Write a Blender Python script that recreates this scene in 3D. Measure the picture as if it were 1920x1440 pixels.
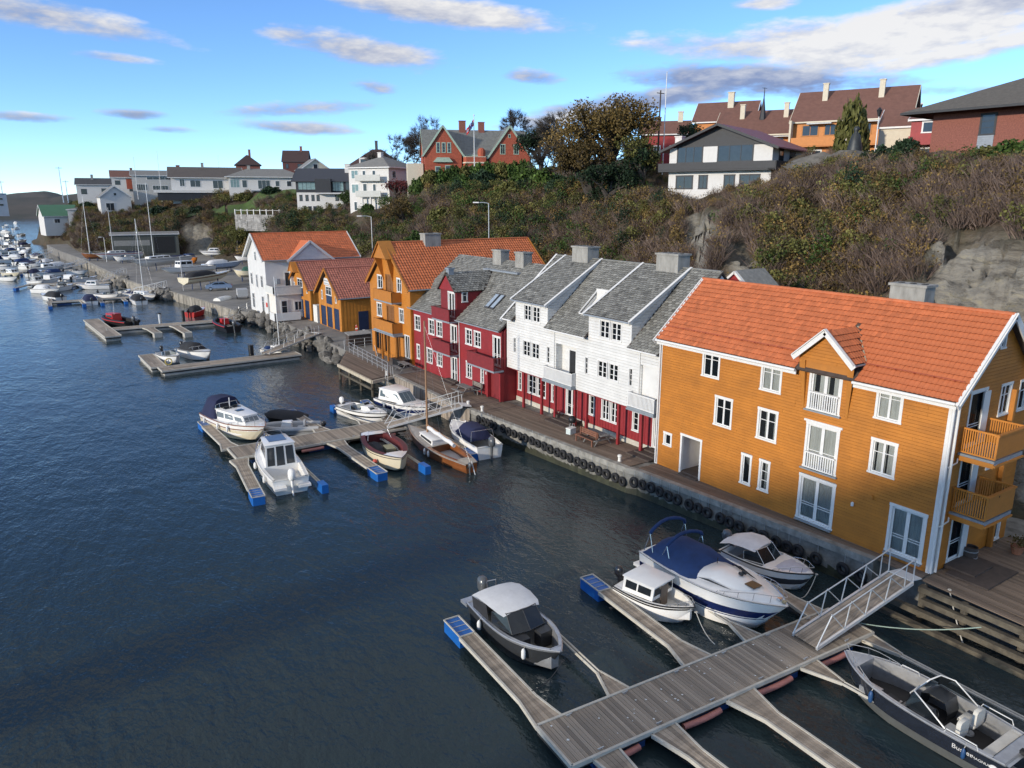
import bpy, bmesh, math, random
from mathutils import Vector, Matrix, noise
R = math.radians
for o in list(bpy.data.objects): bpy.data.objects.remove(o)
sc = bpy.context.scene
COL = sc.collection
random.seed(7)
# ------------------------------------------------------------------ camera
CAM_H, PITCH, AZ, FPX = 17.6, math.atan(348/1397), R(33.6), 1397.0
cd = bpy.data.cameras.new('camera'); cam = bpy.data.objects.new('camera', cd); COL.objects.link(cam)
cam.location = (0, 0, CAM_H); cam.rotation_euler = (R(90)-PITCH, 0, -AZ)
cd.sensor_width = 36; cd.lens = 36*FPX/1920; cd.clip_start = 0.2; cd.clip_end = 20000
sc.camera = cam
# ------------------------------------------------------------------ sun and sky
SUN_EL, SUN_DIR = R(13.5), Vector((-1, -0.10, 0)).normalized()   # horizontal direction towards the sun
sd = bpy.data.lights.new('sun', 'SUN'); sun = bpy.data.objects.new('sun', sd); COL.objects.link(sun)
sd.energy = 2.0; sd.angle = R(2.5); sd.color = (1.0, 0.90, 0.76)
to_sun = SUN_DIR*math.cos(SUN_EL)+Vector((0, 0, math.sin(SUN_EL)))
sun.rotation_euler = to_sun.to_track_quat('Z', 'Y').to_euler(); sun.location = to_sun*200
w = bpy.data.worlds.new("World"); sc.world = w; w.use_nodes = True; w.cycles.sampling_method = "MANUAL"; w.cycles.sample_map_resolution = 512
NT = w.node_tree; NT.nodes.clear()
def wn(t, **k):
    n = NT.nodes.new(t)
    for a, b in k.items():
        if a in n.inputs.keys(): n.inputs[a].default_value = b
        else: setattr(n, a, b)
    return n
def wl(a, b): NT.links.new(a, b)
def wm(op, a, b=None, c=None):
    n = NT.nodes.new('ShaderNodeMath'); n.operation = op
    for i, v in enumerate((a, b, c)):
        if v is None: continue
        if isinstance(v, (int, float)): n.inputs[i].default_value = v
        else: NT.links.new(v, n.inputs[i])
    return n.outputs[0]
sky = wn('ShaderNodeTexSky', sky_type='NISHITA', sun_disc=False)
sky.sun_elevation = SUN_EL; sky.sun_rotation = math.atan2(SUN_DIR.x, SUN_DIR.y)
sky.altitude = 0; sky.air_density = 0.55; sky.dust_density = 0.0; sky.ozone_density = 3.2
tc = wn('ShaderNodeTexCoord'); sx = wn('ShaderNodeSeparateXYZ'); wl(tc.outputs['Generated'], sx.inputs[0])
# clouds: flattened banks, each at a bearing and elevation (first given as sight-line, width and height in 1/24.4 degree), tilt, density, whiteness
azim = wm('ARCTAN2', sx.outputs[0], sx.outputs[1])
elev = wm('ARCSINE', sx.outputs[2])
mp = wn('ShaderNodeMapping'); mp.inputs['Scale'].default_value = (1, 1, 3.4)
n1 = wn('ShaderNodeTexNoise', Scale=8.0, Detail=5.0, Roughness=0.6)
wl(tc.outputs['Generated'], mp.inputs[0]); wl(mp.outputs[0], n1.inputs['Vector'])
n2 = wn('ShaderNodeTexNoise', Scale=24.0, Detail=4.0, Roughness=0.58); wl(mp.outputs[0], n2.inputs['Vector'])
noi = wm('ADD', wm('MULTIPLY', wm('SUBTRACT', n1.outputs[0], 0.5), 2.2), wm('MULTIPLY', wm('SUBTRACT', n2.outputs[0], 0.5), 1.3))
def sightline(px, py):
    r, u = (px-960)/FPX, (720-py)/FPX; fw = math.cos(PITCH)+u*math.sin(PITCH); vz = -math.sin(PITCH)+u*math.cos(PITCH)
    X, Y = r*math.cos(AZ)+fw*math.sin(AZ), fw*math.cos(AZ)-r*math.sin(AZ); return math.atan2(X, Y), math.atan2(vz, math.hypot(X, Y))
CLOUDS = [(60, 20, 200, 24, 8, 1.1, .62), (205, 105, 70, 9, 2, .9, .7), (670, 88, 175, 26, 8, 1.1, .55), (820, 18, 260, 24, 6, 1.1, .7), (570, 203, 150, 15, -5, 1.0, .35), (560, 238, 115, 13, 2, 1.0, .35),
          (40, 219, 85, 8, 1, .9, .2), (245, 213, 52, 9, 0, .9, .15), (315, 243, 45, 6, 0, .8, .2), (1000, 143, 55, 13, 5, .9, .25), (700, 165, 40, 14, 5, .7, .2),
          (1350, 88, 190, 26, 5, 1.1, .85), (1560, 105, 130, 38, 8, 1.3, 1.0), (1700, 60, 230, 52, -8, 1.4, 1.15), (1820, 12, 170, 26, -4, 1.2, .05), (1430, 150, 260, 30, 4, 1.2, .05), (1250, 182, 270, 22, -7, 1.2, .12), (1020, 226, 120, 15, -8, 1.0, .55),
          (1780, 100, 220, 18, -7, 1.1, 1.0), (1430, 5, 60, 12, 0, .9, .8), (1500, 62, 150, 24, 0, 1.0, .85), (1790, 168, 100, 9, 5, .6, .2), (-1500, 60, 500, 60, 0, .9, .6), (3300, 60, 500, 60, 0, 1.0, .6)]
dens = qq = None
cv = wn('ShaderNodeCombineXYZ'); wl(azim, cv.inputs[0]); wl(elev, cv.inputs[1])
for (a, e, hw, hh, tl, dn, wh) in CLOUDS:
    sa, se = sightline(a, e) if -300 < a < 2300 else (R((a-960)/24.4)+AZ, R(12))
    m_ = wn('ShaderNodeMapping', vector_type='TEXTURE'); wl(cv.outputs[0], m_.inputs[0])
    m_.inputs['Location'].default_value = (sa, se, 0); m_.inputs['Rotation'].default_value = (0, 0, R(-tl)); m_.inputs['Scale'].default_value = (R(hw/24.4), R(hh/24.4), 1)
    dp = wn('ShaderNodeVectorMath', operation='DOT_PRODUCT'); wl(m_.outputs[0], dp.inputs[0]); wl(m_.outputs[0], dp.inputs[1])
    g = wm('MULTIPLY_ADD', dp.outputs['Value'], -.75*dn, dn)
    sp = wn('ShaderNodeSeparateXYZ'); wl(m_.outputs[0], sp.inputs[0]); q = wm('MULTIPLY_ADD', sp.outputs[1], .20, .62*wh)
    if dens is None: dens, qq = g, q
    else:
        mxn = wn('ShaderNodeMix', data_type='FLOAT'); wl(wm('MINIMUM', wm('MAXIMUM', wm('MULTIPLY_ADD', wm('SUBTRACT', g, dens), 1.5, .5), 0.0), 1.0), mxn.inputs[0]); wl(qq, mxn.inputs[2]); wl(q, mxn.inputs[3]); qq = mxn.outputs[0]
        dens = wm('MAXIMUM', dens, g)
# broken cloud like the upper right's, added overhead out of view for whiter fill
hi = wn('ShaderNodeMapRange'); wl(elev, hi.inputs[0]); hi.inputs[1].default_value = R(17); hi.inputs[2].default_value = R(34); hi.inputs[3].default_value = -1.2; hi.inputs[4].default_value = .75
dens = wm('MAXIMUM', dens, hi.outputs[0])
d0 = wm('ADD', dens, noi)
cl = wn('ShaderNodeMapRange', interpolation_type='SMOOTHSTEP'); wl(d0, cl.inputs[0])
cl.inputs[1].default_value = 0.15; cl.inputs[2].default_value = 1.15; cl.inputs[4].default_value = 0.94
# lit upper rims, grey-violet undersides
cr = wn('ShaderNodeValToRGB')
wl(wm('ADD', qq, wm('ADD', wm('MULTIPLY', wm('SUBTRACT', n2.outputs[0], .5), 1.2), wm('MULTIPLY', wm('SUBTRACT', n1.outputs[0], .5), .7))), cr.inputs[0])
cr.color_ramp.elements[0].position = .0; cr.color_ramp.elements[0].color = (.85, 1.05, 1.7, 1)
cr.color_ramp.elements[1].position = .72; cr.color_ramp.elements[1].color = (3.2, 3.12, 3.0, 1)
hs = wn('ShaderNodeHueSaturation', Hue=0.50, Saturation=1.03, Value=0.98); wl(sky.outputs[0], hs.inputs['Color'])
mx = wn('ShaderNodeMix', data_type='RGBA'); wl(cl.outputs[0], mx.inputs[0]); wl(hs.outputs[0], mx.inputs[6]); wl(cr.outputs[0], mx.inputs[7])
bg = wn('ShaderNodeBackground', Strength=0.15); wl(mx.outputs[2], bg.inputs[0])
wo = wn('ShaderNodeOutputWorld'); wl(bg.outputs[0], wo.inputs[0])
sc.view_settings.view_transform = 'Standard'; sc.view_settings.look = 'None'
sc.view_settings.exposure = 0.92; sc.view_settings.gamma = 1.0
sc.render.engine = 'CYCLES'
cy = sc.cycles; cy.max_bounces = 5; cy.diffuse_bounces = 2; cy.glossy_bounces = 3; cy.transparent_max_bounces = 6; cy.transmission_bounces = 2
cy.caustics_reflective = False; cy.caustics_refractive = False
# ------------------------------------------------------------------ survey helpers: bearing + level of a point -> metres
def ray(px, py):
    r = (px-960)/FPX; u = (720-py)/FPX
    fw = math.cos(PITCH)+u*math.sin(PITCH); vz = -math.sin(PITCH)+u*math.cos(PITCH)
    return Vector((r*math.cos(AZ)+fw*math.sin(AZ), fw*math.cos(AZ)-r*math.sin(AZ), vz))
def G(px, py, z=0.0):
    d = ray(px, py); t = (z-CAM_H)/d.z; return Vector((d.x*t, d.y*t, z))
def atD(px, py, D):
    d = ray(px, py); t = D/math.hypot(d.x, d.y); return Vector((d.x*t, d.y*t, CAM_H+d.z*t))
# ------------------------------------------------------------------ materials
MATS = {}
def M(name, col, rough=.6, var=.12, scale=3.0, metal=0.0, bump=0.0, bscale=20.0, spec=.5, col2=None, stretch=None, objvar=0.0, tint=0.0, coat=0.0, detail=4.0, world=False):
    """noise-varied principled material; col2 = second colour of the noise, tint = strength of the per-face 'tint' attribute, objvar = per-object brightness"""
    if name in MATS: return MATS[name]
    m = bpy.data.materials.new(name); m.use_nodes = True; MATS[name] = m
    t = m.node_tree; b = t.nodes['Principled BSDF']; N = t.nodes.new; L = t.links.new
    b.inputs['Roughness'].default_value = rough; b.inputs['Metallic'].default_value = metal
    b.inputs['Specular IOR Level'].default_value = spec; b.inputs['Coat Weight'].default_value = coat
    if coat: b.inputs['Coat Roughness'].default_value = .08
    if world:
        g = N('ShaderNodeNewGeometry'); src = g.outputs['Position']
    else:
        g = N('ShaderNodeTexCoord'); src = g.outputs['Object']
    if stretch:
        mp = N('ShaderNodeMapping'); mp.inputs['Scale'].default_value = stretch; L(src, mp.inputs[0]); src = mp.outputs[0]
    no = N('ShaderNodeTexNoise'); no.inputs['Scale'].default_value = scale; no.inputs['Detail'].default_value = detail; no.inputs['Roughness'].default_value = .65
    L(src, no.inputs['Vector'])
    ramp = N('ShaderNodeValToRGB'); L(no.outputs[0], ramp.inputs[0])
    c2 = col2 or tuple(min(1, c*(1+var)) for c in col); c1 = col if col2 else tuple(c*(1-var) for c in col)
    e = ramp.color_ramp.elements; e[0].position = .32; e[1].position = .68; e[0].color = (*c1, 1); e[1].color = (*c2, 1)
    out = ramp.outputs[0]
    fac = None
    if tint:
        at = N('ShaderNodeAttribute'); at.attribute_name = 'tint'
        mm = N('ShaderNodeMath'); mm.operation = 'MULTIPLY_ADD'; L(at.outputs['Fac'], mm.inputs[0]); mm.inputs[1].default_value = tint; mm.inputs[2].default_value = 1.0; fac = mm.outputs[0]
    if objvar:
        oi = N('ShaderNodeObjectInfo'); mr = N('ShaderNodeMapRange'); L(oi.outputs['Random'], mr.inputs[0]); mr.inputs[3].default_value = 1-objvar; mr.inputs[4].default_value = 1+objvar
        if fac is None: fac = mr.outputs[0]
        else:
            m2 = N('ShaderNodeMath'); m2.operation = 'MULTIPLY'; L(fac, m2.inputs[0]); L(mr.outputs[0], m2.inputs[1]); fac = m2.outputs[0]
    if fac is not None:
        vm = N('ShaderNodeVectorMath'); vm.operation = 'SCALE'; L(out, vm.inputs[0]); L(fac, vm.inputs['Scale']); out = vm.outputs[0]
    L(out, b.inputs['Base Color'])
    if bump:
        n2 = N('ShaderNodeTexNoise'); n2.inputs['Scale'].default_value = bscale; n2.inputs['Detail'].default_value = 4; L(src, n2.inputs['Vector'])
        bp = N('ShaderNodeBump'); bp.inputs['Strength'].default_value = bump; bp.inputs['Distance'].default_value = .02; L(n2.outputs[0], bp.inputs['Height']); L(bp.outputs[0], b.inputs['Normal'])
    return m
def glass_mat(name, tint=(.75, .82, .85), amount=.75):
    if name in MATS: return MATS[name]
    m = bpy.data.materials.new(name); m.use_nodes = True; MATS[name] = m
    t = m.node_tree; t.nodes.clear(); N = t.nodes.new; L = t.links.new
    tr = N('ShaderNodeBsdfTransparent'); tr.inputs[0].default_value = (*tint, 1)
    pb = N('ShaderNodeBsdfPrincipled'); pb.inputs['Base Color'].default_value = (.012, .015, .018, 1); pb.inputs['Roughness'].default_value = .03
    fr = N('ShaderNodeFresnel'); fr.inputs[0].default_value = 1.5
    mm = N('ShaderNodeMath'); mm.operation = 'ADD'; mm.use_clamp = True; L(fr.outputs[0], mm.inputs[0]); mm.inputs[1].default_value = 1-amount
    mx = N('ShaderNodeMixShader'); L(mm.outputs[0], mx.inputs[0]); L(tr.outputs[0], mx.inputs[1]); L(pb.outputs[0], mx.inputs[2])
    o = N('ShaderNodeOutputMaterial'); L(mx.outputs[0], o.inputs[0])
    return m
# ------------------------------------------------------------------ mesh building
class MB:
    def __init__(s): s.v = []; s.f = []; s.t = []; s.m = []; s.cur = 0; s.tn = 0.0
    def add(s, vs, fs):
        n = len(s.v); s.v.extend(tuple(p) for p in vs)
        for f in fs: s.f.append([i+n for i in f]); s.t.append(s.tn); s.m.append(s.cur)
        return s
    def poly(s, pts): return s.add(pts, [list(range(len(pts)))])
    BF = [(0, 1, 3, 2), (4, 6, 7, 5), (0, 4, 5, 1), (2, 3, 7, 6), (0, 2, 6, 4), (1, 5, 7, 3)]
    def hexa(s, p): return s.add(p, s.BF)      # 8 points ordered x,y,z binary
    def box(s, x0, x1, y0, y1, z0, z1): return s.hexa([(x, y, z) for x in (x0, x1) for y in (y0, y1) for z in (z0, z1)])
    def fbox(s, F, a0, a1, d0, d1, z0, z1): return s.hexa([F(a, d, z) for a in (a0, a1) for d in (d0, d1) for z in (z0, z1)])
    def beam(s, p, q, w, h=None, up=(0, 0, 1)):
        h = w if h is None else h
        p, q = Vector(p), Vector(q); d = (q-p)
        if d.length < 1e-6: return s
        d.normalize(); u = Vector(up); sd = d.cross(u)
        if sd.length < 1e-4: sd = d.cross(Vector((1, 0, 0)))
        sd.normalize(); u = sd.cross(d)
        return s.hexa([c+sd*i*w/2+u*j*h/2 for c in (p, q) for i in (-1, 1) for j in (-1, 1)])
    def tube(s, pts, r, n=6, closed=False, caps=True):
        pts = [Vector(p) for p in pts]; k = len(pts); rs = r if isinstance(r, (list, tuple)) else [r]*k
        base = len(s.v); prev = None
        for i, p in enumerate(pts):
            if closed: d = pts[(i+1) % k]-pts[i-1]
            else: d = pts[min(i+1, k-1)]-pts[max(i-1, 0)]
            d.normalize()
            ref = prev if prev is not None else (Vector((0, 0, 1)) if abs(d.z) < .9 else Vector((1, 0, 0)))
            a = ref-d*ref.dot(d)
            if a.length < 1e-4: a = d.orthogonal()
            a.normalize(); b = d.cross(a); prev = a
            for j in range(n):
                t = 2*math.pi*j/n; s.v.append(tuple(p+(a*math.cos(t)+b*math.sin(t))*rs[i]))
        for i in range(k if closed else k-1):
            for j in range(n):
                i2 = (i+1) % k; j2 = (j+1) % n
                s.f.append([base+i*n+j, base+i*n+j2, base+i2*n+j2, base+i2*n+j]); s.t.append(s.tn); s.m.append(s.cur)
        if caps and not closed:
            for i in (0, k-1): s.f.append([base+i*n+j for j in range(n)]); s.t.append(s.tn); s.m.append(s.cur)
        return s
    def prism(s, pts, vec):
        vec = Vector(vec); n = len(pts); a = [Vector(p) for p in pts]; b = [p+vec for p in a]
        return s.add(a+b, [list(range(n))[::-1], list(range(n, 2*n))]+[[i, (i+1) % n, (i+1) % n+n, i+n] for i in range(n)])
    def loft(s, rings, closed=True, cap0=True, cap1=True):
        n = len(rings[0]); base = len(s.v)
        for r in rings: s.v.extend(tuple(p) for p in r)
        m = n if closed else n-1
        for i in range(len(rings)-1):
            for j in range(m):
                j2 = (j+1) % n; s.f.append([base+i*n+j, base+i*n+j2, base+(i+1)*n+j2, base+(i+1)*n+j]); s.t.append(s.tn); s.m.append(s.cur)
        for c, i in ((cap0, 0), (cap1, len(rings)-1)):
            if c: s.f.append([base+i*n+j for j in range(n)]); s.t.append(s.tn); s.m.append(s.cur)
        return s
    def lathe(s, prof, c=(0, 0, 0), n=12):
        c = Vector(c)
        return s.loft([[c+Vector((r*math.cos(2*math.pi*j/n), r*math.sin(2*math.pi*j/n), z)) for j in range(n)] for r, z in prof])
    def mesh(s, name, mat=None, smooth=None, normals=True):
        me = bpy.data.meshes.new(name); me.from_pydata(s.v, [], s.f)
        if mat is not None:
            for mm in (mat if isinstance(mat, (list, tuple)) else [mat]): me.materials.append(mm)
        if any(s.m): me.polygons.foreach_set('material_index', s.m)
        if any(s.t):
            at = me.attributes.new('tint', 'FLOAT', 'FACE'); at.data.foreach_set('value', s.t)
        if normals:
            bm = bmesh.new(); bm.from_mesh(me); bmesh.ops.recalc_face_normals(bm, faces=bm.faces); bm.to_mesh(me); bm.free()
        if smooth is not None:
            me.shade_smooth()
            if smooth < 179: me.set_sharp_from_angle(angle=R(smooth))
        me.update(); return me
    def build(s, name, mat, parent=None, smooth=None, loc=None, normals=True, kind=None):
        o = bpy.data.objects.new(name, s.mesh(name, mat, smooth, normals)); COL.objects.link(o)
        if parent is not None: o.parent = parent
        if loc is not None: o.location = loc
        if kind: o['kind'] = kind
        return o
def thing(name, label, cat, loc=(0, 0, 0), rz=0, group=None):
    o = bpy.data.objects.new(name, None); COL.objects.link(o); o.empty_display_size = .2
    o.location = loc; o.rotation_euler = (0, 0, rz); o['label'] = label; o['category'] = cat
    if group: o['group'] = group
    return o
def tag(o, label, cat, group=None):
    o['label'] = label; o['category'] = cat
    if group: o['group'] = group
    return o
def struct(o): o['kind'] = 'structure'; return o
def inst(name, me, parent=None, mw=None, loc=None, rot=None, scl=None):
    o = bpy.data.objects.new(name, me); COL.objects.link(o)
    if parent is not None: o.parent = parent
    if mw is not None: o.matrix_basis = mw
    if loc is not None: o.location = loc
    if rot is not None: o.rotation_euler = rot
    if scl is not None: o.scale = scl if isinstance(scl, (tuple, list, Vector)) else (scl,)*3
    return o
def copy_tree(o, parent=None):
    c = o.copy(); COL.objects.link(c); c.parent = parent
    for ch in list(o.children): copy_tree(ch, c)
    return c
# shared materials
WHITE = M('white_paint', (.70, .69, .66), .5, .05)
ORANGE = M('ochre_paint', (.45, .160, .016), .62, .15, .8, bump=.2, bscale=30, objvar=.055, detail=7)
ORANGE2 = M('ochre_paint_yellow', (.50, .185, .022), .62, .10, 1.0)
OTRIM = M('ochre_trim', (.44, .165, .022), .6, .08)
RED = M('falu_red_paint', (.26, .02, .023), .6, .14, 1.0)
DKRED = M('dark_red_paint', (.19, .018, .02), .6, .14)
WSIDE = M('white_siding_paint', (.68, .67, .635), .55, .07, 1.0, tint=.05)
CREAM = M('cream_render', (.74, .70, .62), .8, .06)
CONC = M('concrete', (.30, .285, .26), .9, .2, 4, bump=.4, bscale=40)
CHIM = M('chimney_cement', (.30, .29, .26), .9, .25, 2.2, bump=.3, bscale=30, stretch=(1, 1, .35))
LEAD = M('grey_lead_flashing', (.25, .28, .31), .5, .1)
GREYP = M('grey_paint', (.24, .27, .29), .5, .1)
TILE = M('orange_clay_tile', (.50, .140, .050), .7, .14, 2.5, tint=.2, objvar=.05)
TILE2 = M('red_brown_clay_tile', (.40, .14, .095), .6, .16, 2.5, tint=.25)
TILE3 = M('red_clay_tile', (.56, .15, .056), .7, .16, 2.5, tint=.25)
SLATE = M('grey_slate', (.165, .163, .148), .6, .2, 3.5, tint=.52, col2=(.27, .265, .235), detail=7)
DROOF = M('dark_roofing', (.055, .056, .06), .7, .15, 2, tint=.2)
BROOF = M('brown_roofing', (.16, .075, .055), .75, .15, 2, tint=.2)
GROOF = M('grey_roofing', (.20, .195, .18), .8, .15, 2, tint=.3)
INTER = M('dim_interior', (.02, .021, .022), .9, .2)
CURT = M('curtain_cloth', (.70, .69, .65), .9, .15, 3, stretch=(1, 1, .3))
PANE = glass_mat('window_pane', (.94, .96, .96), .9)
PANED = M('far_window_pane', (.03, .037, .045), .08, .2, 1.0)
PANEC = M('curtained_window_pane', (.22, .225, .22), .12, .25, 4.0)
NAVY = M('navy_door_paint', (.012, .028, .075), .45, .15)
DARKW = M('dark_timber', (.07, .052, .042), .8, .25, 3)
STEEL = M('galvanised_steel', (.52, .53, .53), .42, .1, 6, metal=.55)
ALU = M('white_aluminium', (.68, .68, .66), .4, .06, 5, metal=.25)
BLACK = M('black_plastic', (.012, .012, .013), .45, .2)
RUBBER = M('tyre_rubber', (.016, .016, .017), .8, .3, 8)
# ================================================================== water
def water_mat():
    m = bpy.data.materials.new('sea_water'); m.use_nodes = True; t = m.node_tree; N = t.nodes.new; L = t.links.new
    b = t.nodes['Principled BSDF']; b.inputs['Roughness'].default_value = .04; b.inputs['IOR'].default_value = 1.33; b.inputs['Specular Tint'].default_value = (.84, .93, 1, 1)
    b.inputs['Base Color'].default_value = (.021, .035, .040, 1)
    g = N('ShaderNodeNewGeometry')
    def layer(scale, st, rot, det):
        mp = N('ShaderNodeMapping'); mp.inputs['Scale'].default_value = st; mp.inputs['Rotation'].default_value = (0, 0, rot); L(g.outputs['Position'], mp.inputs[0])
        n = N('ShaderNodeTexNoise'); n.inputs['Scale'].default_value = scale; n.inputs['Detail'].default_value = det; n.inputs['Roughness'].default_value = .55; n.inputs['Distortion'].default_value = .4; L(mp.outputs[0], n.inputs['Vector']); return n.outputs[0]
    a = layer(.55, (1, .45, 1), R(35), 3); c = layer(1.9, (1, .55, 1), R(28), 3); d = layer(7.5, (1, .6, 1), R(40), 2)
    def mad(x, k, y=None):
        q = N('ShaderNodeMath'); q.operation = 'MULTIPLY_ADD'; L(x, q.inputs[0]); q.inputs[1].default_value = k
        if y is None: q.inputs[2].default_value = 0
        else: L(y, q.inputs[2])
        return q.outputs[0]
    h = mad(a, 1.0, mad(c, .42, mad(d, .15)))
    big = layer(.035, (1, 1.6, 1), 0, 3)      # calmer and rougher patches of wind
    mr = N('ShaderNodeMapRange'); L(big, mr.inputs[0]); mr.inputs[1].default_value = .35; mr.inputs[2].default_value = .65; mr.inputs[3].default_value = .6; mr.inputs[4].default_value = 1.0
    bp = N('ShaderNodeBump'); bp.inputs['Distance'].default_value = .16; L(mr.outputs[0], bp.inputs['Strength']); L(h, bp.inputs['Height']); L(bp.outputs[0], b.inputs['Normal'])
    return m
mb = MB(); mb.poly([(-6000, -400, 0), (6000, -400, 0), (6000, 12000, 0), (-6000, 12000, 0)])
struct(mb.build('water', water_mat(), normals=False))
# ================================================================== hillside
def zc(px, py, D): return atD(px, py, D).z
PROF = {  # bearing column -> (distance, level) stations measured up the slope
 20: [(60, -4), (700, -4)], 56: [(325, -4), (352, 0.5), (375, 1.0), (470, -3)],
 80: [(318, -3), (332, .3), (347, 6.3), (365, 7.5), (400, 14.5), (470, 10), (560, -3)],
 150: [(238, 1.2), (248, 2.2), (264, 8.0), (288, 12.4), (335, 15), (430, 15.5), (560, -3)],
 250: [(225, 1.5), (238, 2.7), (257, 9.2), (282, 13), (312, 17.6), (430, 18), (600, -3)],
 350: [(212, 2), (224, 3), (238, 12.3), (258, 14.2), (272, 19), (450, 19.5), (600, 5)],
 450: [(195, 2.4), (207, 3.4), (223, 11), (242, 13.8), (258, 19.6), (450, 21), (600, 8)],
 550: [(158, 2), (168, 3), (180, 10.2), (190, 13.5), (215, 15), (242, 19.4), (450, 22)],
 620: [(138, 1.5), (148, 3), (164, 10.5), (184, 15.0), (202, 15.4), (236, 21), (450, 23)],
 700: [(112, 1.2), (124, 2.2), (142, 9.8), (164, 15.4), (182, 16.2), (222, 23), (450, 24)],
 760: [(104, 1.2), (116, 2.2), (132, 10), (158, 17.2), (176, 18.5), (220, 24), (450, 25)],
 800: [(98, 1.2), (110, 2.2), (124, 10.6), (146, 19.4), (156, 21.4), (178, 21.8), (260, 25)],
 900: [(86, 1.2), (98, 2.2), (113, 11), (140, 19.6), (150, 21.3), (176, 21.8), (270, 26)],
 1000: [(78, 1.2), (89, 2.2), (105, 11.6), (132, 20.0), (146, 21.6), (190, 24), (300, 26)],
 1100: [(70, 1.2), (80, 2.2), (94, 11.0), (114, 18), (132, 21.8), (180, 25.5), (300, 27)],
 1200: [(64, 1.2), (74, 2.4), (86, 10.5), (100, 17.0), (116, 20.6), (170, 26), (300, 28)],
 1300: [(56, 1.2), (64, 4.0), (74, 11.2), (90, 16.8), (102, 17.8), (120, 20.8), (300, 24)],
 1340: [(52, 1.2), (58, 6.0), (66, 13.3), (84, 17.2), (96, 18.2), (112, 21.0), (300, 24)],
 1420: [(50, 1.2), (56, 6.0), (64, 12.2), (76, 16.6), (90, 18.9), (110, 21.3), (300, 24)],
 1500: [(49, 1.2), (55, 5.0), (64, 11.5), (74, 16.6), (84, 20.2), (94, 22.0), (300, 24)],
 1600: [(48, 1.2), (54, 5.0), (62, 11.0), (70, 16.5), (79, 20.0), (86, 21.6), (300, 24)],
 1680: [(47, 1.2), (52, 6.0), (57, 11.0), (64, 14.6), (73, 18.7), (79, 20.6), (300, 24)],
 1800: [(45.5, 1.2), (49.5, 7.5), (53, 12.0), (59, 15.0), (68, 18.8), (75, 20.6), (300, 24)],
 1920: [(44, 1.2), (47.5, 7.5), (51, 12.5), (57, 15.4), (66, 19.2), (73, 20.7), (300, 24)],
 2600: [(44, 1.2), (47.5, 7.5), (51, 12.5), (57, 15.4), (66, 19.2), (73, 20.7), (300, 24)]}
def azc(px): d = ray(px, 372); return math.atan2(d.x, d.y)
COLS = sorted((azc(k), v) for k, v in PROF.items())
def prof(v, D):
    if D <= v[0][0]: return v[0][1]-(v[0][0]-D)*.25
    for (d0, z0), (d1, z1) in zip(v, v[1:]):
        if D <= d1: t = (D-d0)/(d1-d0); return z0+(z1-z0)*t
    return v[-1][1]
def hill_base(x, y):
    a = math.atan2(x, y); D = math.hypot(x, y)
    if a <= COLS[0][0]: return prof(COLS[0][1], D)
    for (a0, v0), (a1, v1) in zip(COLS, COLS[1:]):
        if a <= a1:
            t = (a-a0)/(a1-a0); t = t*t*(3-2*t)
            # warp the distance so that stations of neighbouring bearings line up
            f0 = v0[1][0]; f1 = v1[1][0]; f = f0+(f1-f0)*t
            if abs(f0-f1) > 60: return prof(v0, D)*(1-t)+prof(v1, D)*t
            return prof(v0, D-f+f0)*(1-t)+prof(v1, D-f+f1)*t
    return prof(COLS[-1][1], D)
def rockiness(x, y):
    a = math.atan2(x, y); D = math.hypot(x, y); z = hill_base(x, y); n = noise.noise((x*.11, y*.11, 3.1))
    r = 0
    for (p0, p1, z0, z1) in ((1296, 1356, 4, 16.0), (1352, 1446, 3, 14.2), (1690, 1765, 2, 11.8), (1755, 2600, 2, 15.6), (1440, 1690, 2, 8.0)):
        c0, c1 = azc(p0), azc(p1)
        e = min((a-c0)/.02, (c1-a)/.02, (z-z0)/1.2, (z1-z)/1.2)
        r = max(r, min(1, max(0, e+n*1.3)))
    if 310 < 0: pass
    c0, c1 = azc(318), azc(398)
    r = max(r, .8*min(1, max(0, min((a-c0)/.012, (c1-a)/.012, (z-2)/1, (10.5-z)/1)+n)) if 200 < D < 260 else 0)
    return r
def hill(x, y):
    z = hill_base(x, y); D = math.hypot(x, y)
    k = min(1, max(0, (z-1.8)/3))
    z += k*(noise.fractal((x*.07, y*.07, 0), .8, 2.0, 4)*1.1)
    rk = rockiness(x, y)
    if rk > .02:
        q = noise.ridged_multi_fractal((x*.22+y*.10, y*.22-x*.07, z*.30), .9, 2.1, 5, 1.0, 2.0)
        st = math.sin((x*.8-y*.5+z*1.3)*1.1+noise.noise((x*.3, y*.3, 0))*3)
        u, v, w_ = x*.42+y*.2+z*.25, y*.30-x*.16+z*.1, z*.42-x*.1; dd, pp = noise.voronoi((u+noise.noise((x*.4, y*.4, z*.4))*.5, v, w_))
        blk_ = noise.cell((pp[0].x*7.1, pp[0].y*7.1, pp[0].z*7.1)); z += rk*((q-1.2)*.7+st*.22+blk_*1.5-.75-.5*max(0, .12-(dd[1]-dd[0]))/.12)
    return z
mb = MB(); NA, ND = 420, 250
a0, a1 = azc(30), R(82)
rows = []; rock = []
for i in range(NA+1):
    a = a0+(a1-a0)*i/NA; sa, ca = math.sin(a), math.cos(a)
    for j in range(ND+1):
        D = 41*(620/41)**(j/ND); x, y = D*sa, D*ca
        mb.v.append((x, y, hill(x, y))); rock.append(rockiness(x, y))
for i in range(NA):
    for j in range(ND):
        k = i*(ND+1)+j
        if max(mb.v[k][2], mb.v[k+1][2], mb.v[k+ND+1][2], mb.v[k+ND+2][2]) < -2.5: continue
        mb.f.append([k, k+ND+1, k+ND+2, k+1]); mb.t.append(0); mb.m.append(0)
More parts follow.
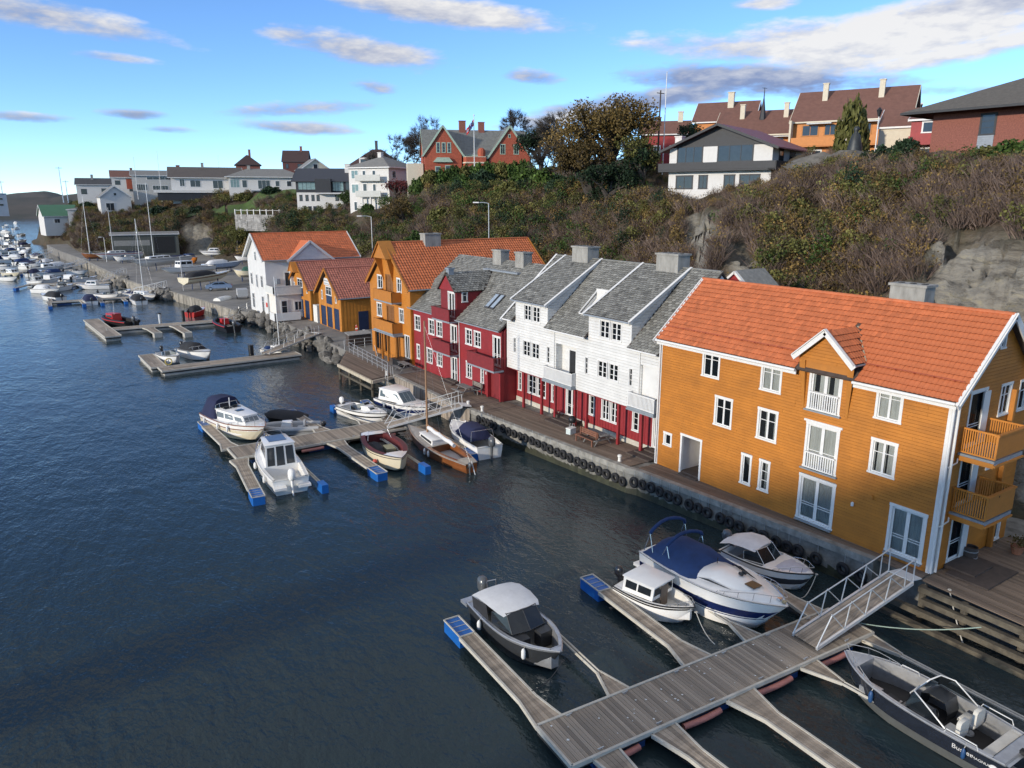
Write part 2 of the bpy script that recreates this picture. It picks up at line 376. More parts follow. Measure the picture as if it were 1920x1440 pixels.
def hill_mat():
    m = bpy.data.materials.new('hillside_soil_and_rock'); m.use_nodes = True; t = m.node_tree; N = t.nodes.new; L = t.links.new
    b = t.nodes['Principled BSDF']; b.inputs['Roughness'].default_value = .9
    g = N('ShaderNodeNewGeometry')
    def nz(s, d=5): n = N('ShaderNodeTexNoise'); n.inputs['Scale'].default_value = s; n.inputs['Detail'].default_value = d; n.inputs['Roughness'].default_value = .65; L(g.outputs['Position'], n.inputs['Vector']); return n.outputs[0]
    def ramp(f, *st):
        r = N('ShaderNodeValToRGB'); L(f, r.inputs[0]); e = r.color_ramp.elements
        while len(e) < len(st): e.new(.5)
        for q, (p, c) in zip(e, st): q.position = p; q.color = (*c, 1)
        return r.outputs[0]
    soil = ramp(nz(.6), (.3, (.040, .045, .018)), (.5, (.075, .055, .028)), (.7, (.11, .075, .045)))
    mp = N('ShaderNodeMapping'); mp.inputs['Scale'].default_value = (1, .5, 1.6); mp.inputs['Rotation'].default_value = (.4, .5, .6); L(g.outputs['Position'], mp.inputs[0])
    rn = N('ShaderNodeTexNoise'); rn.inputs['Scale'].default_value = 1.3; rn.inputs['Detail'].default_value = 9; rn.inputs['Roughness'].default_value = .7; L(mp.outputs[0], rn.inputs['Vector'])
    rockc = ramp(rn.outputs[0], (.28, (.055, .050, .042)), (.42, (.19, .175, .145)), (.55, (.27, .25, .205)), (.72, (.35, .30, .19)))
    at = N('ShaderNodeAttribute'); at.attribute_name = 'rock'
    mx = N('ShaderNodeMix'); mx.data_type = 'RGBA'; L(at.outputs['Fac'], mx.inputs[0]); L(soil, mx.inputs[6]); L(rockc, mx.inputs[7]); L(mx.outputs[2], b.inputs['Base Color'])
    vo = N('ShaderNodeTexVoronoi'); vo.feature = 'DISTANCE_TO_EDGE'; vo.inputs['Scale'].default_value = .42; vx = N('ShaderNodeVectorMath'); vx.operation = 'MULTIPLY_ADD'; L(rn.outputs[1], vx.inputs[0]); vx.inputs[1].default_value = (1.6, 1.6, 1.6); L(mp.outputs[0], vx.inputs[2]); L(vx.outputs[0], vo.inputs['Vector']); ck = N('ShaderNodeMapRange'); L(vo.outputs[0], ck.inputs[0]); ck.inputs[2].default_value = .06; mu = N('ShaderNodeMath'); mu.operation = 'MULTIPLY_ADD'; L(ck.outputs[0], mu.inputs[0]); mu.inputs[1].default_value = .22; L(rn.outputs[0], mu.inputs[2])
    bp = N('ShaderNodeBump'); bp.inputs['Strength'].default_value = 1.0; bp.inputs['Distance'].default_value = .35; L(mu.outputs[0], bp.inputs['Height']); L(bp.outputs[0], b.inputs['Normal'])
    return m
me = mb.mesh('hillside', hill_mat(), smooth=60, normals=False)
at = me.attributes.new('rock', 'FLOAT', 'POINT'); at.data.foreach_set('value', rock)
ho = bpy.data.objects.new('hillside', me); COL.objects.link(ho); struct(ho)
# far low hills across the sound
for (nm, D, xs) in (('far_hills', 2600, [(-160, 371), (-60, 366), (10, 365), (30, 362), (60, 360), (85, 358), (100, 361), (120, 366), (140, 369), (200, 362), (260, 356), (330, 360), (400, 368)]), ('far_headland', 900, [(-40, 374), (40, 374.2), (75, 373), (95, 372), (120, 366), (150, 362), (200, 362), (300, 366)])):
    mb = MB()
    f = []; n = 90
    for i in range(n+1):
        px = xs[0][0]+(xs[-1][0]-xs[0][0])*i/n
        for (p0, q0), (p1, q1) in zip(xs, xs[1:]):
            if p0 <= px <= p1: py = q0+(q1-q0)*(px-p0)/(p1-p0); break
        py -= noise.noise((px*.09, D, 0))*1.0
        top = atD(px, min(py, 372), D); top.z = max(top.z, .5)
        dv = Vector((top.x, top.y, 0)).normalized()
        f.append([Vector((top.x, top.y, -1))-dv*D*.10, Vector((top.x, top.y, top.z*.5))-dv*D*.04, top, Vector((top.x, top.y, -1))+dv*D*.1])
    mb.loft(f, closed=False, cap0=False, cap1=False)
    struct(mb.build(nm, M('far_heath', (.045, .05, .04), .9, .3, .02, col2=(.10, .085, .07)), smooth=60))
# ================================================================== quay and yard
EDGE = [(-20, 30.4), (10.2, 30.45), (16.7, 30.9), (31.2, 29.85), (31.9, 29.6), (47.1, 28.35), (51, 28.1), (62.6, 28.3)]
EDGE2 = [(62.6, 28.3, 1.6), (77, 28.9, 1.6), (86, 29.0, 1.6), (96, 29.0, 1.6), (107, 28.7, 1.6), (113, 26.6, 1.6), (116.5, 26.2, 1.6), (129, 24.9, 1.6), (145, 22.7, 1.6), (147, 21.3, 1.65), (169, 18.6, 1.8), (226, 15.6, 2.2), (262, 12.5, 2.3), (300, 10.5, 2.4)]
def edge_x(y):
    e = EDGE if y <= 62.6 else [(a, b) for a, b, c in EDGE2]
    for (y0, x0), (y1, x1) in zip(e, e[1:]):
        if y <= y1: return x0+(x1-x0)*(y-y0)/(y1-y0)
    return e[-1][1]
mb = MB()
for (y0, x0), (y1, x1) in zip(EDGE, EDGE[1:]):
    s = .55 if y1 <= 16.7 else 0
    mb.hexa([(x0+s, y0, -3), (x0+s, y0, 1.57), (x1+s, y1, -3), (x1+s, y1, 1.57), (62, y0, -3), (62, y0, 1.57), (62, y1, -3), (62, y1, 1.57)])
QM = M('quay_concrete', (.085, .082, .07), .9, .4, 1.2, bump=.8, bscale=9, col2=(.27, .26, .23), detail=8)
quay = struct(mb.build('quay', QM))
# weed band at the tide line
mb = MB(); random.seed(2)
for (y0, x0), (y1, x1) in zip(EDGE[2:], EDGE[3:]):
    n = max(1, int((y1-y0)/.35))
    for k in range(n):
        a, c = y0+(y1-y0)*k/n, y0+(y1-y0)*(k+1)/n; xa, xc = x0+(x1-x0)*k/n-.012, x0+(x1-x0)*(k+1)/n-.012; mb.tn = random.uniform(-1, 1); mb.poly([(xa, a, -.3), (xc, c, -.3), (xc, c, .30+random.uniform(0, .25)), (xa, a, .30+random.uniform(0, .25))])
mb.build('weed_band', M('tide_weed', (.022, .024, .012), .6, .4, 5, tint=.3, col2=(.05, .052, .03)), quay, normals=False, kind='stuff')
# concrete capping with joints along the quay edge
mb = MB()
for (y0, x0), (y1, x1) in zip(EDGE[2:], EDGE[3:]):
    mb.hexa([(x-.05*i+(1-i)*.32, y, z) for i in (1, 0) for (x, y) in ((x0, y0+.004), (x1, y1-.004)) for z in (1.30, 1.64)])
mb.build('capping', M('capping_concrete', (.26, .25, .22), .9, .35, 2.0, bump=.5, bscale=20, detail=7), quay)
mb = MB()
for (y0, x0, z0), (y1, x1, z1) in zip(EDGE2, EDGE2[1:]):
    b0 = 90; mb.hexa([(x0, y0, -3), (x0, y0, z0), (x1, y1, -3), (x1, y1, z1), (b0, y0, -3), (b0, y0, z0+.6), (b0, y1, -3), (b0, y1, z1+1.2 if y1 > 120 else z1+.6)])
ASPH = M('worn_asphalt', (.15, .142, .128), .92, .3, .35, bump=.3, bscale=6, col2=(.25, .235, .21), detail=9, world=True)
yard = struct(mb.build('boatyard_ground', ASPH))
# stone retaining wall faces of the boatyard (vertical blocks)
mb = MB(); random.seed(3)
def wall_blocks(y0, y1, zt, hgt, wd, mb):
    y = y0
    while y < y1:
        k = wd*random.uniform(.7, 1.3); x = edge_x(y+k/2); mb.tn = random.uniform(-1, 1); z = -.6
        while z < zt:
            h = hgt*random.uniform(.8, 1.2); xa, xb = edge_x(y), edge_x(min(y+k, y1)); p = random.uniform(.05, .12)
            mb.hexa([(xx, yy, zz) for (xx, yy) in ((xa-p, y+.03), (xb-p, y+k-.03), (xa+.1, y+.03), (xb+.1, y+k-.03)) for zz in (z, min(zt, z+h-.04))]); z += h; mb.tn = random.uniform(-1, 1)
        y += k
wall_blocks(113, 145, 1.5, 2.4, .75, mb); wall_blocks(147, 225, 1.6, .8, 1.3, mb)
mb.build('stone_facing', M('granite_blocks', (.27, .245, .20), .9, .25, 1.5, tint=.28, bump=.5, bscale=8), yard, kind='stuff')
# ---- boardwalk planks
PLANK = M('weathered_boardwalk', (.165, .122, .088), .85, .25, 1.3, objvar=.28, stretch=(1, .15, 1), bump=.4, bscale=14, detail=8)
um = MB().box(-.5, .5, -.5, .5, -.5, .5).mesh('plank', PLANK)
random.seed(11)
def planks(x0, x1, y0, y1, length, wd=.15, name='plank', joined=False, edge=True):
    mbj = MB(); n = int((x1-x0)/wd)
    for i in range(n):
        off = random.uniform(0, length); y = y0-off
        while y < y1:
            a, b = max(y, y0), min(y+length-.012, y1); y += length
            if b-a < .15: continue
            xa = x0+i*wd+wd/2; xs = edge_x(a)-edge_x(y0) if edge else 0; xe = edge_x(b)-edge_x(y0) if edge else 0
            if joined:
                mbj.tn = random.uniform(-1, 1); mbj.beam((xa+xs, a, 1.605+random.uniform(0, .006)), (xa+xe, b, 1.605), wd-.014, .03)
            else:
                o = inst(name, um, quay, loc=(xa+(xs+xe)/2, (a+b)/2, 1.605+random.uniform(0, .008)), scl=(wd-.014, b-a, .035))
                o.rotation_euler = (0, 0, -math.atan2(xe-xs, b-a))
    if joined: mbj.build('planks', M('weathered_boardwalk_far', (.165, .122, .088), .85, .25, 1.3, tint=.3, stretch=(1, .15, 1)), quay, kind='stuff')
planks(30.55, 38.6, 1.0, 14.5, 5.2, .165)
planks(edge_x(16.7)+.0, 31.65, 14.6, 16.6, 2.1, .15)
planks(edge_x(16.7)+.33, 32.9, 16.7, 31.5, 5.0, .16)
planks(edge_x(32)+.33, 33.2, 32.0, 48.6, 5.6, .17)
planks(edge_x(48.7)+.3, 31.7, 48.7, 62.4, 5, .17, joined=True)
# timber edge of the near quay: piles and wale beams
TIMB = M('old_wet_timber', (.055, .046, .034), .9, .35, 2.0, bump=.6, bscale=15, col2=(.14, .12, .085))
for z, x, dx, y0, y1 in ((1.42, 30.5, .22, 1, 14.4), (.95, 30.42, .24, 2, 14.2), (.50, 30.20, .26, 0, 15.4), (.10, 29.75, .26, 1, 16.2), (1.2, 31.0, .2, 1, 14.5)):
    MB().beam((x, y0, z), (x+.05, y1, z-.04), dx, .24).build('wale_beam', TIMB, quay)
for y in (3.2, 5.6, 8.0, 10.4, 12.6, 14.3):
    MB().tube([(30.72, y, -2.5), (30.70, y, 1.5)], .14, 8).build('pile', TIMB, quay, smooth=40)
# timber cladding planks on the quay between red house and yard
SHEET = M('bleached_fender_planks', (.33, .28, .225), .85, .3, 1.0, objvar=.28, stretch=(1, 1, .3), detail=7)
sm = MB().box(-.5, .5, -.5, .5, -.5, .5).mesh('fender_plank', SHEET)
y = 48.4; random.seed(5)
while y < 62.4:
    k = random.uniform(.15, .2); inst('fender_plank', sm, quay, loc=(edge_x(y)-.09-random.uniform(0, .03), y, .62+random.uniform(-.03, .05)), scl=(.07, k-.02, 1.85)); y += k
# timber pier in front of the ochre warehouse
pier = thing('timber_pier', 'timber pier platform with bleached edge beam in front of the ochre warehouse', 'pier', (25.85, 61.8, 0))
mb = MB(); mb.prism([(0, 0, 1.25), (3.0, .9, 1.25), (3.4, 15, 1.25), (0, 8.3, 1.25)], (0, 0, .3)); mb.build('platform', DARKW, pier)
for i in range(20):
    xx = .08+i*.165; y1 = 8.1+(xx/3.4)*6.5
    MB().box(xx-.075, xx+.075, .3+xx*.28, y1, 1.56, 1.6).build('plank', PLANK, pier)
EB = M('bleached_edge_beam', (.46, .40, .30), .85, .2, 2)
MB().beam((-.1, -.1, 1.42), (-.1, 8.4, 1.42), .18, .30).build('edge_beam', EB, pier); MB().beam((-.1, -.1, 1.42), (2.9, .75, 1.42), .18, .28).build('edge_beam', EB, pier)
MB().beam((-.1, -.1, .75), (-.1, 8.2, .75), .16, .2).build('edge_beam', TIMB, pier)
for (x, y) in ((0, .1), (0, 2.8), (0, 5.6), (0, 8.2), (2.4, .6)): MB().tube([(x, y, -2.5), (x, y, 1.3)], .13, 8).build('pile', TIMB, pier, smooth=40)
# rocky bank: boulders
random.seed(21); BM = M('bank_rock', (.075, .07, .06), .9, .4, 2.5, bump=.6, bscale=6, col2=(.20, .185, .16), objvar=.25)
def rock_mesh(seed, r=1.0, sub=2):
    bm = bmesh.new(); bmesh.ops.create_icosphere(bm, subdivisions=sub, radius=r)
    for v in bm.verts:
        n = noise.fractal(v.co*1.1+Vector((seed*7.3, 0, 0)), .9, 2, 3); v.co *= 1+.42*n; v.co = Vector((round(v.co.x*2.4)/2.4*.4+v.co.x*.6, v.co.y, round(v.co.z*2.4)/2.4*.4+v.co.z*.6))
    me = bpy.data.meshes.new('boulder'); bm.to_mesh(me); bm.free(); me.materials.append(BM); return me
RM = [rock_mesh(i) for i in range(5)]
def boulders(n, y0, y1, lab, grp, lo=.35, hi=.85, spread=1.5):
    for i in range(n):
        y = y0+(y1-y0)*(i+random.random())/n; x = edge_x(y)+.4-random.random()*spread; s = random.uniform(lo, hi)
        o = inst('boulder', random.choice(RM), loc=(x, y, .1+max(0, x-edge_x(y)+1)*1.0), rot=[random.uniform(0, 6) for _ in range(3)], scl=(s*random.uniform(.8, 1.4), s, s*random.uniform(.6, .9)))
        tag(o, lab, 'rock', grp)
boulders(64, 76.5, 113, 'grey boulder in the rocky bank below the boathouses', 'boulders of the bank below the boathouses')
boulders(14, 143, 149, 'dark boulder in the rock pile at the corner of the boatyard wall', 'boulders at the yard wall corner', .4, .9)
boulders(10, 168, 176, 'boulder beside the far gangway of the boatyard', 'boulders by the far gangway', .5, 1.0)
# bridge from which the view is taken: unseen, with curve, width and end shaped to cast the facade shadow
mb = MB(); path = [(22, -40), (9, -20), (2.0, -8), (-2.2, 3), (-8.5, 10.7), (-19, 14.6), (-26, 20), (-29, 25.5)]
for (p, q) in zip(path, path[1:]):
    p, q = Vector((*p, 0)), Vector((*q, 0)); d = (q-p).normalized(); nrm = Vector((-d.y, d.x, 0))   # left of travel
    sh = nrm*2.9
    mb.beam(p+sh+Vector((0, 0, 14.6)), q+sh+Vector((0, 0, 14.6)), 5.2, 1.8)
    for k in (.35, 5.4): mb.beam(p+nrm*k+Vector((0, 0, 16.0)), q+nrm*k+Vector((0, 0, 16.0)), .3, 1.1)
for (x, y) in ((-22, 12), (-33, 26)): mb.box(x-1.2, x+1.2, y-1.6, y+1.6, -3, 13.8)
struct(mb.build('bridge', CONC))
# ================================================================== building kit
class Bld:
    """a building: everything is given in site metres; parts are stored relative to the root at the building's foot"""
    def __init__(s, name, label, X0, Y0, Z0=1.6, rz=0, cat='house', group=None):
        s.o = Vector((X0, Y0, Z0)); s.rz = rz; s.local = rz != 0; s.root = thing(name, label, cat, s.o, rz, group)
        if s.local: s.o = Vector((0, 0, 0))
        s.front = lambda x: (lambda a, d, z: (x-d, a, z)); s.near = lambda y: (lambda a, d, z: (a, y-d, z))
        s.far = lambda y: (lambda a, d, z: (a, y+d, z)); s.back = lambda x: (lambda a, d, z: (x+d, a, z))
    def add(s, mb, name, mat, parent=None, smooth=None, kind=None, normals=True):
        ox, oy, oz = s.o; mb.v = [(x-ox, y-oy, z-oz) for x, y, z in mb.v]
        return mb.build(name, mat, parent or s.root, smooth, kind=kind, normals=normals)
def minus(iv, ops):
    out = [iv]
    for (a, b) in ops:
        nx = []
        for (p, q) in out:
            if b <= p or a >= q: nx.append((p, q)); continue
            if a > p: nx.append((p, a))
            if b < q: nx.append((b, q))
        out = nx
    return [(p, q) for p, q in out if q-p > .03]
def siding(b, F, a0, a1, z0, z1, pitch, ops, mat, parent, clip=None, out=.026, separate=False, vertical=False):
    """lapped boards, cut round the openings ops = (a0, a1, z0, z1)"""
    mb = MB()
    if vertical:
        n = max(1, round((a1-a0)/pitch)); p = (a1-a0)/n
        for i in range(n):
            a = a0+i*p; m = a+p/2; zt = clip(m) if clip else z1
            for (u, v) in minus((z0, zt), [(o[2], o[3]) for o in ops if o[0] < m < o[1]]):
                mb.tn = random.uniform(-1, 1); mb.fbox(F, a+.006, a+p-.006, 0, out*(.5 if i % 2 else 1), u, v)
    else:
        n = max(1, round((z1-z0)/pitch)); p = (z1-z0)/n
        for i in range(n):
            za = z0+i*p; zb = za+p; m = (za+zb)/2; lo, hi = (a0, a1) if not clip else clip(m)
            lo, hi = max(lo, a0), min(hi, a1)
            if hi-lo < .05: continue
            ivs = minus((lo, hi), [(o[0], o[1]) for o in ops if o[2] < m < o[3]])
            if separate:      # butt joints between board lengths
                cuts = []; c_ = lo-random.uniform(0, 4.4)
                while c_ < hi: c_ += random.uniform(3.4, 5.2); cuts.append((c_-.004, c_+.004))
                ivs = [q for iv in ivs for q in minus(iv, cuts)]
            for (u, v) in ivs:
                if separate: mb = MB()
                mb.tn = random.uniform(-1, 1)
                mb.hexa([F(a, d, z) for a in (u, v) for d, z in ((-.02, za), (-.02, zb-pitch*.075), (out, za), (out*.8, zb-pitch*.075))])
                if separate: b.add(mb, 'plank', mat, parent)
    if not separate: b.add(mb, 'siding', mat, parent, kind='stuff')
def window(b, F, a0, a1, z0, z1, sash=2, bars=1, trim=.11, tm=None, curtain=None, depth=.11, simple=False, name='window', pane=None, door=False):
    tm = tm or WHITE; mb = MB(); t = trim; e = .0015
    mb.fbox(F, a0, a0+t, -depth, .045, z0, z1); mb.fbox(F, a1-t, a1, -depth, .045, z0, z1)
    mb.fbox(F, a0-.02, a1+.02, -depth, .055, z1-t, z1+.015); mb.fbox(F, a0-.03, a1+.03, -depth, .075 if not door else .05, z0, z0+t*.75)
    ia, ib, za, zb = a0+t, a1-t, z0+t*.75, z1-t; w = (ib-ia)/sash; sf = (.055 if not door else .085) if a1-a0 > .5 else .025
    panes = []
    if simple: F0 = F; F = lambda a, d, z: F0(a, d+.072, z)
    for i in range(sash):
        p, q = ia+i*w, ia+(i+1)*w; s2 = .035 if simple else sf
        mb.fbox(F, p, p+s2, -.07, -.02, za, zb); mb.fbox(F, q-s2, q, -.07, -.02, za, zb)
        mb.fbox(F, p+s2, q-s2, -.07, -.02, zb-s2, zb); mb.fbox(F, p+s2, q-s2, -.07, -.02, za, za+s2)
        for k in range(bars):
            zz = za+(zb-za)*((k+1)/(bars+1)) if not door else za+(zb-za)*.34
            if not door and bars == 1: zz = za+(zb-za)*.66
            mb.fbox(F, p+s2, q-s2, -.062, -.028, zz-.018, zz+.018)
            if door: mb.fbox(F, p+s2, q-s2, -.062, -.028, zz+.10, zz+.136)
        panes.append((p+s2*.5, q-s2*.5))
    wo = b.add(mb, name, tm, normals=True)
    for (p, q) in panes:
        m2 = MB(); m2.fbox(F, p, q, -.050, -.044, za+.02, zb-.02); b.add(m2, 'pane', pane or (PANED if simple else PANE), wo)
    if not simple:
        m2 = MB(); m2.fbox(F, a0+.02, a1-.02, -depth-.012, -depth-.004, z0+.02, z1-.02); b.add(m2, 'reveal', INTER, wo)
        if curtain:
            m2 = MB()
            for (p, q) in panes:
                n = max(4, int((q-p)/.05)); side = curtain
                for i in range(n):
                    u = i/n
                    if side < 1 and side < u < 1-side*.35: continue
                    x0, x1 = p+(q-p)*i/n, p+(q-p)*(i+1)/n; d0, d1 = -.092-.012*math.cos(i*2.4), -.092-.012*math.cos((i+1)*2.4)
                    m2.poly([F(x0, d0, za), F(x1, d1, za), F(x1, d1, zb), F(x0, d0, zb)])
            if m2.f: b.add(m2, 'curtain', CURT, wo, normals=False)
    return wo
PPROF = [(0, 0), (.16, .026), (.36, .034), (.56, .020), (.78, .003), (1.0, .0)]
def tile_geo(mb, o, A, S, N, tw, th, style):
    if style == 'pan':
        lift = .045; pr = PPROF; vs = []
        for (u, h) in pr: vs.append(o+A*(u*tw)+N*(h+lift)); 
        for (u, h) in pr: vs.append(o+A*(u*tw)+S*(th*1.06)+N*(h*.95))
        for (u, h) in pr: vs.append(o+A*(u*tw)+S*.012)
        n = len(pr); k0 = len(mb.v); mb.add(vs, [[i, i+1, n+i+1, n+i] for i in range(n-1)]); t0 = mb.tn; mb.tn = -2.6; mb.add([], [[2*n+i-len(vs), 2*n+i+1-len(vs), i+1-len(vs), i-len(vs)] for i in range(n-1)]); mb.tn = t0  # front lip painted darker to draw the shadow line under each course
    elif style == 'pan2':
        pr = [(0, 0), (.38, .04), (.75, .0), (1, 0)]; n = 4
        vs = [o+A*(u*tw)+N*(h+.035) for u, h in pr]+[o+A*(u*tw)+S*th*1.04+N*h for u, h in pr]
        mb.add(vs, [[i, i+1, n+i+1, n+i] for i in range(n-1)])
        mb.tn = -1.8; mb.add([o, o+A*tw, o+A*tw+N*.036, o+N*.036], [[0, 1, 2, 3]])  # lip face darkened in colour for the shade below the tile edge
    else:
        j = random.uniform(-.012, .012); c = tw*.18
        vs = [o+A*c+N*.045, o+A*(tw-c)+N*.045, o+A*(tw-.01)+S*(th*.28+j)+N*.038, o+A*(tw-.01)+S*th*1.1+N*.004, o+A*.01+S*th*1.1+N*.004, o+A*.01+S*(th*.28-j)+N*.038]
        n0 = len(vs); vs += [o+A*c, o+A*(tw-c), o+A*(tw-.01)+S*(th*.28+j), o+A*.01+S*(th*.28-j)]
        mb.add(vs, [[0, 1, 2, 3, 4, 5]]); q = -len(vs); mb.tn = -1.0; mb.add([], [[6+q, 7+q, 1+q, q], [7+q, 8+q, 2+q, 1+q], [9+q, 6+q, q, 5+q]])  # slate lips painted darker as the shadow beneath their edges
def slope(b, roof, e0, e1, r0, r1, mat, tw, th, style, skip=None, thick=.10, tiles=True, under=None, nsep=0, sepkey=None, slab=True):
    """one rectangular roof plane: eave e0->e1, ridge r0->r1 -> slab (into MB roof) and its tiles"""
    e0, e1, r0, r1 = map(Vector, (e0, e1, r0, r1)); A = e1-e0; La = A.length; A.normalize(); S = r0-e0; Ls = S.length; S.normalize(); N = A.cross(S)
    if N.z < 0: e0, e1, r0, r1 = e1, e0, r1, r0; A = -A; S = (r0-e0).normalized(); N = A.cross(S)
    if slab: roof.add([e0, e1, r1, r0, e0-N*thick, e1-N*thick, r1-N*thick, r0-N*thick], [(0, 1, 2, 3), (7, 6, 5, 4), (0, 4, 5, 1), (1, 5, 6, 2), (2, 6, 7, 3), (3, 7, 4, 0)])
    if not tiles: return None
    na, ns = max(1, round(La/tw)), max(1, round(Ls/th)); tw, th = La/na, Ls/ns
    spots = []
    for j in range(ns):
        for i in range(na):
            off = (tw*.5 if (j % 2 and style == 'slate') else 0)
            u = i*tw+off
            if u+tw > La+.01: u = La-tw
            if skip and skip(e0+A*(u+tw/2)+S*(j*th+th/2)): continue
            spots.append((u, j*th))
    mb = MB()
    sep = set()
    if nsep:
        order = sorted(range(len(spots)), key=lambda k: sepkey(e0+A*spots[k][0]+S*spots[k][1]))
        sep = set(order[:nsep]); t = MB(); tile_geo(t, Vector((0, 0, 0)), Vector((1, 0, 0)), Vector((0, 1, 0)), Vector((0, 0, 1)), tw, th, style); tm = t.mesh('roof_tile', mat, smooth=35, normals=False)
        rot = Matrix((A, S, N)).transposed().to_4x4()
    seps = []
    for k, (u, v) in enumerate(spots):
        o = e0+A*u+S*v+N*.004+N*random.uniform(0, .006)
        if k in sep:
            seps.append(Matrix.Translation(o-b.o) @ rot @ Matrix.Rotation(random.gauss(0, .006), 4, 'Z'))
        else:
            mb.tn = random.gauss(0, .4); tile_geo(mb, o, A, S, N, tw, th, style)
    return mb, (seps, tm if nsep else None)
def finish_roof(b, roof, res, mat, under=None, name='roof'):
    ro = b.add(roof, name, under or DARKW)
    for r in res:
        if not r: continue
        mb, (seps, tm) = r
        if mb.f: b.add(mb, 'roof_tiles', mat, ro, smooth=35, kind='stuff', normals=False)
        for mw in seps: inst('roof_tile', tm, ro, mw=mw)
    return ro
def board(b, p, q, w, h, mat, name='bargeboard', up=(0, 0, 1), parent=None):
    return b.add(MB().beam(p, q, w, h, up), name, mat, parent)
def balustrade(b, F, a0, a1, d, z0, z1, mat, n, name='balustrade', th=.03, wd=.06, parent=None):
    mb = MB(); mb.fbox(F, a0-.03, a1+.03, d-.035, d+.035, z1-.07, z1); mb.fbox(F, a0, a1, d-.02, d+.02, z0, z0+.06)
    for i in range(n):
        a = a0+(a1-a0)*(i+.5)/n; mb.fbox(F, a-wd/2, a+wd/2, d-th/2, d+th/2, z0+.06, z1-.07)
    return b.add(mb, name, mat, parent)
def chimney(b, x0, x1, y0, y1, z0, z1, mat=None, parent=None):
    mb = MB(); mb.box(x0, x1, y0, y1, z0, z1-.12); mb.box(x0-.08, x1+.08, y0-.08, y1+.08, z1-.12, z1)
    c = b.add(mb, 'chimney', mat or CHIM, parent)
    m2 = MB(); n = max(2, int((y1-y0)/.45))
    for i in range(n): yy = y0+(y1-y0)*(i+.5)/n; m2.box((x0+x1)/2-.12, (x0+x1)/2+.12, yy-.12, yy+.12, z1-.02, z1+.03)
    b.add(m2, 'flue', INTER, c); return c
def pipe(b, pts, r, mat, name='downpipe', n=8): return b.add(MB().tube(pts, r, n), name, mat, smooth=50)
# ================================================================== near ochre warehouse
XF = 31.7
b = Bld('ochre_warehouse', 'large ochre clapboard warehouse with orange tiled roof, nearest on the quay', XF, 14.6)
fr, ng = b.front(XF), b.near(14.6)
Y0, Y1, EZ, RX, RZ = 14.6, 31.6, 9.5, 35.1, 12.8
SL = (RZ-EZ)/(RX-31.35)
core = MB(); i = .13
def blk(x0, x1, y0, y1, z0, z1, m=None): (m or core).box(x0, x1, y0, y1, z0, z1)
blk(XF+i, 38.4, Y0+i, 27.85, 1.6, 9.4); blk(XF+i, 38.4, 29.62, Y1-.02, 1.6, 9.4); blk(XF+i, 38.4, 27.85, 29.62, 4.1, 9.4); blk(33.5, 38.4, 27.85, 29.62, 1.6, 4.1)
core.prism([(XF+i, Y0+i, 9.4), (38.4, Y0+i, 9.4), (RX, Y0+i, RZ-.25)], (0, Y1-Y0-2*i, 0))
wall = b.add(core, 'wall', OTRIM)
OPS = [(26.99, 28.27, 7.86, 9.5), (22.97, 24.27, 7.9, 9.5), (19.65, 21.42, 7.55, 9.85), (16.70, 17.96, 7.92, 9.55), (25.92, 27.18, 5.26, 6.98), (22.98, 24.26, 5.26, 6.98), (19.5, 21.33, 4.58, 6.96), (16.68, 17.94, 5.33, 7.02), (30.27, 30.97, 3.0, 3.86), (27.9, 29.57, 1.55, 4.12), (24.38, 25.09, 2.45, 4.2), (23.2, 23.9, 2.45, 4.2), (19.4, 21.44, 1.8, 4.2), (15.0, 16.7, 1.9, 4.25)]
OPI = [(a+.05, c-.05, d+.03, e-.03) for a, c, d, e in OPS]
siding(b, fr, Y0, Y1, 1.62, 9.5, .155, OPI, ORANGE, wall, separate=True)
GOPS = [(34.85, 35.35, 11.3, 12.15), (32.9, 34.35, 7.15, 9.72), (35.6, 36.65, 8.15, 9.65), (37.4, 38.2, 8.1, 9.6), (32.9, 34.25, 4.45, 7.0), (35.3, 36.3, 5.7, 7.05), (32.9, 34.25, 1.75, 4.25), (35.3, 36.0, 3.0, 4.1), (36.7, 37.8, 1.7, 4.2), (36.9, 37.8, 5.7, 7.05)]
gclip = lambda z: (XF, 38.45) if z < 9.45 else (31.35+(z-EZ)/SL+.06, 2*RX-31.35-(z-EZ)/SL-.06)
siding(b, ng, XF, 38.45, 1.62, RZ-.1, .155, [(a+.05, c-.05, d+.03, e-.03) for a, c, d, e in GOPS], ORANGE, wall, clip=gclip, separate=True)
cur = {0: 1.0, 1: 1.0, 3: .98, 4: .5, 5: .3, 7: .6, 10: 1.0, 11: .5}
for k, (a0, a1, z0, z1) in enumerate(OPS):
    if k in (2, 6, 12, 13): window(b, fr, a0, a1, z0, z1, 2, 1, .13, curtain=.45 if k == 2 else 1.0, door=True, name='french_door')
    elif k == 9: continue
    elif k in (8,): window(b, fr, a0, a1, z0, z1, 1, 0, .12)
    elif k in (10, 11): window(b, fr, a0, a1, z0, z1, 1, 2 if k == 11 else 0, .12, curtain=cur[k])
    else: window(b, fr, a0, a1, z0, z1, 2, 1, .12, curtain=cur.get(k, .5))
for k, (a0, a1, z0, z1) in enumerate(GOPS):
    if k in (1, 4, 6): window(b, ng, a0, a1, z0, z1, 1, 1, .12, curtain=.5, door=True, name='glazed_door')
    else: window(b, ng, a0, a1, z0, z1, 1 if a1-a0 < .9 else 2, 1 if k else 0, .1, curtain=.4)
for (a0, a1, z0) in ((34.02, 34.28, 7.2), (33.95, 34.2, 4.5), (33.95, 34.2, 1.8)):      # white opened door leaf beside each glazed door
    m = MB(); m.fbox(ng, a0, a1+.28, .05, .09, z0, z0+2.35); b.add(m, 'door_leaf', WHITE)
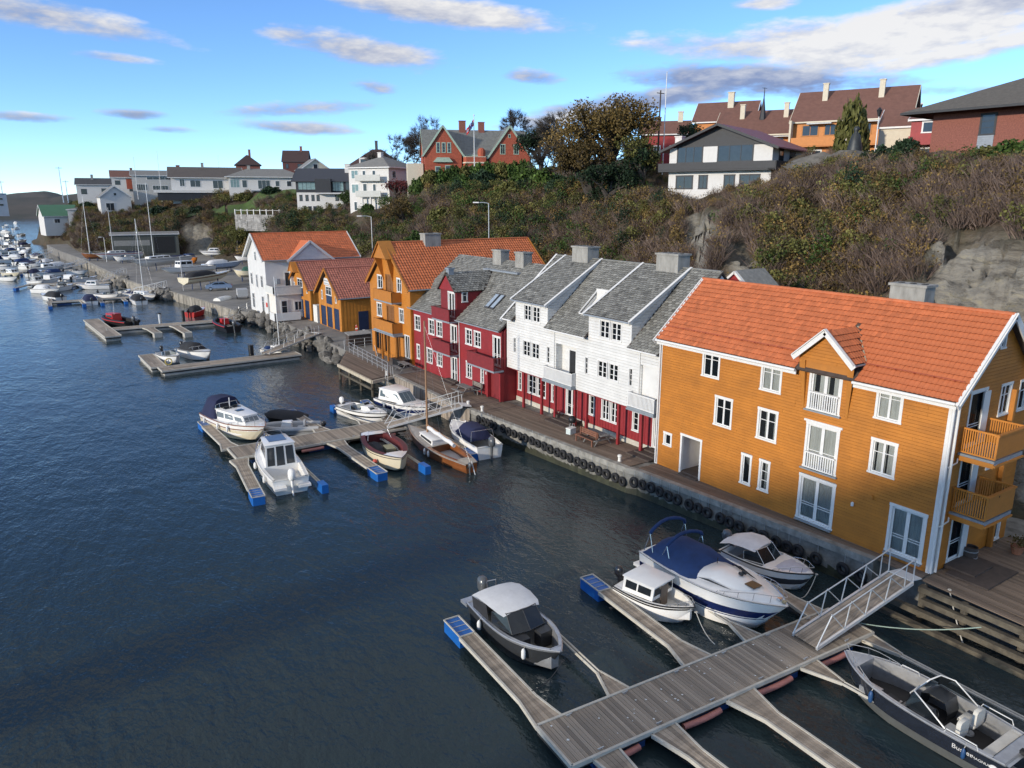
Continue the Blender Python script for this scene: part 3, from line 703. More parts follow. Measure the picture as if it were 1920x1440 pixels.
# entrance recess
m = MB(); m.fbox(fr, 27.9, 28.03, -.12, .05, 1.6, 4.12); m.fbox(fr, 29.44, 29.57, -.12, .05, 1.6, 4.12); m.fbox(fr, 27.88, 29.59, -.12, .06, 3.99, 4.13); b.add(m, 'entrance_frame', WHITE)
m = MB(); m.box(XF+.13, 33.45, 29.50, 29.6, 1.62, 4.05); b.add(m, 'entrance_side', WHITE)
m = MB(); m.box(33.38, 33.44, 28.6, 29.45, 1.75, 3.9); b.add(m, 'entrance_door', M('pale_door', (.55, .53, .48), .5))
m = MB(); m.box(33.36, 33.42, 27.9, 28.55, 1.65, 4.05); b.add(m, 'entrance_back', ORANGE2)
m = MB(); m.box(XF+.0, 33.35, 27.95, 29.5, 1.6, 1.78); m.box(XF-.25, XF, 28.0, 29.45, 1.62, 1.70); b.add(m, 'entrance_step', DARKW)
# white corner boards, downpipes, verge boards, gutter
for y in (Y0+.09, Y1-.07): b.add(MB().box(XF-.05, XF+.02, y-.13, y+.09, 1.62, 9.45), 'corner_board', WHITE)
b.add(MB().box(XF-.05, XF+.22, Y0-.05, Y0+.0, 1.62, 9.45), 'corner_board', WHITE)
pipe(b, [(XF-.16, Y0-.08, 9.45), (XF-.16, Y0-.08, 1.75)], .065, WHITE); pipe(b, [(XF+.1, Y0-.16, 9.4), (XF+.1, Y0-.16, 1.75)], .06, WHITE)
pipe(b, [(XF-.12, Y1-.1, 9.3), (XF-.12, Y1-.1, 1.75)], .05, WHITE)
roof = MB(); ys, ye = 14.28, 31.72
nv = Vector((-SL, 0, 1)).normalized()
dz0, dz1 = 19.15, 21.85
def dskip(p): return 19.0 < p.y < 21.95 and p.z < 11.6-abs(p.y-20.45)*.95+.02
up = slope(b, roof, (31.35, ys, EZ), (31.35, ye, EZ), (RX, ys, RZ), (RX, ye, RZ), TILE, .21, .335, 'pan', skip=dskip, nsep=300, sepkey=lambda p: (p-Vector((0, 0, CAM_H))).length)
slope(b, roof, (2*RX-31.35, ys, EZ), (2*RX-31.35, ye, EZ), (RX, ys, RZ), (RX, ye, RZ), TILE, .3, .4, 'pan', tiles=False)
ro = finish_roof(b, roof, [up], TILE)
m = MB(); n = 46
for k in range(n):      # ridge tiles
    y = ys+(ye-ys)*k/n; m.tn = random.gauss(0, .4); m.tube([(RX, y, RZ+.015), (RX, y+(ye-ys)/n*1.04, RZ+.03)], .10, 7)
b.add(m, 'ridge_tiles', TILE, ro, smooth=50, kind='stuff')
for y in (ys-.04, ye-.03):
    board(b, (31.2, y, EZ-.17), (RX, y, RZ-.02), .07, .30, WHITE); board(b, (2*RX-31.2, y, EZ-.17), (RX, y, RZ-.02), .07, .30, WHITE)
board(b, (31.22, ys-.02, EZ-.08), (RX, ys-.02, RZ+.07), .22, .04, WHITE); board(b, (31.22, ye-.04, EZ-.08), (RX, ye-.04, RZ+.07), .2, .04, WHITE)
for (a, c) in ((ys+.1, 18.95), (22.0, ye-.1)):
    m = MB(); m.tube([(31.27, a, EZ-.07), (31.27, c, EZ-.07)], .075, 8); b.add(m, 'gutter', LEAD if 0 else WHITE, ro, smooth=50)
    m = MB(); m.box(31.36, 31.42, a, c, EZ-.3, EZ-.08); b.add(m, 'fascia', WHITE, ro)
m = MB()
for y in [14.9+.85*k for k in range(19)]:
    if 18.9 < y < 22.2: continue
    for du in (0,): p = Vector((31.35, y, EZ))+Vector((RX-31.35, 0, RZ-EZ)).normalized()*1.0; m.beam(p+nv*.05, p+nv*.14, .05, .05)
for (a, c) in ((14.5, 18.9), (22.2, 31.5)):
    p = Vector((31.35, 0, EZ))+Vector((RX-31.35, 0, RZ-EZ)).normalized()*1.0+nv*.14
    m.tube([(p.x, a, p.z), (p.x, c, p.z)], .02, 5)
b.add(m, 'snow_guard', M('red_brown_steel', (.30, .07, .04), .5), ro)
# hoist dormer
dx = 31.12; dr = MB(); DXR = 31.35+(11.58-EZ)/SL
pr = []
for s in (-1, 1):
    ye_ = 20.45+s*1.52; zz = 11.58-1.52*.88; xb = 31.35+(zz-EZ)/SL
    e0, r0 = Vector((dx, ye_, zz)), Vector((dx, 20.45, 11.58)); r1 = Vector((DXR, 20.45, 11.58)); e1 = Vector((xb, ye_, zz)); N = (e1-e0).cross(r0-e0).normalized(); N = N if N.z > 0 else -N
    dr.add([e0, e1, r1, r0, e0-N*.1, e1-N*.1, r1-N*.1, r0-N*.1], [(0, 1, 2, 3), (7, 6, 5, 4), (0, 4, 5, 1), (1, 5, 6, 2), (2, 6, 7, 3), (3, 7, 4, 0)])
    t = MB(); S = (r0-e0).normalized(); Ls = (r0-e0).length; A = Vector((1, 0, 0)); ns = 6; th = Ls/ns
    for j in range(ns):
        L = (xb-dx)+(DXR-xb)*(j+.5)/ns; na = max(1, int(L/.2))
        for k in range(na):
            t.tn = random.gauss(0, .45); oo = e0+S*(j*th)+A*(k*.2)+N*.004
            tile_geo(t, oo if s > 0 else oo+A*.2, A if s > 0 else -A, S, N, .2, th, 'pan')
    pr.append((t, ([], None)))
dro = finish_roof(b, dr, pr, TILE, name='dormer_roof')
for s in (-1, 1):
    e = (dx-.03, 20.45+s*1.62, 11.58-1.62*.88-.06); board(b, e, (dx-.03, 20.45, 11.58-.03), .07, .27, WHITE); board(b, (e[0]-.02, e[1], e[2]+.15), (dx-.05, 20.45, 11.70), .2, .04, WHITE)
    m = MB(); m.tube([(dx, 20.45+s*1.55, 10.18), (dx+1.0, 20.45+s*1.55, 10.18)], .05, 7); b.add(m, 'gutter', LEAD, dro)
m = MB(); m.tube([(DXR, 20.45, 11.58), (31.35+(10.25-EZ)/SL, 18.95, 10.3)], .05, 5); b.add(m, 'valley_flashing', M('lead_valley', (.36, .31, .22), .6), dro)
dg = MB(); dg.prism([(31.42, 19.05, 10.2), (31.42, 21.85, 10.2), (31.42, 20.45, 11.45)], (2.0, 0, 0)); dg.box(31.5, 32.4, 19.25, 21.65, 9.4, 10.25); dw = b.add(dg, 'dormer_wall', OTRIM)
siding(b, b.front(31.40), 19.05, 21.85, 10.0, 11.4, .155, [], ORANGE, dw, clip=lambda z: (20.45-(11.5-z)/.9, 20.45+(11.5-z)/.9), separate=True)
for s, y in ((-1, 19.3), (1, 21.6)):      # tapered hood cheeks beside the door
    m = MB(); m.prism([(XF-.02, y-.03, 7.5), (XF-.02, y-.03, 10.0), (31.40, y-.03, 10.0)], (0, .07, 0)); m.prism([(XF-.03, y-s*.02, 7.5), (31.40, y-s*.02, 10.0), (31.40, y+s*.30, 10.0), (XF-.03, y+s*.06, 7.5)], (.02, 0, 0)); b.add(m, 'hood_cheek', OTRIM, dw)
balustrade(b, fr, 19.75, 21.3, .12, 7.62, 8.5, WHITE, 13); balustrade(b, fr, 19.6, 21.22, .12, 4.62, 5.45, WHITE, 13)
for (a, c, z) in ((19.55, 21.5, 7.5), (19.4, 21.42, 4.5), (19.4, 21.44, 1.72), (15.0, 16.7, 1.82)):
    m = MB(); m.fbox(fr, a, c, 0, .17, z, z+.07); b.add(m, 'threshold', GREYP)
m = MB(); m.fbox(fr, 19.38, 21.45, .0, .09, 6.96, 7.06); b.add(m, 'door_head', WHITE)
# wall lamps
for (y, z) in ((17.55, 4.2), (18.45, 3.55)): b.add(MB().lathe([(.03, -.1), (.07, -.08), (.07, .08), (.02, .12)], (XF-.1, y, z), 8), 'wall_lamp', WHITE if y > 18 else OTRIM)
# gable balconies
for (zf, xr) in ((7.1, 34.95), (4.4, 34.85)):
    m = MB(); m.box(32.45, xr, 13.1, 14.55, zf-.16, zf); bo = b.add(m, 'balcony', GREYP)
    m = MB(); m.box(32.4, 32.47, 13.1, 14.55, zf-.3, zf-.1); m.box(32.4, xr, 13.03, 13.1, zf-.25, zf-.17); b.add(m, 'edge_beam', ORANGE2, bo)
    L_ = lambda a, d, z: (32.5-d, a, z)
    balustrade(b, L_, 13.1, 14.5, 0, zf+.05, zf+1.15, ORANGE2, 15, th=.035, wd=.05, parent=bo)
    m = MB(); m.box(32.48, xr, 13.08, 13.13, zf+.1, zf+1.05); m.box(32.44, xr+.05, 13.04, 13.2, zf+1.05, zf+1.13); b.add(m, 'parapet', OTRIM, bo)
    Rr = lambda a, d, z: (xr-.05+d, a, z)
    balustrade(b, Rr, 13.1, 14.5, 0, zf+.05, zf+1.15, ORANGE2, 15, th=.035, wd=.05, parent=bo)
    m = MB(); m.tube([(32.42, 14.5, zf-.25), (32.3, 14.45, zf-.4), (XF-.05, 14.48, zf-.5)], .035, 6); b.add(m, 'drain_pipe', WHITE, bo)
chimney(b, 36.2, 37.1, 18.75, 20.5, 11, 13.55, parent=ro)
# doorstep platforms by the gable door
m = MB(); m.box(32.75, 34.4, 13.25, 14.55, 1.65, 1.80); b.add(m, 'doorstep', DARKW); m = MB(); m.box(32.2, 34.9, 12.45, 14.2, 1.64, 1.72); b.add(m, 'doorstep', DARKW)
m = MB(); m.box(36.6, 36.8, 14.35, 14.55, 1.6, 9.3); b.add(m, 'back_post', OTRIM)
# ================================================================== white and red double townhouse
b = Bld('white_townhouse', 'long white clapboard townhouse with slate dormers over a red ground floor', 32.0, 31.75)
X1, Y0, Y1, EZ, RX, RZ = 32.0, 31.78, 48.85, 8.45, 36.9, 13.15
EX = 31.62; SL = (RZ-EZ)/(RX-EX)
core = MB(); blk(X1+.13, 41.6, Y0, 40.0, 4.5, 8.3); blk(33.1, 41.6, 40.0, 42.4, 4.5, 8.3); blk(X1+.13, 33.1, 40.0, 42.4, 7.45, 8.3); blk(X1+.13, 41.6, 42.4, Y1-.1, 4.5, 8.3)
core.prism([(X1+.13, Y0, 8.3), (41.6, Y0, 8.3), (RX, Y0, RZ-.25)], (0, Y1-Y0-.1, 0))
wall = b.add(core, 'upper_wall', WSIDE)
core = MB(); blk(32.93+.13, 41.5, Y0, Y1-.1, 1.6, 4.5); lw = b.add(core, 'lower_wall', RED)
f1, f2 = b.front(X1), b.front(32.93)
W1 = [(44.38, 46.66, 5.78, 7.1), (35.55, 37.74, 5.86, 7.12)]; WS = [(47.55, 47.93, 5.82, 7.05), (43.1, 43.5, 5.8, 7.05), (38.68, 39.06, 5.82, 7.05), (34.23, 34.6, 5.9, 7.1)]
rec = (40.0, 42.4, 4.7, 7.45)
siding(b, f1, 33.52, Y1, 4.5, 8.45, .20, [(a+.04, c-.04, d+.03, e-.03) for a, c, d, e in W1+WS]+[rec], WSIDE, wall); siding(b, f1, Y0, 33.52, 7.5, 8.45, .20, [], WSIDE, wall)
def quad_window(F, a0, a1, z0, z1, bars=2, **k):
    m_ = (a0+a1)/2; window(b, F, a0, m_-.04, z0, z1, 2, bars, .09, **k); window(b, F, m_+.04, a1, z0, z1, 2, bars, .09, **k)
for q in W1: quad_window(f1, *q)
for q in WS: window(b, f1, *q, 1, 2, .055)
LW = [(48.1, 48.6, 2.5, 4.08), (44.8, 47.25, 2.55, 4.18), (43.5, 44.1, 2.5, 3.95), (39.0, 39.6, 2.6, 4.15), (36.45, 38.25, 2.6, 4.18), (34.45, 35.1, 2.6, 4.02)]; LD = [(40.95, 42.3, 1.9, 4.2), (32.0, 33.2, 1.9, 4.2)]
siding(b, f2, Y0, Y1, 1.98, 4.5, .15, [(a+.04, c-.04, d+.03, e-.03) for a, c, d, e in LW+LD], RED, lw, vertical=True, out=.02)
for q in LW:
    if q[1]-q[0] > 1: quad_window(f2, *q)
    else: window(b, f2, *q, 1, 2, .09, curtain=.9)
for q in LD: window(b, f2, *q, 2 if q[0] > 40 else 1, 1, .12, curtain=1.0, door=True, name='glazed_door')
m = MB(); m.fbox(f2, Y0, Y1, -.1, .05, 1.6, 1.97); b.add(m, 'plinth', M('cream_plinth', (.50, .46, .38), .85, .12), lw)
m = MB(); m.box(X1+.02, 33.0, Y0, Y1-.1, 4.42, 4.5); b.add(m, 'soffit', DKRED)
for (x, y) in ((32.12, 46.66), (32.12, 44.25), (32.12, 42.55), (32.2, 40.3), (32.12, 38.9), (32.15, 35.6), (32.15, 33.4)): b.add(MB().box(x-.09, x+.09, y-.09, y+.09, 1.6, 4.45), 'post', RED)
b.add(MB().box(X1-.03, X1+.02, Y1-.14, Y1, 4.5, 8.4), 'corner_board', WHITE)
# recessed balconies
def recess(y0, y1, yb0, yb1, dy0, dy1):
    m = MB(); m.box(32.60, 32.66, y0, y1, 4.7, 7.5); wl_ = b.add(m, 'recess_wall', WSIDE)
    siding(b, b.front(32.60), y0, y1, 4.7, 7.45, .2, [(dy0, dy1, 4.7, 7.0)], WSIDE, wl_); siding(b, b.near(y1), X1, 32.60, 4.7, 7.45, .2, [], WSIDE, wl_)
    window(b, b.front(32.58), dy0, dy1, 4.75, 7.15, 1, 1, .12, curtain=.0, door=True, depth=.015, name='balcony_door')
    m = MB(); m.box(31.55, 33.1, yb0, yb1, 4.6, 4.72); bo = b.add(m, 'balcony', GREYP)
    balustrade(b, b.front(31.6), yb0, yb1, 0, 4.74, 5.66, WHITE, int((yb1-yb0)/.11), wd=.075, th=.02, parent=bo)
    balustrade(b, b.near(yb0+.05), 31.6, X1, 0, 4.74, 5.66, WHITE, 4, wd=.075, th=.02, parent=bo); balustrade(b, b.near(yb1-.05), 31.6, X1, 0, 4.74, 5.66, WHITE, 4, wd=.075, th=.02, parent=bo)
    m = MB(); m.box(31.5, X1, yb0-.05, yb1+.05, 4.5, 4.6); b.add(m, 'slab', GREYP, bo)
recess(40.0, 42.4, 40.0, 43.4, 40.65, 41.6); recess(31.8, 33.5, 31.8, 34.2, 32.2, 33.05)
# main roof in three fields between the dormers, with a cut-in between them
roof = MB(); D1, D2_ = (43.45, 47.65), (34.5, 38.75); res = []
def P(x): return EZ+(x-EX)*SL
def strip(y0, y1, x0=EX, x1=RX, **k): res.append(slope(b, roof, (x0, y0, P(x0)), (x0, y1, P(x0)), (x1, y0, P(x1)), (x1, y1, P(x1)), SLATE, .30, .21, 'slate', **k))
strip(31.72, 34.5); strip(47.65, 48.95)
cx0, cx1, cy0, cy1 = 33.0, 34.6, 39.0, 41.1
strip(38.75, 43.45, EX, cx0); strip(38.75, 43.45, cx1, RX); strip(38.75, cy0, cx0, cx1); strip(cy1, 43.45, cx0, cx1)
slope(b, roof, (2*RX-EX, Y0, EZ), (2*RX-EX, Y1+.1, EZ), (RX, Y0, RZ), (RX, Y1+.1, RZ), SLATE, .3, .3, 'slate', tiles=False)
drf = MB()
for (y0, y1) in (D1, D2_):
    res.append(slope(b, drf, (31.68, y0-.12, 10.08), (31.68, y1+.12, 10.08), (RX, y0-.12, RZ+.02), (RX, y1+.12, RZ+.02), SLATE, .30, .21, 'slate'))
ro = finish_roof(b, roof, res[:-2], SLATE); dro = finish_roof(b, drf, res[-2:], SLATE, name='dormer_roof')
m = MB(); zc0, zc1 = P(cx0), P(cx1)
m.box(cx1-.04, cx1, cy0, cy1, zc0-.1, zc1+.25); m.prism([(cx0, cy1, zc0), (cx1, cy1, zc0), (cx1, cy1, zc1+.06)], (0, .05, 0)); m.box(cx0, cx1, cy0, cy1, zc0-.14, zc0-.1); b.add(m, 'roof_cut_in', WSIDE, ro)
window(b, b.front(cx1-.05), cy0+.1, cy0+1.15, zc0-.05, zc1+.2, 1, 0, .1, name='roof_terrace_door')
m = MB(); m.beam((cx0, cy1-.03, zc0+.05), (cx1, cy1-.03, zc1+.08), .08, .08); m.beam((cx0, cy0, zc0+.03), (cx0, cy1, zc0+.03), .06, .08); b.add(m, 'cut_in_trim', WHITE, ro)
for (y0, y1) in (D1, D2_):
    dm = MB(); dm.prism([(X1+.08, y0+.05, 8.3), (X1+.08, y0+.05, 9.98), (36.6, y0+.05, 12.9)], (0, y1-y0-.1, 0)); dwo = b.add(dm, 'dormer_wall', WSIDE)
    win = (y0+.92, y1-1.1, 8.56, 9.86)
    siding(b, b.front(X1+.02), y0, y1, 8.45, 10.0, .2, [(win[0]+.05, win[1]-.05, win[2]+.03, win[3]-.03)], WSIDE, dwo)
    sl2 = (RZ-10.08)/(RX-31.68)
    siding(b, b.near(y0), X1, 36.6, 8.45, 13.0, .2, [], WSIDE, dwo, clip=lambda z: (max(X1, 31.68+(z+.1-10.08)/sl2), max(X1, EX+(z-EZ)/SL-.02)))
    quad_window(b.front(X1+.02), *win)
    for y in (y0-.14, y1+.14):
        board(b, (31.6, y, 9.98), (RX, y, RZ-.03), .06, .22, WHITE, parent=dro); board(b, (31.6, y, 10.11), (RX, y, RZ+.09), .20, .035, WHITE, parent=dro)
    m = MB(); m.tube([(31.6, y0-.1, 10.02), (31.6, y1+.1, 10.02)], .06, 7); b.add(m, 'gutter', LEAD, dro, smooth=50)
    b.add(MB().box(X1-.03, X1+.03, y0-.02, y0+.1, 8.4, 10.0), 'corner_board', WHITE, dwo)
for y in (48.98,):
    board(b, (31.45, y, EZ-.2), (RX, y, RZ-.05), .06, .26, WHITE); board(b, (31.45, y, EZ-.04), (RX, y, RZ+.08), .2, .04, WHITE)
for (a, c) in ((31.8, 34.5), (38.7, 43.4), (47.7, 48.9)):
    m = MB(); m.tube([(EX-.06, a, EZ-.05), (EX-.06, c, EZ-.05)], .06, 7); b.add(m, 'gutter', WHITE, ro, smooth=50)
for y in (42.55, 33.6): pipe(b, [(X1-.06, y, 8.3), (X1-.06, y, 4.6)], .045, WHITE)
chimney(b, 36.3, 37.4, 44.3, 46.2, 12, 14.05, parent=ro); chimney(b, 36.3, 37.4, 35.0, 37.0, 12, 14.05, parent=ro)
m = MB(); m.box(RX-.12, RX+.12, Y0, Y1, RZ-.02, RZ+.05); b.add(m, 'ridge_cap', SLATE, ro)
# timber steps to the ground floor doors
for (y0, y1) in ((40.2, 42.9), (31.85, 33.9)):
    for k in range(3): b.add(MB().box(31.35+k*.5, 32.9, y0+k*.05, y1-k*.2, 1.62+k*.1, 1.72+k*.1), 'step', DARKW)
# small red gable with white verge behind the slate roof
g = Bld('red_back_gable', 'small red gable with white verge boards peeping over the slate roof ridge', 41.7, 33.0, 9.5, cat='house')
m = MB(); m.prism([(41.7, 33.2, 9.5), (41.7, 36.2, 9.5), (41.7, 36.2, 11.4), (41.7, 34.7, 12.6), (41.7, 33.2, 11.4)], (3, 0, 0)); g.add(m, 'wall', RED)
for s in (-1, 1): board(g, (41.6, 34.7+s*1.8, 11.15), (41.6, 34.7, 12.65), .25, .16, WHITE); board(g, (43.2, 34.7+s*1.8, 11.25), (43.2, 34.7, 12.75), 3, .06, SLATE, 'roof')
# ================================================================== dark red townhouse
b = Bld('red_townhouse', 'dark red clapboard townhouse with slate roof and red balconies', 31.6, 48.9)
X1, Y0, Y1, EX, EZ, RX, RZ = 31.6, 48.95, 65.3, 31.28, 7.4, 37.2, 12.2; SL = (RZ-EZ)/(RX-EX)
core = MB(); blk(X1+.13, 42.8, Y0, Y1, 1.6, 7.3); core.prism([(X1+.13, Y0, 7.3), (42.8, Y0, 7.3), (RX, Y0, RZ-.2)], (0, Y1-Y0, 0)); wall = b.add(core, 'wall', RED)
f1 = b.front(X1)
WN = [(63.25, 64.5, 5.27, 6.78), (60.42, 61.6, 5.29, 6.78), (58.88, 60.04, 5.32, 6.8), (53.6, 54.75, 5.43, 6.86), (52.18, 53.32, 5.45, 6.86), (63.52, 64.2, 2.47, 3.97), (60.95, 62.1, 2.5, 3.98), (59.0, 60.08, 2.54, 4.03), (53.7, 54.7, 2.5, 4.0), (51.75, 52.3, 2.5, 4.0)]
DN = [(56.2, 57.4, 4.4, 6.85), (49.15, 50.35, 4.4, 6.9), (56.25, 57.42, 1.7, 4.0)]
siding(b, f1, Y0, Y1, 1.65, 7.4, .16, [(a+.04, c-.04, d+.03, e-.03) for a, c, d, e in WN+DN]+[(49.0, 50.9, 1.6, 3.9)], RED, wall)
for q in WN: window(b, f1, *q, 2 if q[1]-q[0] > .9 else 1, 2, .1, curtain=.35)
for q in DN: window(b, f1, *q, 2, 1, .1, curtain=.6, door=True, name='balcony_door')
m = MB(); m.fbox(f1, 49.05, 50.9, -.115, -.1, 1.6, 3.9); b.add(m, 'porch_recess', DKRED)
for a in (48.98, 50.9): b.add(MB().fbox(f1, a-.08, a+.12, -.1, .25, 1.6, 4.0), 'porch_post', RED)
roof = MB()
sk = lambda p: (55.95 < p.y < 58.85 and p.z < 11.35-abs(p.y-57.4)*1.0)
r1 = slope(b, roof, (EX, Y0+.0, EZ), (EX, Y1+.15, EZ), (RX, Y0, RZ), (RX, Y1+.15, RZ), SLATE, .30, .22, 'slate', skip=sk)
slope(b, roof, (2*RX-EX, Y0, EZ), (2*RX-EX, Y1+.15, EZ), (RX, Y0, RZ), (RX, Y1+.15, RZ), SLATE, .3, .3, 'slate', tiles=False)
ro = finish_roof(b, roof, [r1], SLATE)
m = MB(); m.tube([(EX-.06, Y0, EZ-.05), (EX-.06, Y1, EZ-.05)], .055, 7); b.add(m, 'gutter', LEAD, ro, smooth=50)
chimney(b, 36.6, 37.5, 56.9, 58.3, 11.3, 13.1, parent=ro); chimney(b, 36.6, 37.5, 53.3, 54.6, 11.3, 13.1, parent=ro)
m = MB(); m.beam((36.0, 53.0, 11.35), (36.0, 58.6, 11.35), .5, .14); b.add(m, 'chimney_flashing', LEAD, ro)
dr = MB(); pr = []; DX = EX+(11.35-EZ)/SL; dx = 31.15
for s in (-1, 1):
    ye_ = 57.4+s*1.62; zz = 11.35-1.62*.95; xb = EX+(zz-EZ)/SL
    e0, r0, r1_, e1 = Vector((dx, ye_, zz)), Vector((dx, 57.4, 11.35)), Vector((DX, 57.4, 11.35)), Vector((xb, ye_, zz)); N = (e1-e0).cross(r0-e0).normalized(); N = N if N.z > 0 else -N
    dr.add([e0, e1, r1_, r0, e0-N*.1, e1-N*.1, r1_-N*.1, r0-N*.1], [(0, 1, 2, 3), (7, 6, 5, 4), (0, 4, 5, 1), (1, 5, 6, 2), (2, 6, 7, 3), (3, 7, 4, 0)])
    t = MB(); S = (r0-e0).normalized(); Ls = (r0-e0).length; A = Vector((1, 0, 0)); ns = 10; th = Ls/ns
    for j in range(ns):
        L = (xb-dx)+(DX-xb)*(j+.5)/ns
        for k in range(int(L/.3)):
            t.tn = random.gauss(0, .45); oo = e0+S*(j*th)+A*(k*.3+(.15 if j % 2 else 0))+N*.004; tile_geo(t, oo if s > 0 else oo+A*.3, A if s > 0 else -A, S, N, .3, th, 'slate')
    pr.append((t, ([], None)))
finish_roof(b, dr, pr, SLATE, name='dormer_roof')
dm = MB(); dm.box(31.45, 34, 56.0, 58.8, 7.3, 9.95); dm.prism([(31.3, 55.95, 9.85), (31.3, 58.85, 9.85), (31.3, 57.4, 11.22)], (3, 0, 0)); dwo = b.add(dm, 'dormer_wall', DKRED)
siding(b, b.front(31.3), 55.95, 58.85, 9.85, 11.2, .16, [], RED, dwo, clip=lambda z: (57.4-(11.2-z)*1.05, 57.4+(11.2-z)*1.05)); siding(b, b.near(56.0), 31.45, 34, 7.6, 9.9, .16, [(32.0, 32.5, 8.9, 9.75)], RED, dwo, clip=lambda z: (31.45, EX+(z-EZ)/SL))
window(b, b.near(55.97), 31.95, 32.55, 8.85, 9.8, 1, 1, .09, depth=.0, simple=True); window(b, b.front(31.4), 56.15, 57.35, 7.5, 9.75, 2, 1, .1, curtain=.9, door=True, depth=.02, name='dormer_door')
chimney(b, 31.4, 31.9, 57.15, 57.65, 11.1, 11.75, LEAD)
for (y0, y1, zf) in ((55.9, 59.1, 7.25), (55.9, 59.1, 4.3), (48.75, 52.9, 4.25)):
    m = MB(); m.box(30.65, X1, y0, y1, zf-.14, zf); bo = b.add(m, 'balcony', LEAD)
    m = MB(); m.box(30.62, 30.7, y0, y1, zf+.02, zf+.98); m.box(30.58, 30.76, y0-.04, y1+.04, zf+.98, zf+1.05); b.add(m, 'parapet', DKRED, bo)
    balustrade(b, b.near(y0+.05), 30.68, X1, 0, zf+.02, zf+1.05, DKRED, 7, wd=.05, parent=bo); balustrade(b, b.near(y1-.05), 30.68, X1, 0, zf+.02, zf+1.05, DKRED, 7, wd=.05, parent=bo)
pipe(b, [(X1-.08, 55.75, 7.3), (X1-.08, 55.75, 1.7)], .04, WHITE); pipe(b, [(X1-.07, 48.99, 7.3), (X1-.07, 48.99, 4)], .04, RED)
def on_slope(px): return EZ+(px-EX)*SL
for (y0, y1) in ((52.1, 52.75), (52.9, 53.55)):      # skylights
    m = MB(); a, c = 32.7, 34.0; za, zb = on_slope(a)+.1, on_slope(c)+.1
    m.prism([(a, y0, za), (a, y1, za), (c, y1, zb), (c, y0, zb)], (0, 0, .05)); so = b.add(m, 'skylight', DROOF, ro)
    m = MB(); m.prism([(a+.1, y0+.08, za+.14), (a+.1, y1-.08, za+.14), (c-.1, y1-.08, zb+.01), (c-.1, y0+.08, zb+.01)], (0, 0, .01)); b.add(m, 'pane', M('skylight_pane', (.30, .36, .42), .08, .1), so)
m = MB(); c = Vector((X1-.06, 51.15, 3.55)); m.lathe([(.28, -.03), (.28, .03)], (0, 0, 0), 20); m.v = [(c.x-z, c.y+x, c.z+y) for x, y, z in m.v]; so = b.add(m, 'round_sign', BLACK)
m = MB(); m.lathe([(.17, -.03), (.17, .045)], (0, 0, 0), 18); m.v = [(c.x-z, c.y+.07+x, c.z+y) for x, y, z in m.v]; b.add(m, 'sign_face', WHITE, so)
for k, zz in enumerate((1.62, 1.74)): b.add(MB().box(30.7+k*.4, X1, 55.8+k*.1, 57.9-k*.1, zz, zz+.12), 'step', DARKW)
# ================================================================== ochre warehouse with the hoist hood
def gable_house(name, label, X, y0, y1, ez, rz_, depth, wallm, roofm, tw, th, style, over=.35, xo=.35, boards='h', pitch=.2, trim=None, ops=(), cat='house', sideops=(), z0=1.6, underm=None, vergemat=None):
    b = Bld(name, label, X, y0, z0, cat=cat); c = (y0+y1)/2; sl = (rz_-ez)/((y1-y0)/2+over)
    core = MB(); ci = 0.0 if boards == 'none' else .13; core.prism([(X+ci, y0+ci, z0), (X+ci, y1-ci, z0), (X+ci, y1-ci, ez+over*sl-.15), (X+ci, c, rz_-.25), (X+ci, y0+ci, ez+over*sl-.15)], (depth-.2, 0, 0)); b.wall = b.add(core, 'wall', wallm)
    f = b.front(X); topz = ez+over*sl
    cl = lambda z: (y0, y1) if z < topz-.05 else (c-(rz_-z)/sl+.04, c+(rz_-z)/sl-.04)
    cv = lambda a: rz_-abs(a-c)*sl-.06
    oo = [(a+.04, e-.04, d+.03, g-.03) for a, e, d, g in ops]; so = [(a+.04, e-.04, d+.03, g-.03) for a, e, d, g in sideops]
    if boards == 'h': siding(b, f, y0, y1, z0, rz_-.12, pitch, oo, wallm, b.wall, clip=cl); siding(b, b.near(y0), X, X+depth, z0, topz-.1, pitch, so, wallm, b.wall)
    elif boards == 'v': siding(b, f, y0, y1, z0, rz_, pitch, oo, wallm, b.wall, clip=cv, vertical=True); siding(b, b.near(y0), X, X+depth, z0, topz-.1, pitch, so, wallm, b.wall, vertical=True)
    roof = MB(); x0, x1 = X-xo, X+depth+xo
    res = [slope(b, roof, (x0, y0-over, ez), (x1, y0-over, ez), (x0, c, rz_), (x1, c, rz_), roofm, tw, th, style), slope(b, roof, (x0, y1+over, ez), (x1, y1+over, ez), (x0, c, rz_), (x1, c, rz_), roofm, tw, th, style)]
    b.roof = finish_roof(b, roof, res, roofm, underm)
    tr = trim or wallm
    for s in (-1, 1):
        for x in (x0-.03, x1+.03): board(b, (x, c+s*((y1-y0)/2+over+.05), ez-.14), (x, c, rz_-.02), .06, .28, vergemat or tr, up=(0, 0, 1)); board(b, (x, c+s*((y1-y0)/2+over+.05), ez+.03), (x, c, rz_+.1), .16, .04, vergemat or tr)
    m = MB(); m.tube([(x0, c, rz_+.04), (x1, c, rz_+.04)], .11, 7); b.add(m, 'ridge_cap', roofm, b.roof, smooth=50)
    m = MB(); m.tube([(x0, y0-over-.05, ez-.04), (x1, y0-over-.05, ez-.04)], .07, 7); b.add(m, 'gutter', LEAD, b.roof, smooth=50)
    b.f = f; b.c = c; b.sl = sl; return b
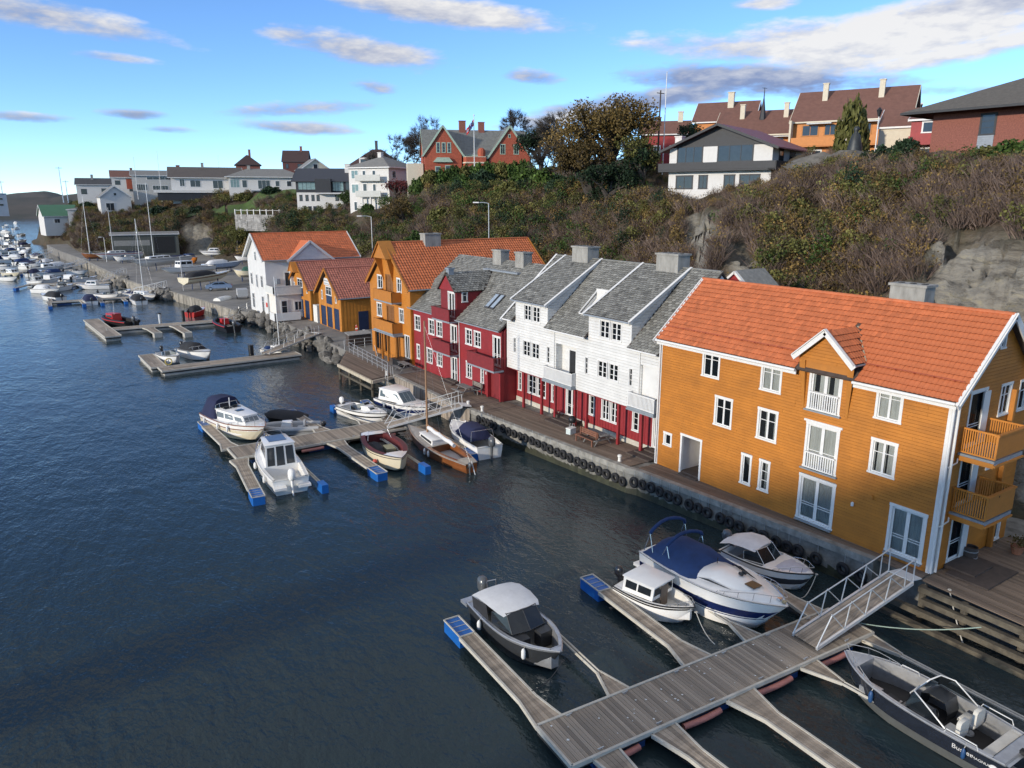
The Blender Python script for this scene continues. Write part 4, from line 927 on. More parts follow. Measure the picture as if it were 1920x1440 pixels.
WO = [(70.95, 72.3, 8.55, 10.0), (66.5, 67.6, 8.6, 10.05), (71.4, 72.7, 5.62, 7.1), (66.2, 67.3, 5.65, 7.1), (65.1, 66.2, 2.2, 4.6), (71.6, 73.4, 2.0, 4.3), (69.9, 71.2, 2.0, 4.3), (67.2, 68.2, 1.8, 4.3)]
WD = [(68.45, 70.25, 7.75, 10.2), (68.45, 70.25, 4.75, 7.1)]
b = gable_house('ochre_gable_warehouse', 'ochre warehouse with hoist hood gable and long orange tiled roof', 31.3, 64.75, 74.3, 9.1, 13.3, 16.6, ORANGE2, TILE, .30, .36, 'pan2', ops=WO+WD, over=.3, underm=DARKW, trim=OTRIM)
for q in WO[:4]: window(b, b.f, *q, 2, 1, .1, curtain=.3)
for q in WO[4:]: window(b, b.f, *q, 2, 0, .08, tm=OTRIM if q[0] != 65.1 else WHITE)
for q in WD: window(b, b.f, *q, 2, 2, .12, tm=M('brown_door_timber', (.24, .10, .025), .6, .15), pane=M('brown_door_panel', (.21, .085, .02), .6, .15), name='hoist_door')
for (zf, y0, y1) in ((7.7, 66.6, 70.9), (4.65, 66.6, 71.2)):
    m = MB(); m.box(30.2, 31.3, y0, y1, zf-.14, zf); bo = b.add(m, 'balcony', LEAD)
    m = MB(); m.box(30.2, 30.26, y0, y1, zf+.02, zf+1.0); m.box(30.15, 30.32, y0-.04, y1+.04, zf+1.0, zf+1.07); m.box(30.2, 31.3, y0, y0+.05, zf+.02, zf+1.0); m.box(30.2, 31.3, y1-.05, y1, zf+.02, zf+1.0); b.add(m, 'parapet', OTRIM, bo)
hd = MB(); xf = 30.25
for s in (-1, 1):
    hd.prism([(xf, b.c+s*1.75, 11.85), (xf, b.c, 13.52), (xf, b.c, 13.42), (xf, b.c+s*1.7, 11.75)], (1.4, 0, 0))
    hd.prism([(31.3, b.c+s*1.0, 9.3), (31.3, b.c+s*1.45, 11.9), (30.45, b.c+s*1.45, 11.9)], (0, .06*s, 0))
hd.prism([(30.4, b.c-1.5, 11.85), (30.4, b.c+1.5, 11.85), (30.4, b.c, 13.35)], (.9, 0, 0)); b.add(hd, 'hoist_hood', OTRIM)
chimney(b, 35.2, 37.0, 68.9, 70.0, 12.6, 14.15, parent=b.roof)
m = MB(); p = Vector((45.6, 67.6, 13.3-(69.5-67.6)*b.sl+.06)); q = Vector((45.6, 66.4, 13.3-(69.5-66.4)*b.sl+.06)); m.beam(p, q, .9, .10); so = b.add(m, 'skylight', DROOF, b.roof); m = MB(); m.beam(p+Vector((0, -.1, .03)), q+Vector((0, .1, .05)), .7, .08); b.add(m, 'pane', MATS['skylight_pane'], so)
for y in (66.35, 68.35, 69.75, 71.4): b.add(MB().box(30.35, 30.5, y-.08, y+.08, 1.6, 4.5), 'post', OTRIM)
m = MB(); m.box(30.1, 31.3, 66.2, 71.5, 4.4, 4.5); b.add(m, 'canopy', LEAD)
# ================================================================== ochre boathouses
BV = M('ochre_board_and_batten', (.52, .205, .028), .65, .12, 1.5, tint=.10)
def boathouse(name, label, X, y0, y1, ez, rz_, depth, doors, updoor, wins, sign=None, hood=False, z0=1.6):
    ops = doors+[updoor]+wins
    b = gable_house(name, label, X, y0, y1, ez, rz_, depth, BV, TILE2, .33, .38, 'pan2', over=.4, xo=.5, boards='v', pitch=.22, ops=ops, cat='boathouse', trim=OTRIM, underm=DARKW)
    for q in doors:
        m = MB(); n = 6
        for k in range(n): a = q[0]+.05+(q[1]-q[0]-.1)*k/n; m.fbox(b.f, a+.006, a+(q[1]-q[0]-.1)/n-.006, -.08, -.03, q[2]+.03, q[3]-.03)
        m.fbox(b.f, q[0], q[1], -.1, -.08, q[2], q[3]); do = b.add(m, 'boat_door', NAVY)
        b.add(MB().fbox(b.f, q[0]+.12, q[0]+.16, -.03, .0, q[2]+.9, q[2]+1.1), 'handle', STEEL, do)
    for q in wins: window(b, b.f, *q, 1, 1, .08, simple=True)
    a0, a1, z0_, z1 = updoor; mid = z0_+(z1-z0_)*.48
    window(b, b.f, a0, a1, mid, z1, 2, 1, .1, simple=True)
    m = MB(); m.fbox(b.f, a0+.02, a1-.02, -.08, .03, z0_, mid-.02); b.add(m, 'loft_door', NAVY)
    if hood:
        m = MB(); xf = X-1.25
        for s in (-1, 1): m.prism([(xf, b.c+s*1.3, rz_-1.25), (xf, b.c, rz_+.1), (xf, b.c, rz_-.0), (xf, b.c+s*1.25, rz_-1.32)], (1.3, 0, 0))
        m.prism([(xf+.1, b.c-1.2, rz_-1.25), (xf+.1, b.c+1.2, rz_-1.25), (xf+.1, b.c, rz_-.05)], (.1, 0, 0)); b.add(m, 'hoist_hood', OTRIM)
    if sign:
        a0, a1, z0_, z1 = sign; so = b.add(MB().fbox(b.f, a0, a1, .03, .08, z0_, z1), 'name_board', WHITE)
        m = MB()
        for r_ in range(2):
            a = a0+.12
            while a < a1-.2: w_ = random.uniform(.1, .3); m.fbox(b.f, a, min(a+w_, a1-.1), .08, .085, z0_+.12+r_*.34, z0_+.26+r_*.34); a += w_+.06
        b.add(m, 'lettering', LEAD, so)
    return b
b2 = boathouse('boathouse', 'nearer ochre boathouse with white name board and three navy doors', 32.7, 86.95, 94.75, 5.75, 9.1, 6.2, [(87.5, 89.5, 1.65, 4.35), (90.0, 91.9, 1.65, 4.3), (92.3, 94.2, 1.65, 4.25)], (89.85, 91.9, 4.65, 6.9), [(93.1, 93.6, 5.0, 6.2), (88.2, 88.7, 5.0, 6.2)], (89.7, 92.3, 7.0, 7.85))
m = MB(); m.fbox(b2.near(86.95), 34.9, 36.2, 0, .06, 1.65, 4.0); do = b2.add(m, 'side_door', NAVY)
b1 = boathouse('boathouse', 'farther ochre boathouse with hoist hood beside the white house', 32.5, 97.4, 105.4, 5.8, 9.2, 10.5, [(98.0, 99.9, 1.65, 4.25), (100.5, 102.4, 1.65, 4.2), (102.9, 104.8, 1.65, 4.1)], (100.3, 102.5, 4.6, 7.0), [(98.4, 98.9, 5.2, 6.3), (103.6, 104.1, 5.2, 6.3)], hood=True)
# ================================================================== white house with orange tiles
b = gable_house('white_harbour_house', 'tall white harbour house with red-orange tiled roof and terrace', 28.8, 104.6, 113.4, 9.35, 12.75, 13.2, WSIDE, TILE3, .34, .40, 'pan2', over=.6, xo=.5, boards='none', trim=WHITE, underm=WHITE)
for q in ((111.2, 112.4, 5.4, 7.2), (106.0, 107.2, 5.4, 7.2), (108.6, 109.6, 5.2, 7.2), (108.5, 109.5, 9.0, 10.4), (111.0, 112.3, 2.0, 4.3), (106.2, 107.4, 2.0, 4.3)): window(b, b.f, *q, 2, 1, .12, simple=True)
n_ = b.near(104.6)
window(b, n_, 31.3, 32.4, 5.4, 7.7, 1, 0, .12, simple=True, name='terrace_door'); window(b, n_, 34.0, 35.2, 5.7, 7.3, 2, 1, .12, simple=True)
m = MB(); m.box(28.6, 33.6, 100.9, 104.6, 4.9, 5.1); t = b.add(m, 'terrace', CREAM); m = MB(); m.box(28.6, 33.6, 100.9, 101.05, 5.1, 6.05); m.box(28.6, 28.75, 100.9, 104.6, 5.1, 6.05); m.box(28.55, 33.65, 100.85, 101.1, 6.05, 6.12); b.add(m, 'parapet', M('grey_white_boards', (.62, .62, .58), .7, .08, 3), t)
m = MB(); m.box(29.0, 33.4, 101.3, 104.5, 1.6, 4.9); e = b.add(m, 'ground_floor_annex', CREAM); n2_ = b.near(101.3)
window(b, n2_, 29.6, 30.6, 1.8, 4.2, 1, 1, .12, simple=True, name='annex_door'); window(b, n2_, 31.4, 32.6, 2.6, 4.0, 2, 0, .12, simple=True)
bg_ = MB(); cx, yb = 35.0, 104.0
for s in (-1, 1): bg_.prism([(cx, yb-.4, 11.85), (cx+s*3.3, yb-.4, 9.2), (cx+s*3.3, yb-.4, 9.08), (cx, yb-.4, 11.70)], (0, 4.6, 0))
bo = b.add(bg_, 'bay_roof', TILE3); m = MB(); m.prism([(cx-3.0, yb-.2, 9.3), (cx+3.0, yb-.2, 9.3), (cx, yb-.2, 11.7)], (0, 3, 0)); m.box(cx-2.9, cx+2.9, yb, yb+1, 5.2, 9.35); b.add(m, 'bay_wall', WSIDE)
for s in (-1, 1): board(b, (cx+s*3.4, yb-.45, 9.1), (cx, yb-.45, 11.8), .10, .3, WHITE)
m = MB(); m.beam((30.4, 104.55, 6.4), (30.4, 104.2, 6.4), .5, .7); b.add(m, 'parasol_box', LEAD)
for (y, z) in ((105.0, 3.2),): b.add(MB().box(28.72, 28.8, y-.3, y+.3, z-.3, z+.3), 'red_sign', M('sign_red', (.6, .06, .04), .5))
b.add(MB().box(28.0, 33.0, 98.9, 101.0, 1.62, 1.75), 'front_deck', DARKW); m = MB(); m.box(28.0, 28.1, 98.9, 101.2, 1.75, 2.8); m.box(28.0, 31.5, 98.9, 99.0, 1.75, 2.8); b.add(m, 'front_fence', WHITE)
# ================================================================== houses on the hill
WREND = M('white_render', (.64, .62, .58), .8, .05); BRICK = M('red_brick', (.36, .085, .045), .85, .18, 3); BRICK2 = M('brown_brick', (.235, .085, .06), .85, .3, 9, detail=6)
DKWALL = M('black_boarding', (.022, .024, .028), .6, .15); BALC = M('grey_balcony_panels', (.50, .50, .46), .8, .08); OBAL = M('orange_boarding', (.55, .20, .04), .6, .1)
COPPER = M('pale_green_copper', (.36, .46, .36), .6, .12); GREENR = M('green_sheet_roof', (.05, .16, .09), .5, .12); VSLATE = M('villa_slate', (.16, .165, .155), .6, .2, 2.0); LGREY = M('pale_grey_wall', (.52, .51, .50), .8, .06); CREAMW = M('cream_wall', (.62, .55, .42), .8, .06)
GLASS2 = M('conservatory_glass', (.16, .24, .24), .08, .25, 2)
class House(Bld):
    """local metres: x to the right along the front, y into the hill, z up; root at the front left foot"""
    def __init__(s, name, label, px, py, D, W, dep, H, roof='gx', rh=3.0, wall=WREND, roofm=DROOF, yaw=0, over=.5, cat='house', sink=4.0, gable=None, trim=WHITE):
        p = atD(px, py, D); a = math.atan2(p.x, p.y); Bld.__init__(s, name, label, p.x, p.y, p.z, -a+R(yaw) or 1e-6, cat=cat)
        s.local = True; s.o = Vector((0, 0, 0)); s.W, s.dep, s.H, s.trim = W, dep, H, trim
        m = MB(); m.box(0, W, 0, dep, -sink, H); s.wall = s.add(m, 'wall', wall)
        s.F = {'f': s.near(0), 'l': s.front(0), 'r': s.back(W)}
        s.rf(roof, 0, W, 0, dep, H, rh, roofm, over, gable or wall, trim)
    def rf(s, kind, x0, x1, y0, y1, H, rh, mat, over, gm, trim=WHITE, name='roof'):
        o = over; r = MB(); g = MB(); th = .14
        def pl(pts):
            n = len(pts); r.add([Vector(p) for p in pts]+[Vector(p)-Vector((0, 0, th)) for p in pts], [list(range(n)), list(range(n, 2*n))[::-1]]+[[i, (i+1) % n, (i+1) % n+n, i+n] for i in range(n)])
        cy, cx = (y0+y1)/2, (x0+x1)/2
        if kind == 'gx':
            k = rh/((y1-y0)/2); e = H-o*k
            pl([(x0-o, y0-o, e), (x1+o, y0-o, e), (x1+o, cy, H+rh), (x0-o, cy, H+rh)]); pl([(x0-o, y1+o, e), (x0-o, cy, H+rh), (x1+o, cy, H+rh), (x1+o, y1+o, e)])
            g.prism([(x0+.02, y0, H-.02), (x0+.02, y1, H-.02), (x0+.02, cy, H+rh-.16)], (x1-x0-.04, 0, 0))
            tr = MB()
            for x in (x0-o, x1+o): tr.beam((x, y0-o, e-.12), (x, cy, H+rh-.12), .06, .26); tr.beam((x, y1+o, e-.12), (x, cy, H+rh-.12), .06, .26)
            tr.beam((x0-o, y0-o-.03, e-.1), (x1+o, y0-o-.03, e-.1), .08, .18)
        elif kind == 'gy':
            k = rh/((x1-x0)/2); e = H-o*k
            pl([(x0-o, y0-o, e), (cx, y0-o, H+rh), (cx, y1+o, H+rh), (x0-o, y1+o, e)]); pl([(x1+o, y0-o, e), (x1+o, y1+o, e), (cx, y1+o, H+rh), (cx, y0-o, H+rh)])
            g.prism([(x0, y0+.02, H-.02), (x1, y0+.02, H-.02), (cx, y0+.02, H+rh-.16)], (0, y1-y0-.04, 0))
            tr = MB()
            for s_ in (x0-o, x1+o): tr.beam((s_, y0-o-.03, e-.12), (cx, y0-o-.03, H+rh-.12), .06, .28)
        else:
            k = min(x1-x0, y1-y0)/2
            ix0, ix1, iy0, iy1 = (x0+k, x1-k, cy, cy) if (x1-x0) > (y1-y0) else (cx, cx, y0+k, y1-k); a, b_ = (ix0, iy0, H+rh), (ix1, iy1, H+rh); q = [(x0-o, y0-o, H-.1), (x1+o, y0-o, H-.1), (x1+o, y1+o, H-.1), (x0-o, y1+o, H-.1)]
            if (x1-x0) > (y1-y0): pl([q[0], q[1], b_, a]); pl([q[1], q[2], b_]); pl([q[2], q[3], a, b_]); pl([q[3], q[0], a])
            else: pl([q[0], q[1], a]); pl([q[1], q[2], b_, a]); pl([q[2], q[3], b_]); pl([q[3], q[0], a, b_])
            tr = MB(); tr.beam((x0-o, y0-o-.02, H-.2), (x1+o, y0-o-.02, H-.2), .06, .2); tr.beam((x0-o-.02, y0-o, H-.2), (x0-o-.02, y1+o, H-.2), .06, .2); tr.beam((x1+o+.02, y0-o, H-.2), (x1+o+.02, y1+o, H-.2), .06, .2)
        ro = s.add(r, name, mat); s.add(tr, 'fascia', trim, ro)
        if g.f: s.add(g, 'gable', gm)
        s.roof = ro; return ro
    def win(s, face, *rects, sash=2, bars=0, tm=None, pane=None, trim=.12, name='window', off=0):
        F = s.F[face] if isinstance(face, str) else face
        for (a0, a1, z0, z1) in rects: window(s, F, a0, a1, z0, z1, sash, bars, trim, tm=tm or s.trim, simple=True, name=name, pane=pane)
    def box(s, name, mat, *q, parent=None): m = MB(); m.box(*q); return s.add(m, name, mat, parent)
    def stack(s, x, y, z0, z1, w=.7, mat=None): return chimney(s, x-w/2, x+w/2, y-w/2, y+w/2, z0, z1, mat, s.roof)
# --- white and black house
h = House('hillside_house', 'white two-storey house with black gable and dark red roof above the cliff', 1252, 366, 98, 12.8, 11, 5.6, 'gy', 2.5, WREND, M('dark_red_roofing', (.20, .055, .06), .6, .12, 2), yaw=-27, over=1.0, gable=DKWALL, trim=DKWALL)
h.win('f', (1.0, 4.4, 3.75, 5.75), (6.2, 10.6, 3.75, 5.75), sash=3, tm=DKWALL); h.win('f', (1.0, 3.3, .7, 2.35), (4.0, 5.2, .7, 2.35), (7.2, 8.6, .7, 2.35), (9.1, 11.6, .7, 2.35), sash=2, tm=DKWALL)
bo = h.box('balcony', DKWALL, -.9, 13.6, -1.1, 0, 2.75, 2.95); h.box('parapet', DKWALL, -.9, 13.6, -1.15, -1.05, 2.95, 3.75, parent=bo)
h.box('side_balcony', DKWALL, 12.8, 13.7, -1.1, 10, 2.75, 3.75); h.win('r', (2.0, 3.6, 3.3, 5.3), (5.6, 7.6, 3.4, 5.0), sash=1, tm=DKWALL); h.stack(-.2, 3, 3, 7.2, .9, WREND)
# --- terraced houses with orange balconies
for nm, lab, px, py, D, W, H, rh in (('terraced_house', 'taller terraced house with orange balcony boarding and brown roof, pale grey gable wall', 1478, 331, 112, 14.0, 7.3, 4.0), ('terraced_house', 'lower left terraced house with orange boarding and brown roof with chimney', 1335, 331, 119, 13.0, 6.0, 3.5)):
    h = House(nm, lab, px, py, D, W, 10, H, 'gx', rh, OBAL, BROOF, yaw=-12, over=.4, gable=LGREY, trim=CREAMW)
    h.win('f', (1.2, 3.4, H-2.2, H-.7), (4.0, 5.6, H-2.2, H-.7), (7.2, 9.8, H-2.2, H-.7), (10.6, 12.8, H-2.2, H-.7), sash=2, tm=OTRIM); h.win('f', (1.5, 4.0, H-5.6, H-3.9), (7.0, 9.8, H-5.6, H-3.9), (10.5, 12.7, H-5.6, H-3.9), sash=2, tm=WHITE)
    bo = h.box('balcony', OBAL, .2, W-.2, -1.3, 0, H-3.6, H-3.45); h.box('parapet', OBAL, .2, W-.2, -1.35, -1.25, H-3.45, H-2.4, parent=bo)
    for x in (0, W/2, W): h.box('party_wall', CREAMW, x-.12, x+.12, -1.4, 0, -1, H-.2)
    h.box('end_wall', LGREY, W-.02, W+.06, 0, 10, -4, H)
    m = MB(); m.box(2, 5, -1.2, -.3, H-.75, H-.6); m.box(8, 11.5, -1.2, -.3, H-.75, H-.6); h.add(m, 'awning', M('striped_awning', (.55, .55, .52), .8, .2, 8))
    h.stack(3.2, 3.5, H+1.5, H+rh+.8, .65, CREAMW); h.stack(W*.72, 3.5, H+1.5, H+rh+.8, .65, CREAMW)
h = House('terraced_house', 'far brown-roofed terraced house end behind the spruce tops', 1298, 300, 128, 9, 8, 6.0, 'gx', 3.0, OBAL, BROOF, yaw=-12, over=.4); h.stack(5, 3, 7, 10.3, .9, CREAMW)
h = House('garden_annex', 'low cream annex with brown lean roof beside the street lamp', 1642, 300, 96, 3.4, 6, 3.6, 'gx', 2.0, CREAMW, BROOF, yaw=-10, over=.2); h.box('end_wall', LGREY, 3.3, 3.6, -.2, 6, -3, 5.0)
h = House('stair_tower', 'cream stair tower with flat orange-edged top behind the annex', 1666, 240, 122, 3.6, 4, 3.2, 'hip', .3, CREAMW, OBAL, over=.3); h.stack(-1.6, 1, -1, 1.2, .8, CREAMW)
h = House('red_apartment_house', 'red apartment house with recessed balconies half hidden by the brown brick block', 1700, 305, 92, 6, 7, 4.4, 'gx', 1.0, M('deep_red_boarding', (.30, .03, .03), .6), BROOF, yaw=-8, over=.3)
h.win('f', (1.0, 2.2, 2.9, 4.1), (1.0, 2.2, .2, 1.5), sash=1); bo = h.box('balcony', MATS['deep_red_boarding'], .0, 3.4, -1, 0, 1.7, 2.6)
# --- brown brick apartment block at the right edge
h = House('brick_apartment_block', 'brown brick apartment block with dark hipped roof at the upper right', 1738, 316, 80, 17, 12, 4.9, 'hip', 3.1, BRICK2, M('grey_brown_shingle', (.105, .095, .08), .85, .2, 4), yaw=-24, over=2.0, trim=DKWALL)
h.win('f', (3.9, 5.2, 2.6, 4.4), sash=1, bars=2); h.win('f', (3.7, 5.0, -.3, .95), sash=1); m = MB()
for k in range(10): m.box(3.9, 5.15, -.05-.01*(k % 2), .0, 1.0+k*.16, 1.15+k*.16)
h.add(m, 'panel', LEAD)
h.box('recess', DKWALL, 8.6, 16, -.04, .0, -1, 4.7); h.win('f', (9.6, 11.2, 2.0, 4.3), sash=2, off=.1); bo = h.box('balcony', BALC, 8.2, 16, -1.8, 0, 1.55, 1.75)
m = MB()
for k in range(36): m.box(8.2+k*.215, 8.39+k*.215, -1.86, -1.8, 1.3, 2.9)
h.add(m, 'parapet', BALC, bo); h.box('corner_post', DKWALL, 8.1, 8.4, -1.8, -1.5, -1, 4.8); h.stack(13, 6, 7, 8.6, .5, DKWALL)
# --- brick villa
h = House('brick_villa', 'red brick villa with two steep gables, slate roof and twin chimneys', 797, 337, 158, 21.4, 11, 5.2, 'gx', 5.0, BRICK, VSLATE, yaw=4, over=.3, trim=COPPER)
def vgable(x0, x1, y, wh, top):
    c = (x0+x1)/2; m = MB(); m.prism([(x0, y, -4), (x1, y, -4), (x1, y, wh), (c, y, top), (x0, y, wh)], (0, 6, 0)); g = h.add(m, 'gable_wing', BRICK)
    r = MB()
    for s_, xe in ((-1, x0), (1, x1)): r.prism([(c, y-.25, top+.18), (c, y-.25, top+.02), (xe+s_*.45, y-.25, wh-.45), (xe+s_*.45, y-.25, wh-.3)], (0, 6.4, 0))
    ro = h.add(r, 'gable_roof', VSLATE, g); t = MB()
    for s_, xe in ((-1, x0), (1, x1)): t.beam((xe+s_*.5, y-.3, wh-.5), (c, y-.3, top+.08), .1, .35)
    h.add(t, 'coping', COPPER, ro); return h.near(y)
Fl = vgable(0, 7.4, -1.2, 5.0, 10.3); Fr = vgable(13.0, 21.4, -1.6, 4.6, 10.4)
h.win(Fl, (2.3, 3.1, 5.2, 7.2), (3.4, 4.2, 5.2, 7.2), (4.5, 5.3, 5.2, 7.2), sash=1, bars=2); h.win(Fl, (2.0, 3.1, .4, 2.6), (4.0, 5.1, .4, 2.8), sash=1, bars=1); h.win(Fr, (15.2, 16.3, 5.0, 7.0), (18.0, 19.1, 5.0, 7.0), sash=2, bars=1); h.win(Fr, (15.4, 19.0, .2, 2.6), sash=3); h.win(Fr, (16.9, 17.4, 8.2, 8.9), sash=1, trim=.06)
m = MB(); m.prism([(1.6, -1.2, 3.4), (5.6, -1.2, 3.4), (4.8, -1.2, 4.3), (2.4, -1.2, 4.3)], (0, -.6, 0)); h.add(m, 'copper_canopy', COPPER)
m = MB(); m.prism([(7.4, 0, -4), (8.2, -2.2, -4), (12.2, -2.2, -4), (13.0, 0, -4)], (0, 0, 7.2)); by = h.add(m, 'bay', BRICK); m = MB(); m.prism([(7.3, 0, 3.2), (8.1, -2.35, 3.2), (12.3, -2.35, 3.2), (13.1, 0, 3.2)], (0, 0, .25)); m.prism([(7.4, 0, 4.4), (8.2, -2.3, 4.4), (12.2, -2.3, 4.4), (13.0, 0, 4.4)], (0, 0, .12)); h.add(m, 'cornice', CREAMW, by)
m = MB(); m.prism([(7.4, 0, 3.4), (8.2, -2.25, 3.4), (12.2, -2.25, 3.4), (13.0, 0, 3.4)], (0, 0, 1.1)); h.add(m, 'parapet', BRICK, by)
h.win(h.near(-2.2), (8.4, 9.6, .2, 2.6), (10.0, 10.9, .2, 2.6), (11.2, 12.0, .2, 2.6), sash=1, bars=1)
m = MB(); m.tube([(11.6, -.2, 4.4), (11.6, -.2, 5.6)], .8, 10); m.lathe([(.8, 0), (.7, .35), (.4, .65), (.0, .75)], (11.6, -.2, 5.6), 10); h.add(m, 'dormer_turret', BRICK); h.stack(8.4, 5.5, 8, 12.0, 1.3, BRICK2); h.stack(12.4, 5.5, 8, 11.8, 1.2, BRICK2)
h.box('garden_front_wall', CREAMW, -3.5, -.3, 0, 4, -4, 3.2)
# --- flag pole at the villa
fp = atD(890, 352, 150); t = thing('flag_pole', 'white flagpole with red, white and blue cross flag before the brick villa', 'flagpole', fp)
MB().tube([(0, 0, -1), (0, 0, 13.2)], [.13, .06], 7).build('pole', WHITE, t, smooth=50); MB().lathe([(.0, .2), (.16, .1), (.16, -.05), (0, -.1)], (0, 0, 13.3), 8).build('finial', WHITE, t)
fl = M('flag_red', (.5, .02, .03), .8); flw = M('flag_white', (.75, .75, .75), .8); flb = M('flag_blue', (.01, .03, .2), .8)
m = MB(); NXF, NZF = 18, 14
for i in range(NXF):
    for j in range(NZF):
        pt = []
        for (u, v) in ((i, j), (i+1, j), (i+1, j+1), (i, j+1)): pt.append((-.08-u*.085-.0*v, .12*math.sin(u*.8), 12.6-v*.085-u*.10))
        ci, cj = abs(i-6.5) < 1, abs(j-6.5) < 1; wi, wj = abs(i-6.5) < 2, abs(j-6.5) < 2; m.cur = 2 if (ci or cj) else 1 if (wi or wj) else 0; m.poly(pt)
m.build('flag', [fl, flw, flb], t, smooth=60, normals=False)
# --- white three-storey block
h = House('white_apartment_house', 'white three-storey house with grey hipped roof and two rows of balconies', 657, 388, 172, 10.5, 11.5, 8.4, 'hip', 2.4, WREND, GROOF, yaw=-38, over=.6)
h.win('f', (.6, 2.6, 5.9, 7.8), (.6, 2.6, 2.9, 4.9), sash=2, pane=GLASS2); h.win('f', (3.6, 4.6, 5.8, 7.7), (6.2, 7.2, 5.8, 7.7), (3.6, 4.8, 2.9, 5.0), (6.2, 7.2, 3.1, 4.9), sash=1); h.win('r', (1.2, 2.6, 6.0, 7.6), (6.8, 8.2, 6.0, 7.6), (1.2, 2.6, 3.4, 5.0), (6.8, 8.2, 3.4, 5.0), sash=2)
for z in (5.4, 2.1):
    bo = h.box('balcony', BALC, 2.8, 9.3, -1.5, 0, z, z+.15); h.box('parapet', BALC, 2.8, 9.3, -1.55, -1.45, z+.15, z+1.3, parent=bo)
for x in (4.2, 6.4, 8.6): h.box('pillar', WREND, x-.15, x+.15, -1.3, -1.0, -3, 2.1)
h.win('f', (1.0, 2.0, -.8, 1.2), sash=1); h.stack(5, 5, 9.5, 11.6, .9, WREND)
# --- dark roofed modern house
h = House('modern_house', 'modern white house with black glazed upper floor and dark roof', 558, 390, 188, 13.0, 10, 6.6, 'gx', 2.6, WREND, M('blue_black_roofing', (.03, .036, .05), .5, .1), yaw=-14, over=.9, trim=DKWALL)
h.box('upper_band', DKWALL, -.05, 13.05, -.12, 0, 3.6, 6.5); h.win(h.near(-.14), (.4, 4.6, 4.1, 6.0), (8.4, 11.2, 3.8, 6.4), sash=4, tm=DKWALL, pane=GLASS2); h.win(h.near(-.14), (5.0, 8.0, 4.0, 6.3), (11.5, 12.8, 4.0, 6.2), sash=1, tm=DKWALL); h.win('f', (.6, 1.3, 1.6, 3.0), (2.0, 2.7, 1.6, 3.0), (3.4, 4.1, 1.6, 3.0), (4.6, 5.3, 1.6, 3.0), (9.0, 9.8, 1.6, 3.0), (10.4, 11.3, 1.6, 3.0), sash=1); h.win('f', (1.4, 2.1, -1.8, .4), (2.5, 3.3, -1.8, .4), (3.7, 4.5, -1.8, .4), sash=1)
h.box('front_wing', DKWALL, 4.8, 8.4, -1.6, 0, 3.4, 6.6); h.box('terrace', LGREY, 4.8, 13.4, -1.8, 0, 3.2, 3.5); h.stack(11.6, 3.5, 6.5, 10.2, 1.2, WREND)
# --- bungalows further off
h = House('hilltop_bungalow', 'white bungalow with grey hipped roof and veranda left of the modern house', 430, 357, 252, 22, 11, 4.2, 'hip', 2.5, WREND, GROOF, yaw=-3, over=1.0)
h.win('f', (.4, 3.2, .8, 3.4), sash=3, pane=GLASS2); h.win('f', (3.8, 5.4, .8, 3.2), (13.6, 15.0, 1.2, 3.0), (17.0, 18.6, 1.2, 3.0), sash=1); h.win('f', (8.4, 12.2, .4, 3.2), sash=3); h.box('understory', DKWALL, 9, 20, -.8, 0, -3.5, -.1); h.box('veranda', LEAD, 6.5, 20.5, -2.0, 0, -.2, .05); h.stack(6, 5, 5, 7.6, .9)
h = House('hilltop_bungalow', 'long white bungalow with dark brown roof and raised terrace', 322, 357, 262, 20.5, 11, 4.4, 'gx', 2.9, WREND, M('dark_brown_roofing', (.10, .085, .075), .8, .15, 2), yaw=-2, over=.9)
h.win('f', (2.4, 4.0, 1.2, 3.5), (5.4, 8.6, 1.0, 3.2), (12.0, 15.2, .6, 3.2), (17.4, 18.8, 1.0, 2.8), sash=2); h.box('terrace', WREND, -5, 20, -3, 0, -.7, 0.05); h.box('understory', DKWALL, -4, 18, -2.6, 0, -3, -.7); h.stack(9.5, 5.5, 6.5, 8.6, .8)
h = House('hilltop_house', 'pale two-level house with clerestory windows and brown lean roof', 250, 362, 288, 15.5, 10, 6.0, 'gx', 1.6, M('stone_grey_wall', (.48, .47, .43), .8), GROOF, yaw=-2, over=.5); h.win('f', (1.0, 4.6, .8, 3.0), (6.0, 11, 1.0, 2.6), (4.5, 14, 4.3, 5.4), sash=5); h.stack(14.6, 4, 6, 9.4, 1.2, BRICK2)
h = House('hilltop_house', 'white house with red brick corner and brown roof on the skyline', 212, 362, 300, 9.5, 9, 5.6, 'gx', 2.2, WREND, BROOF, yaw=0, over=.5); h.box('brick_corner', BRICK, 4.5, 9.4, -.08, 0, 1.4, 4.8); h.win('f', (5.2, 7.6, 4.0, 4.8), (5.2, 7.0, .6, 2.2), (1.0, 2.6, 2.8, 4.2), sash=2, tm=DKWALL); h.stack(6.5, 4, 6.5, 8.6, .8, BRICK2)
h = House('hilltop_house', 'white house with dark gable roof at the left end of the ridge', 145, 367, 322, 15.5, 10, 4.2, 'gx', 2.2, WREND, DROOF, yaw=-4, over=.5); h.win('f', (1.4, 3.2, .6, 2.4), (8.0, 10.0, .2, 2.6), (10.6, 12.8, .2, 2.6), sash=2, tm=DKWALL); h.stack(5.2, 4, 5, 7.6, .8)
h = House('garage', 'small white gabled garage with dark door below the ridge houses', 190, 392, 282, 9.0, 9, 4.0, 'gy', 3.4, WREND, GROOF, yaw=6, over=.4, cat='garage'); h.win('f', (1.4, 4.0, -.6, 2.0), sash=2, tm=WHITE); h.win('f', (4.0, 5.0, 4.2, 5.2), sash=1, trim=.08)
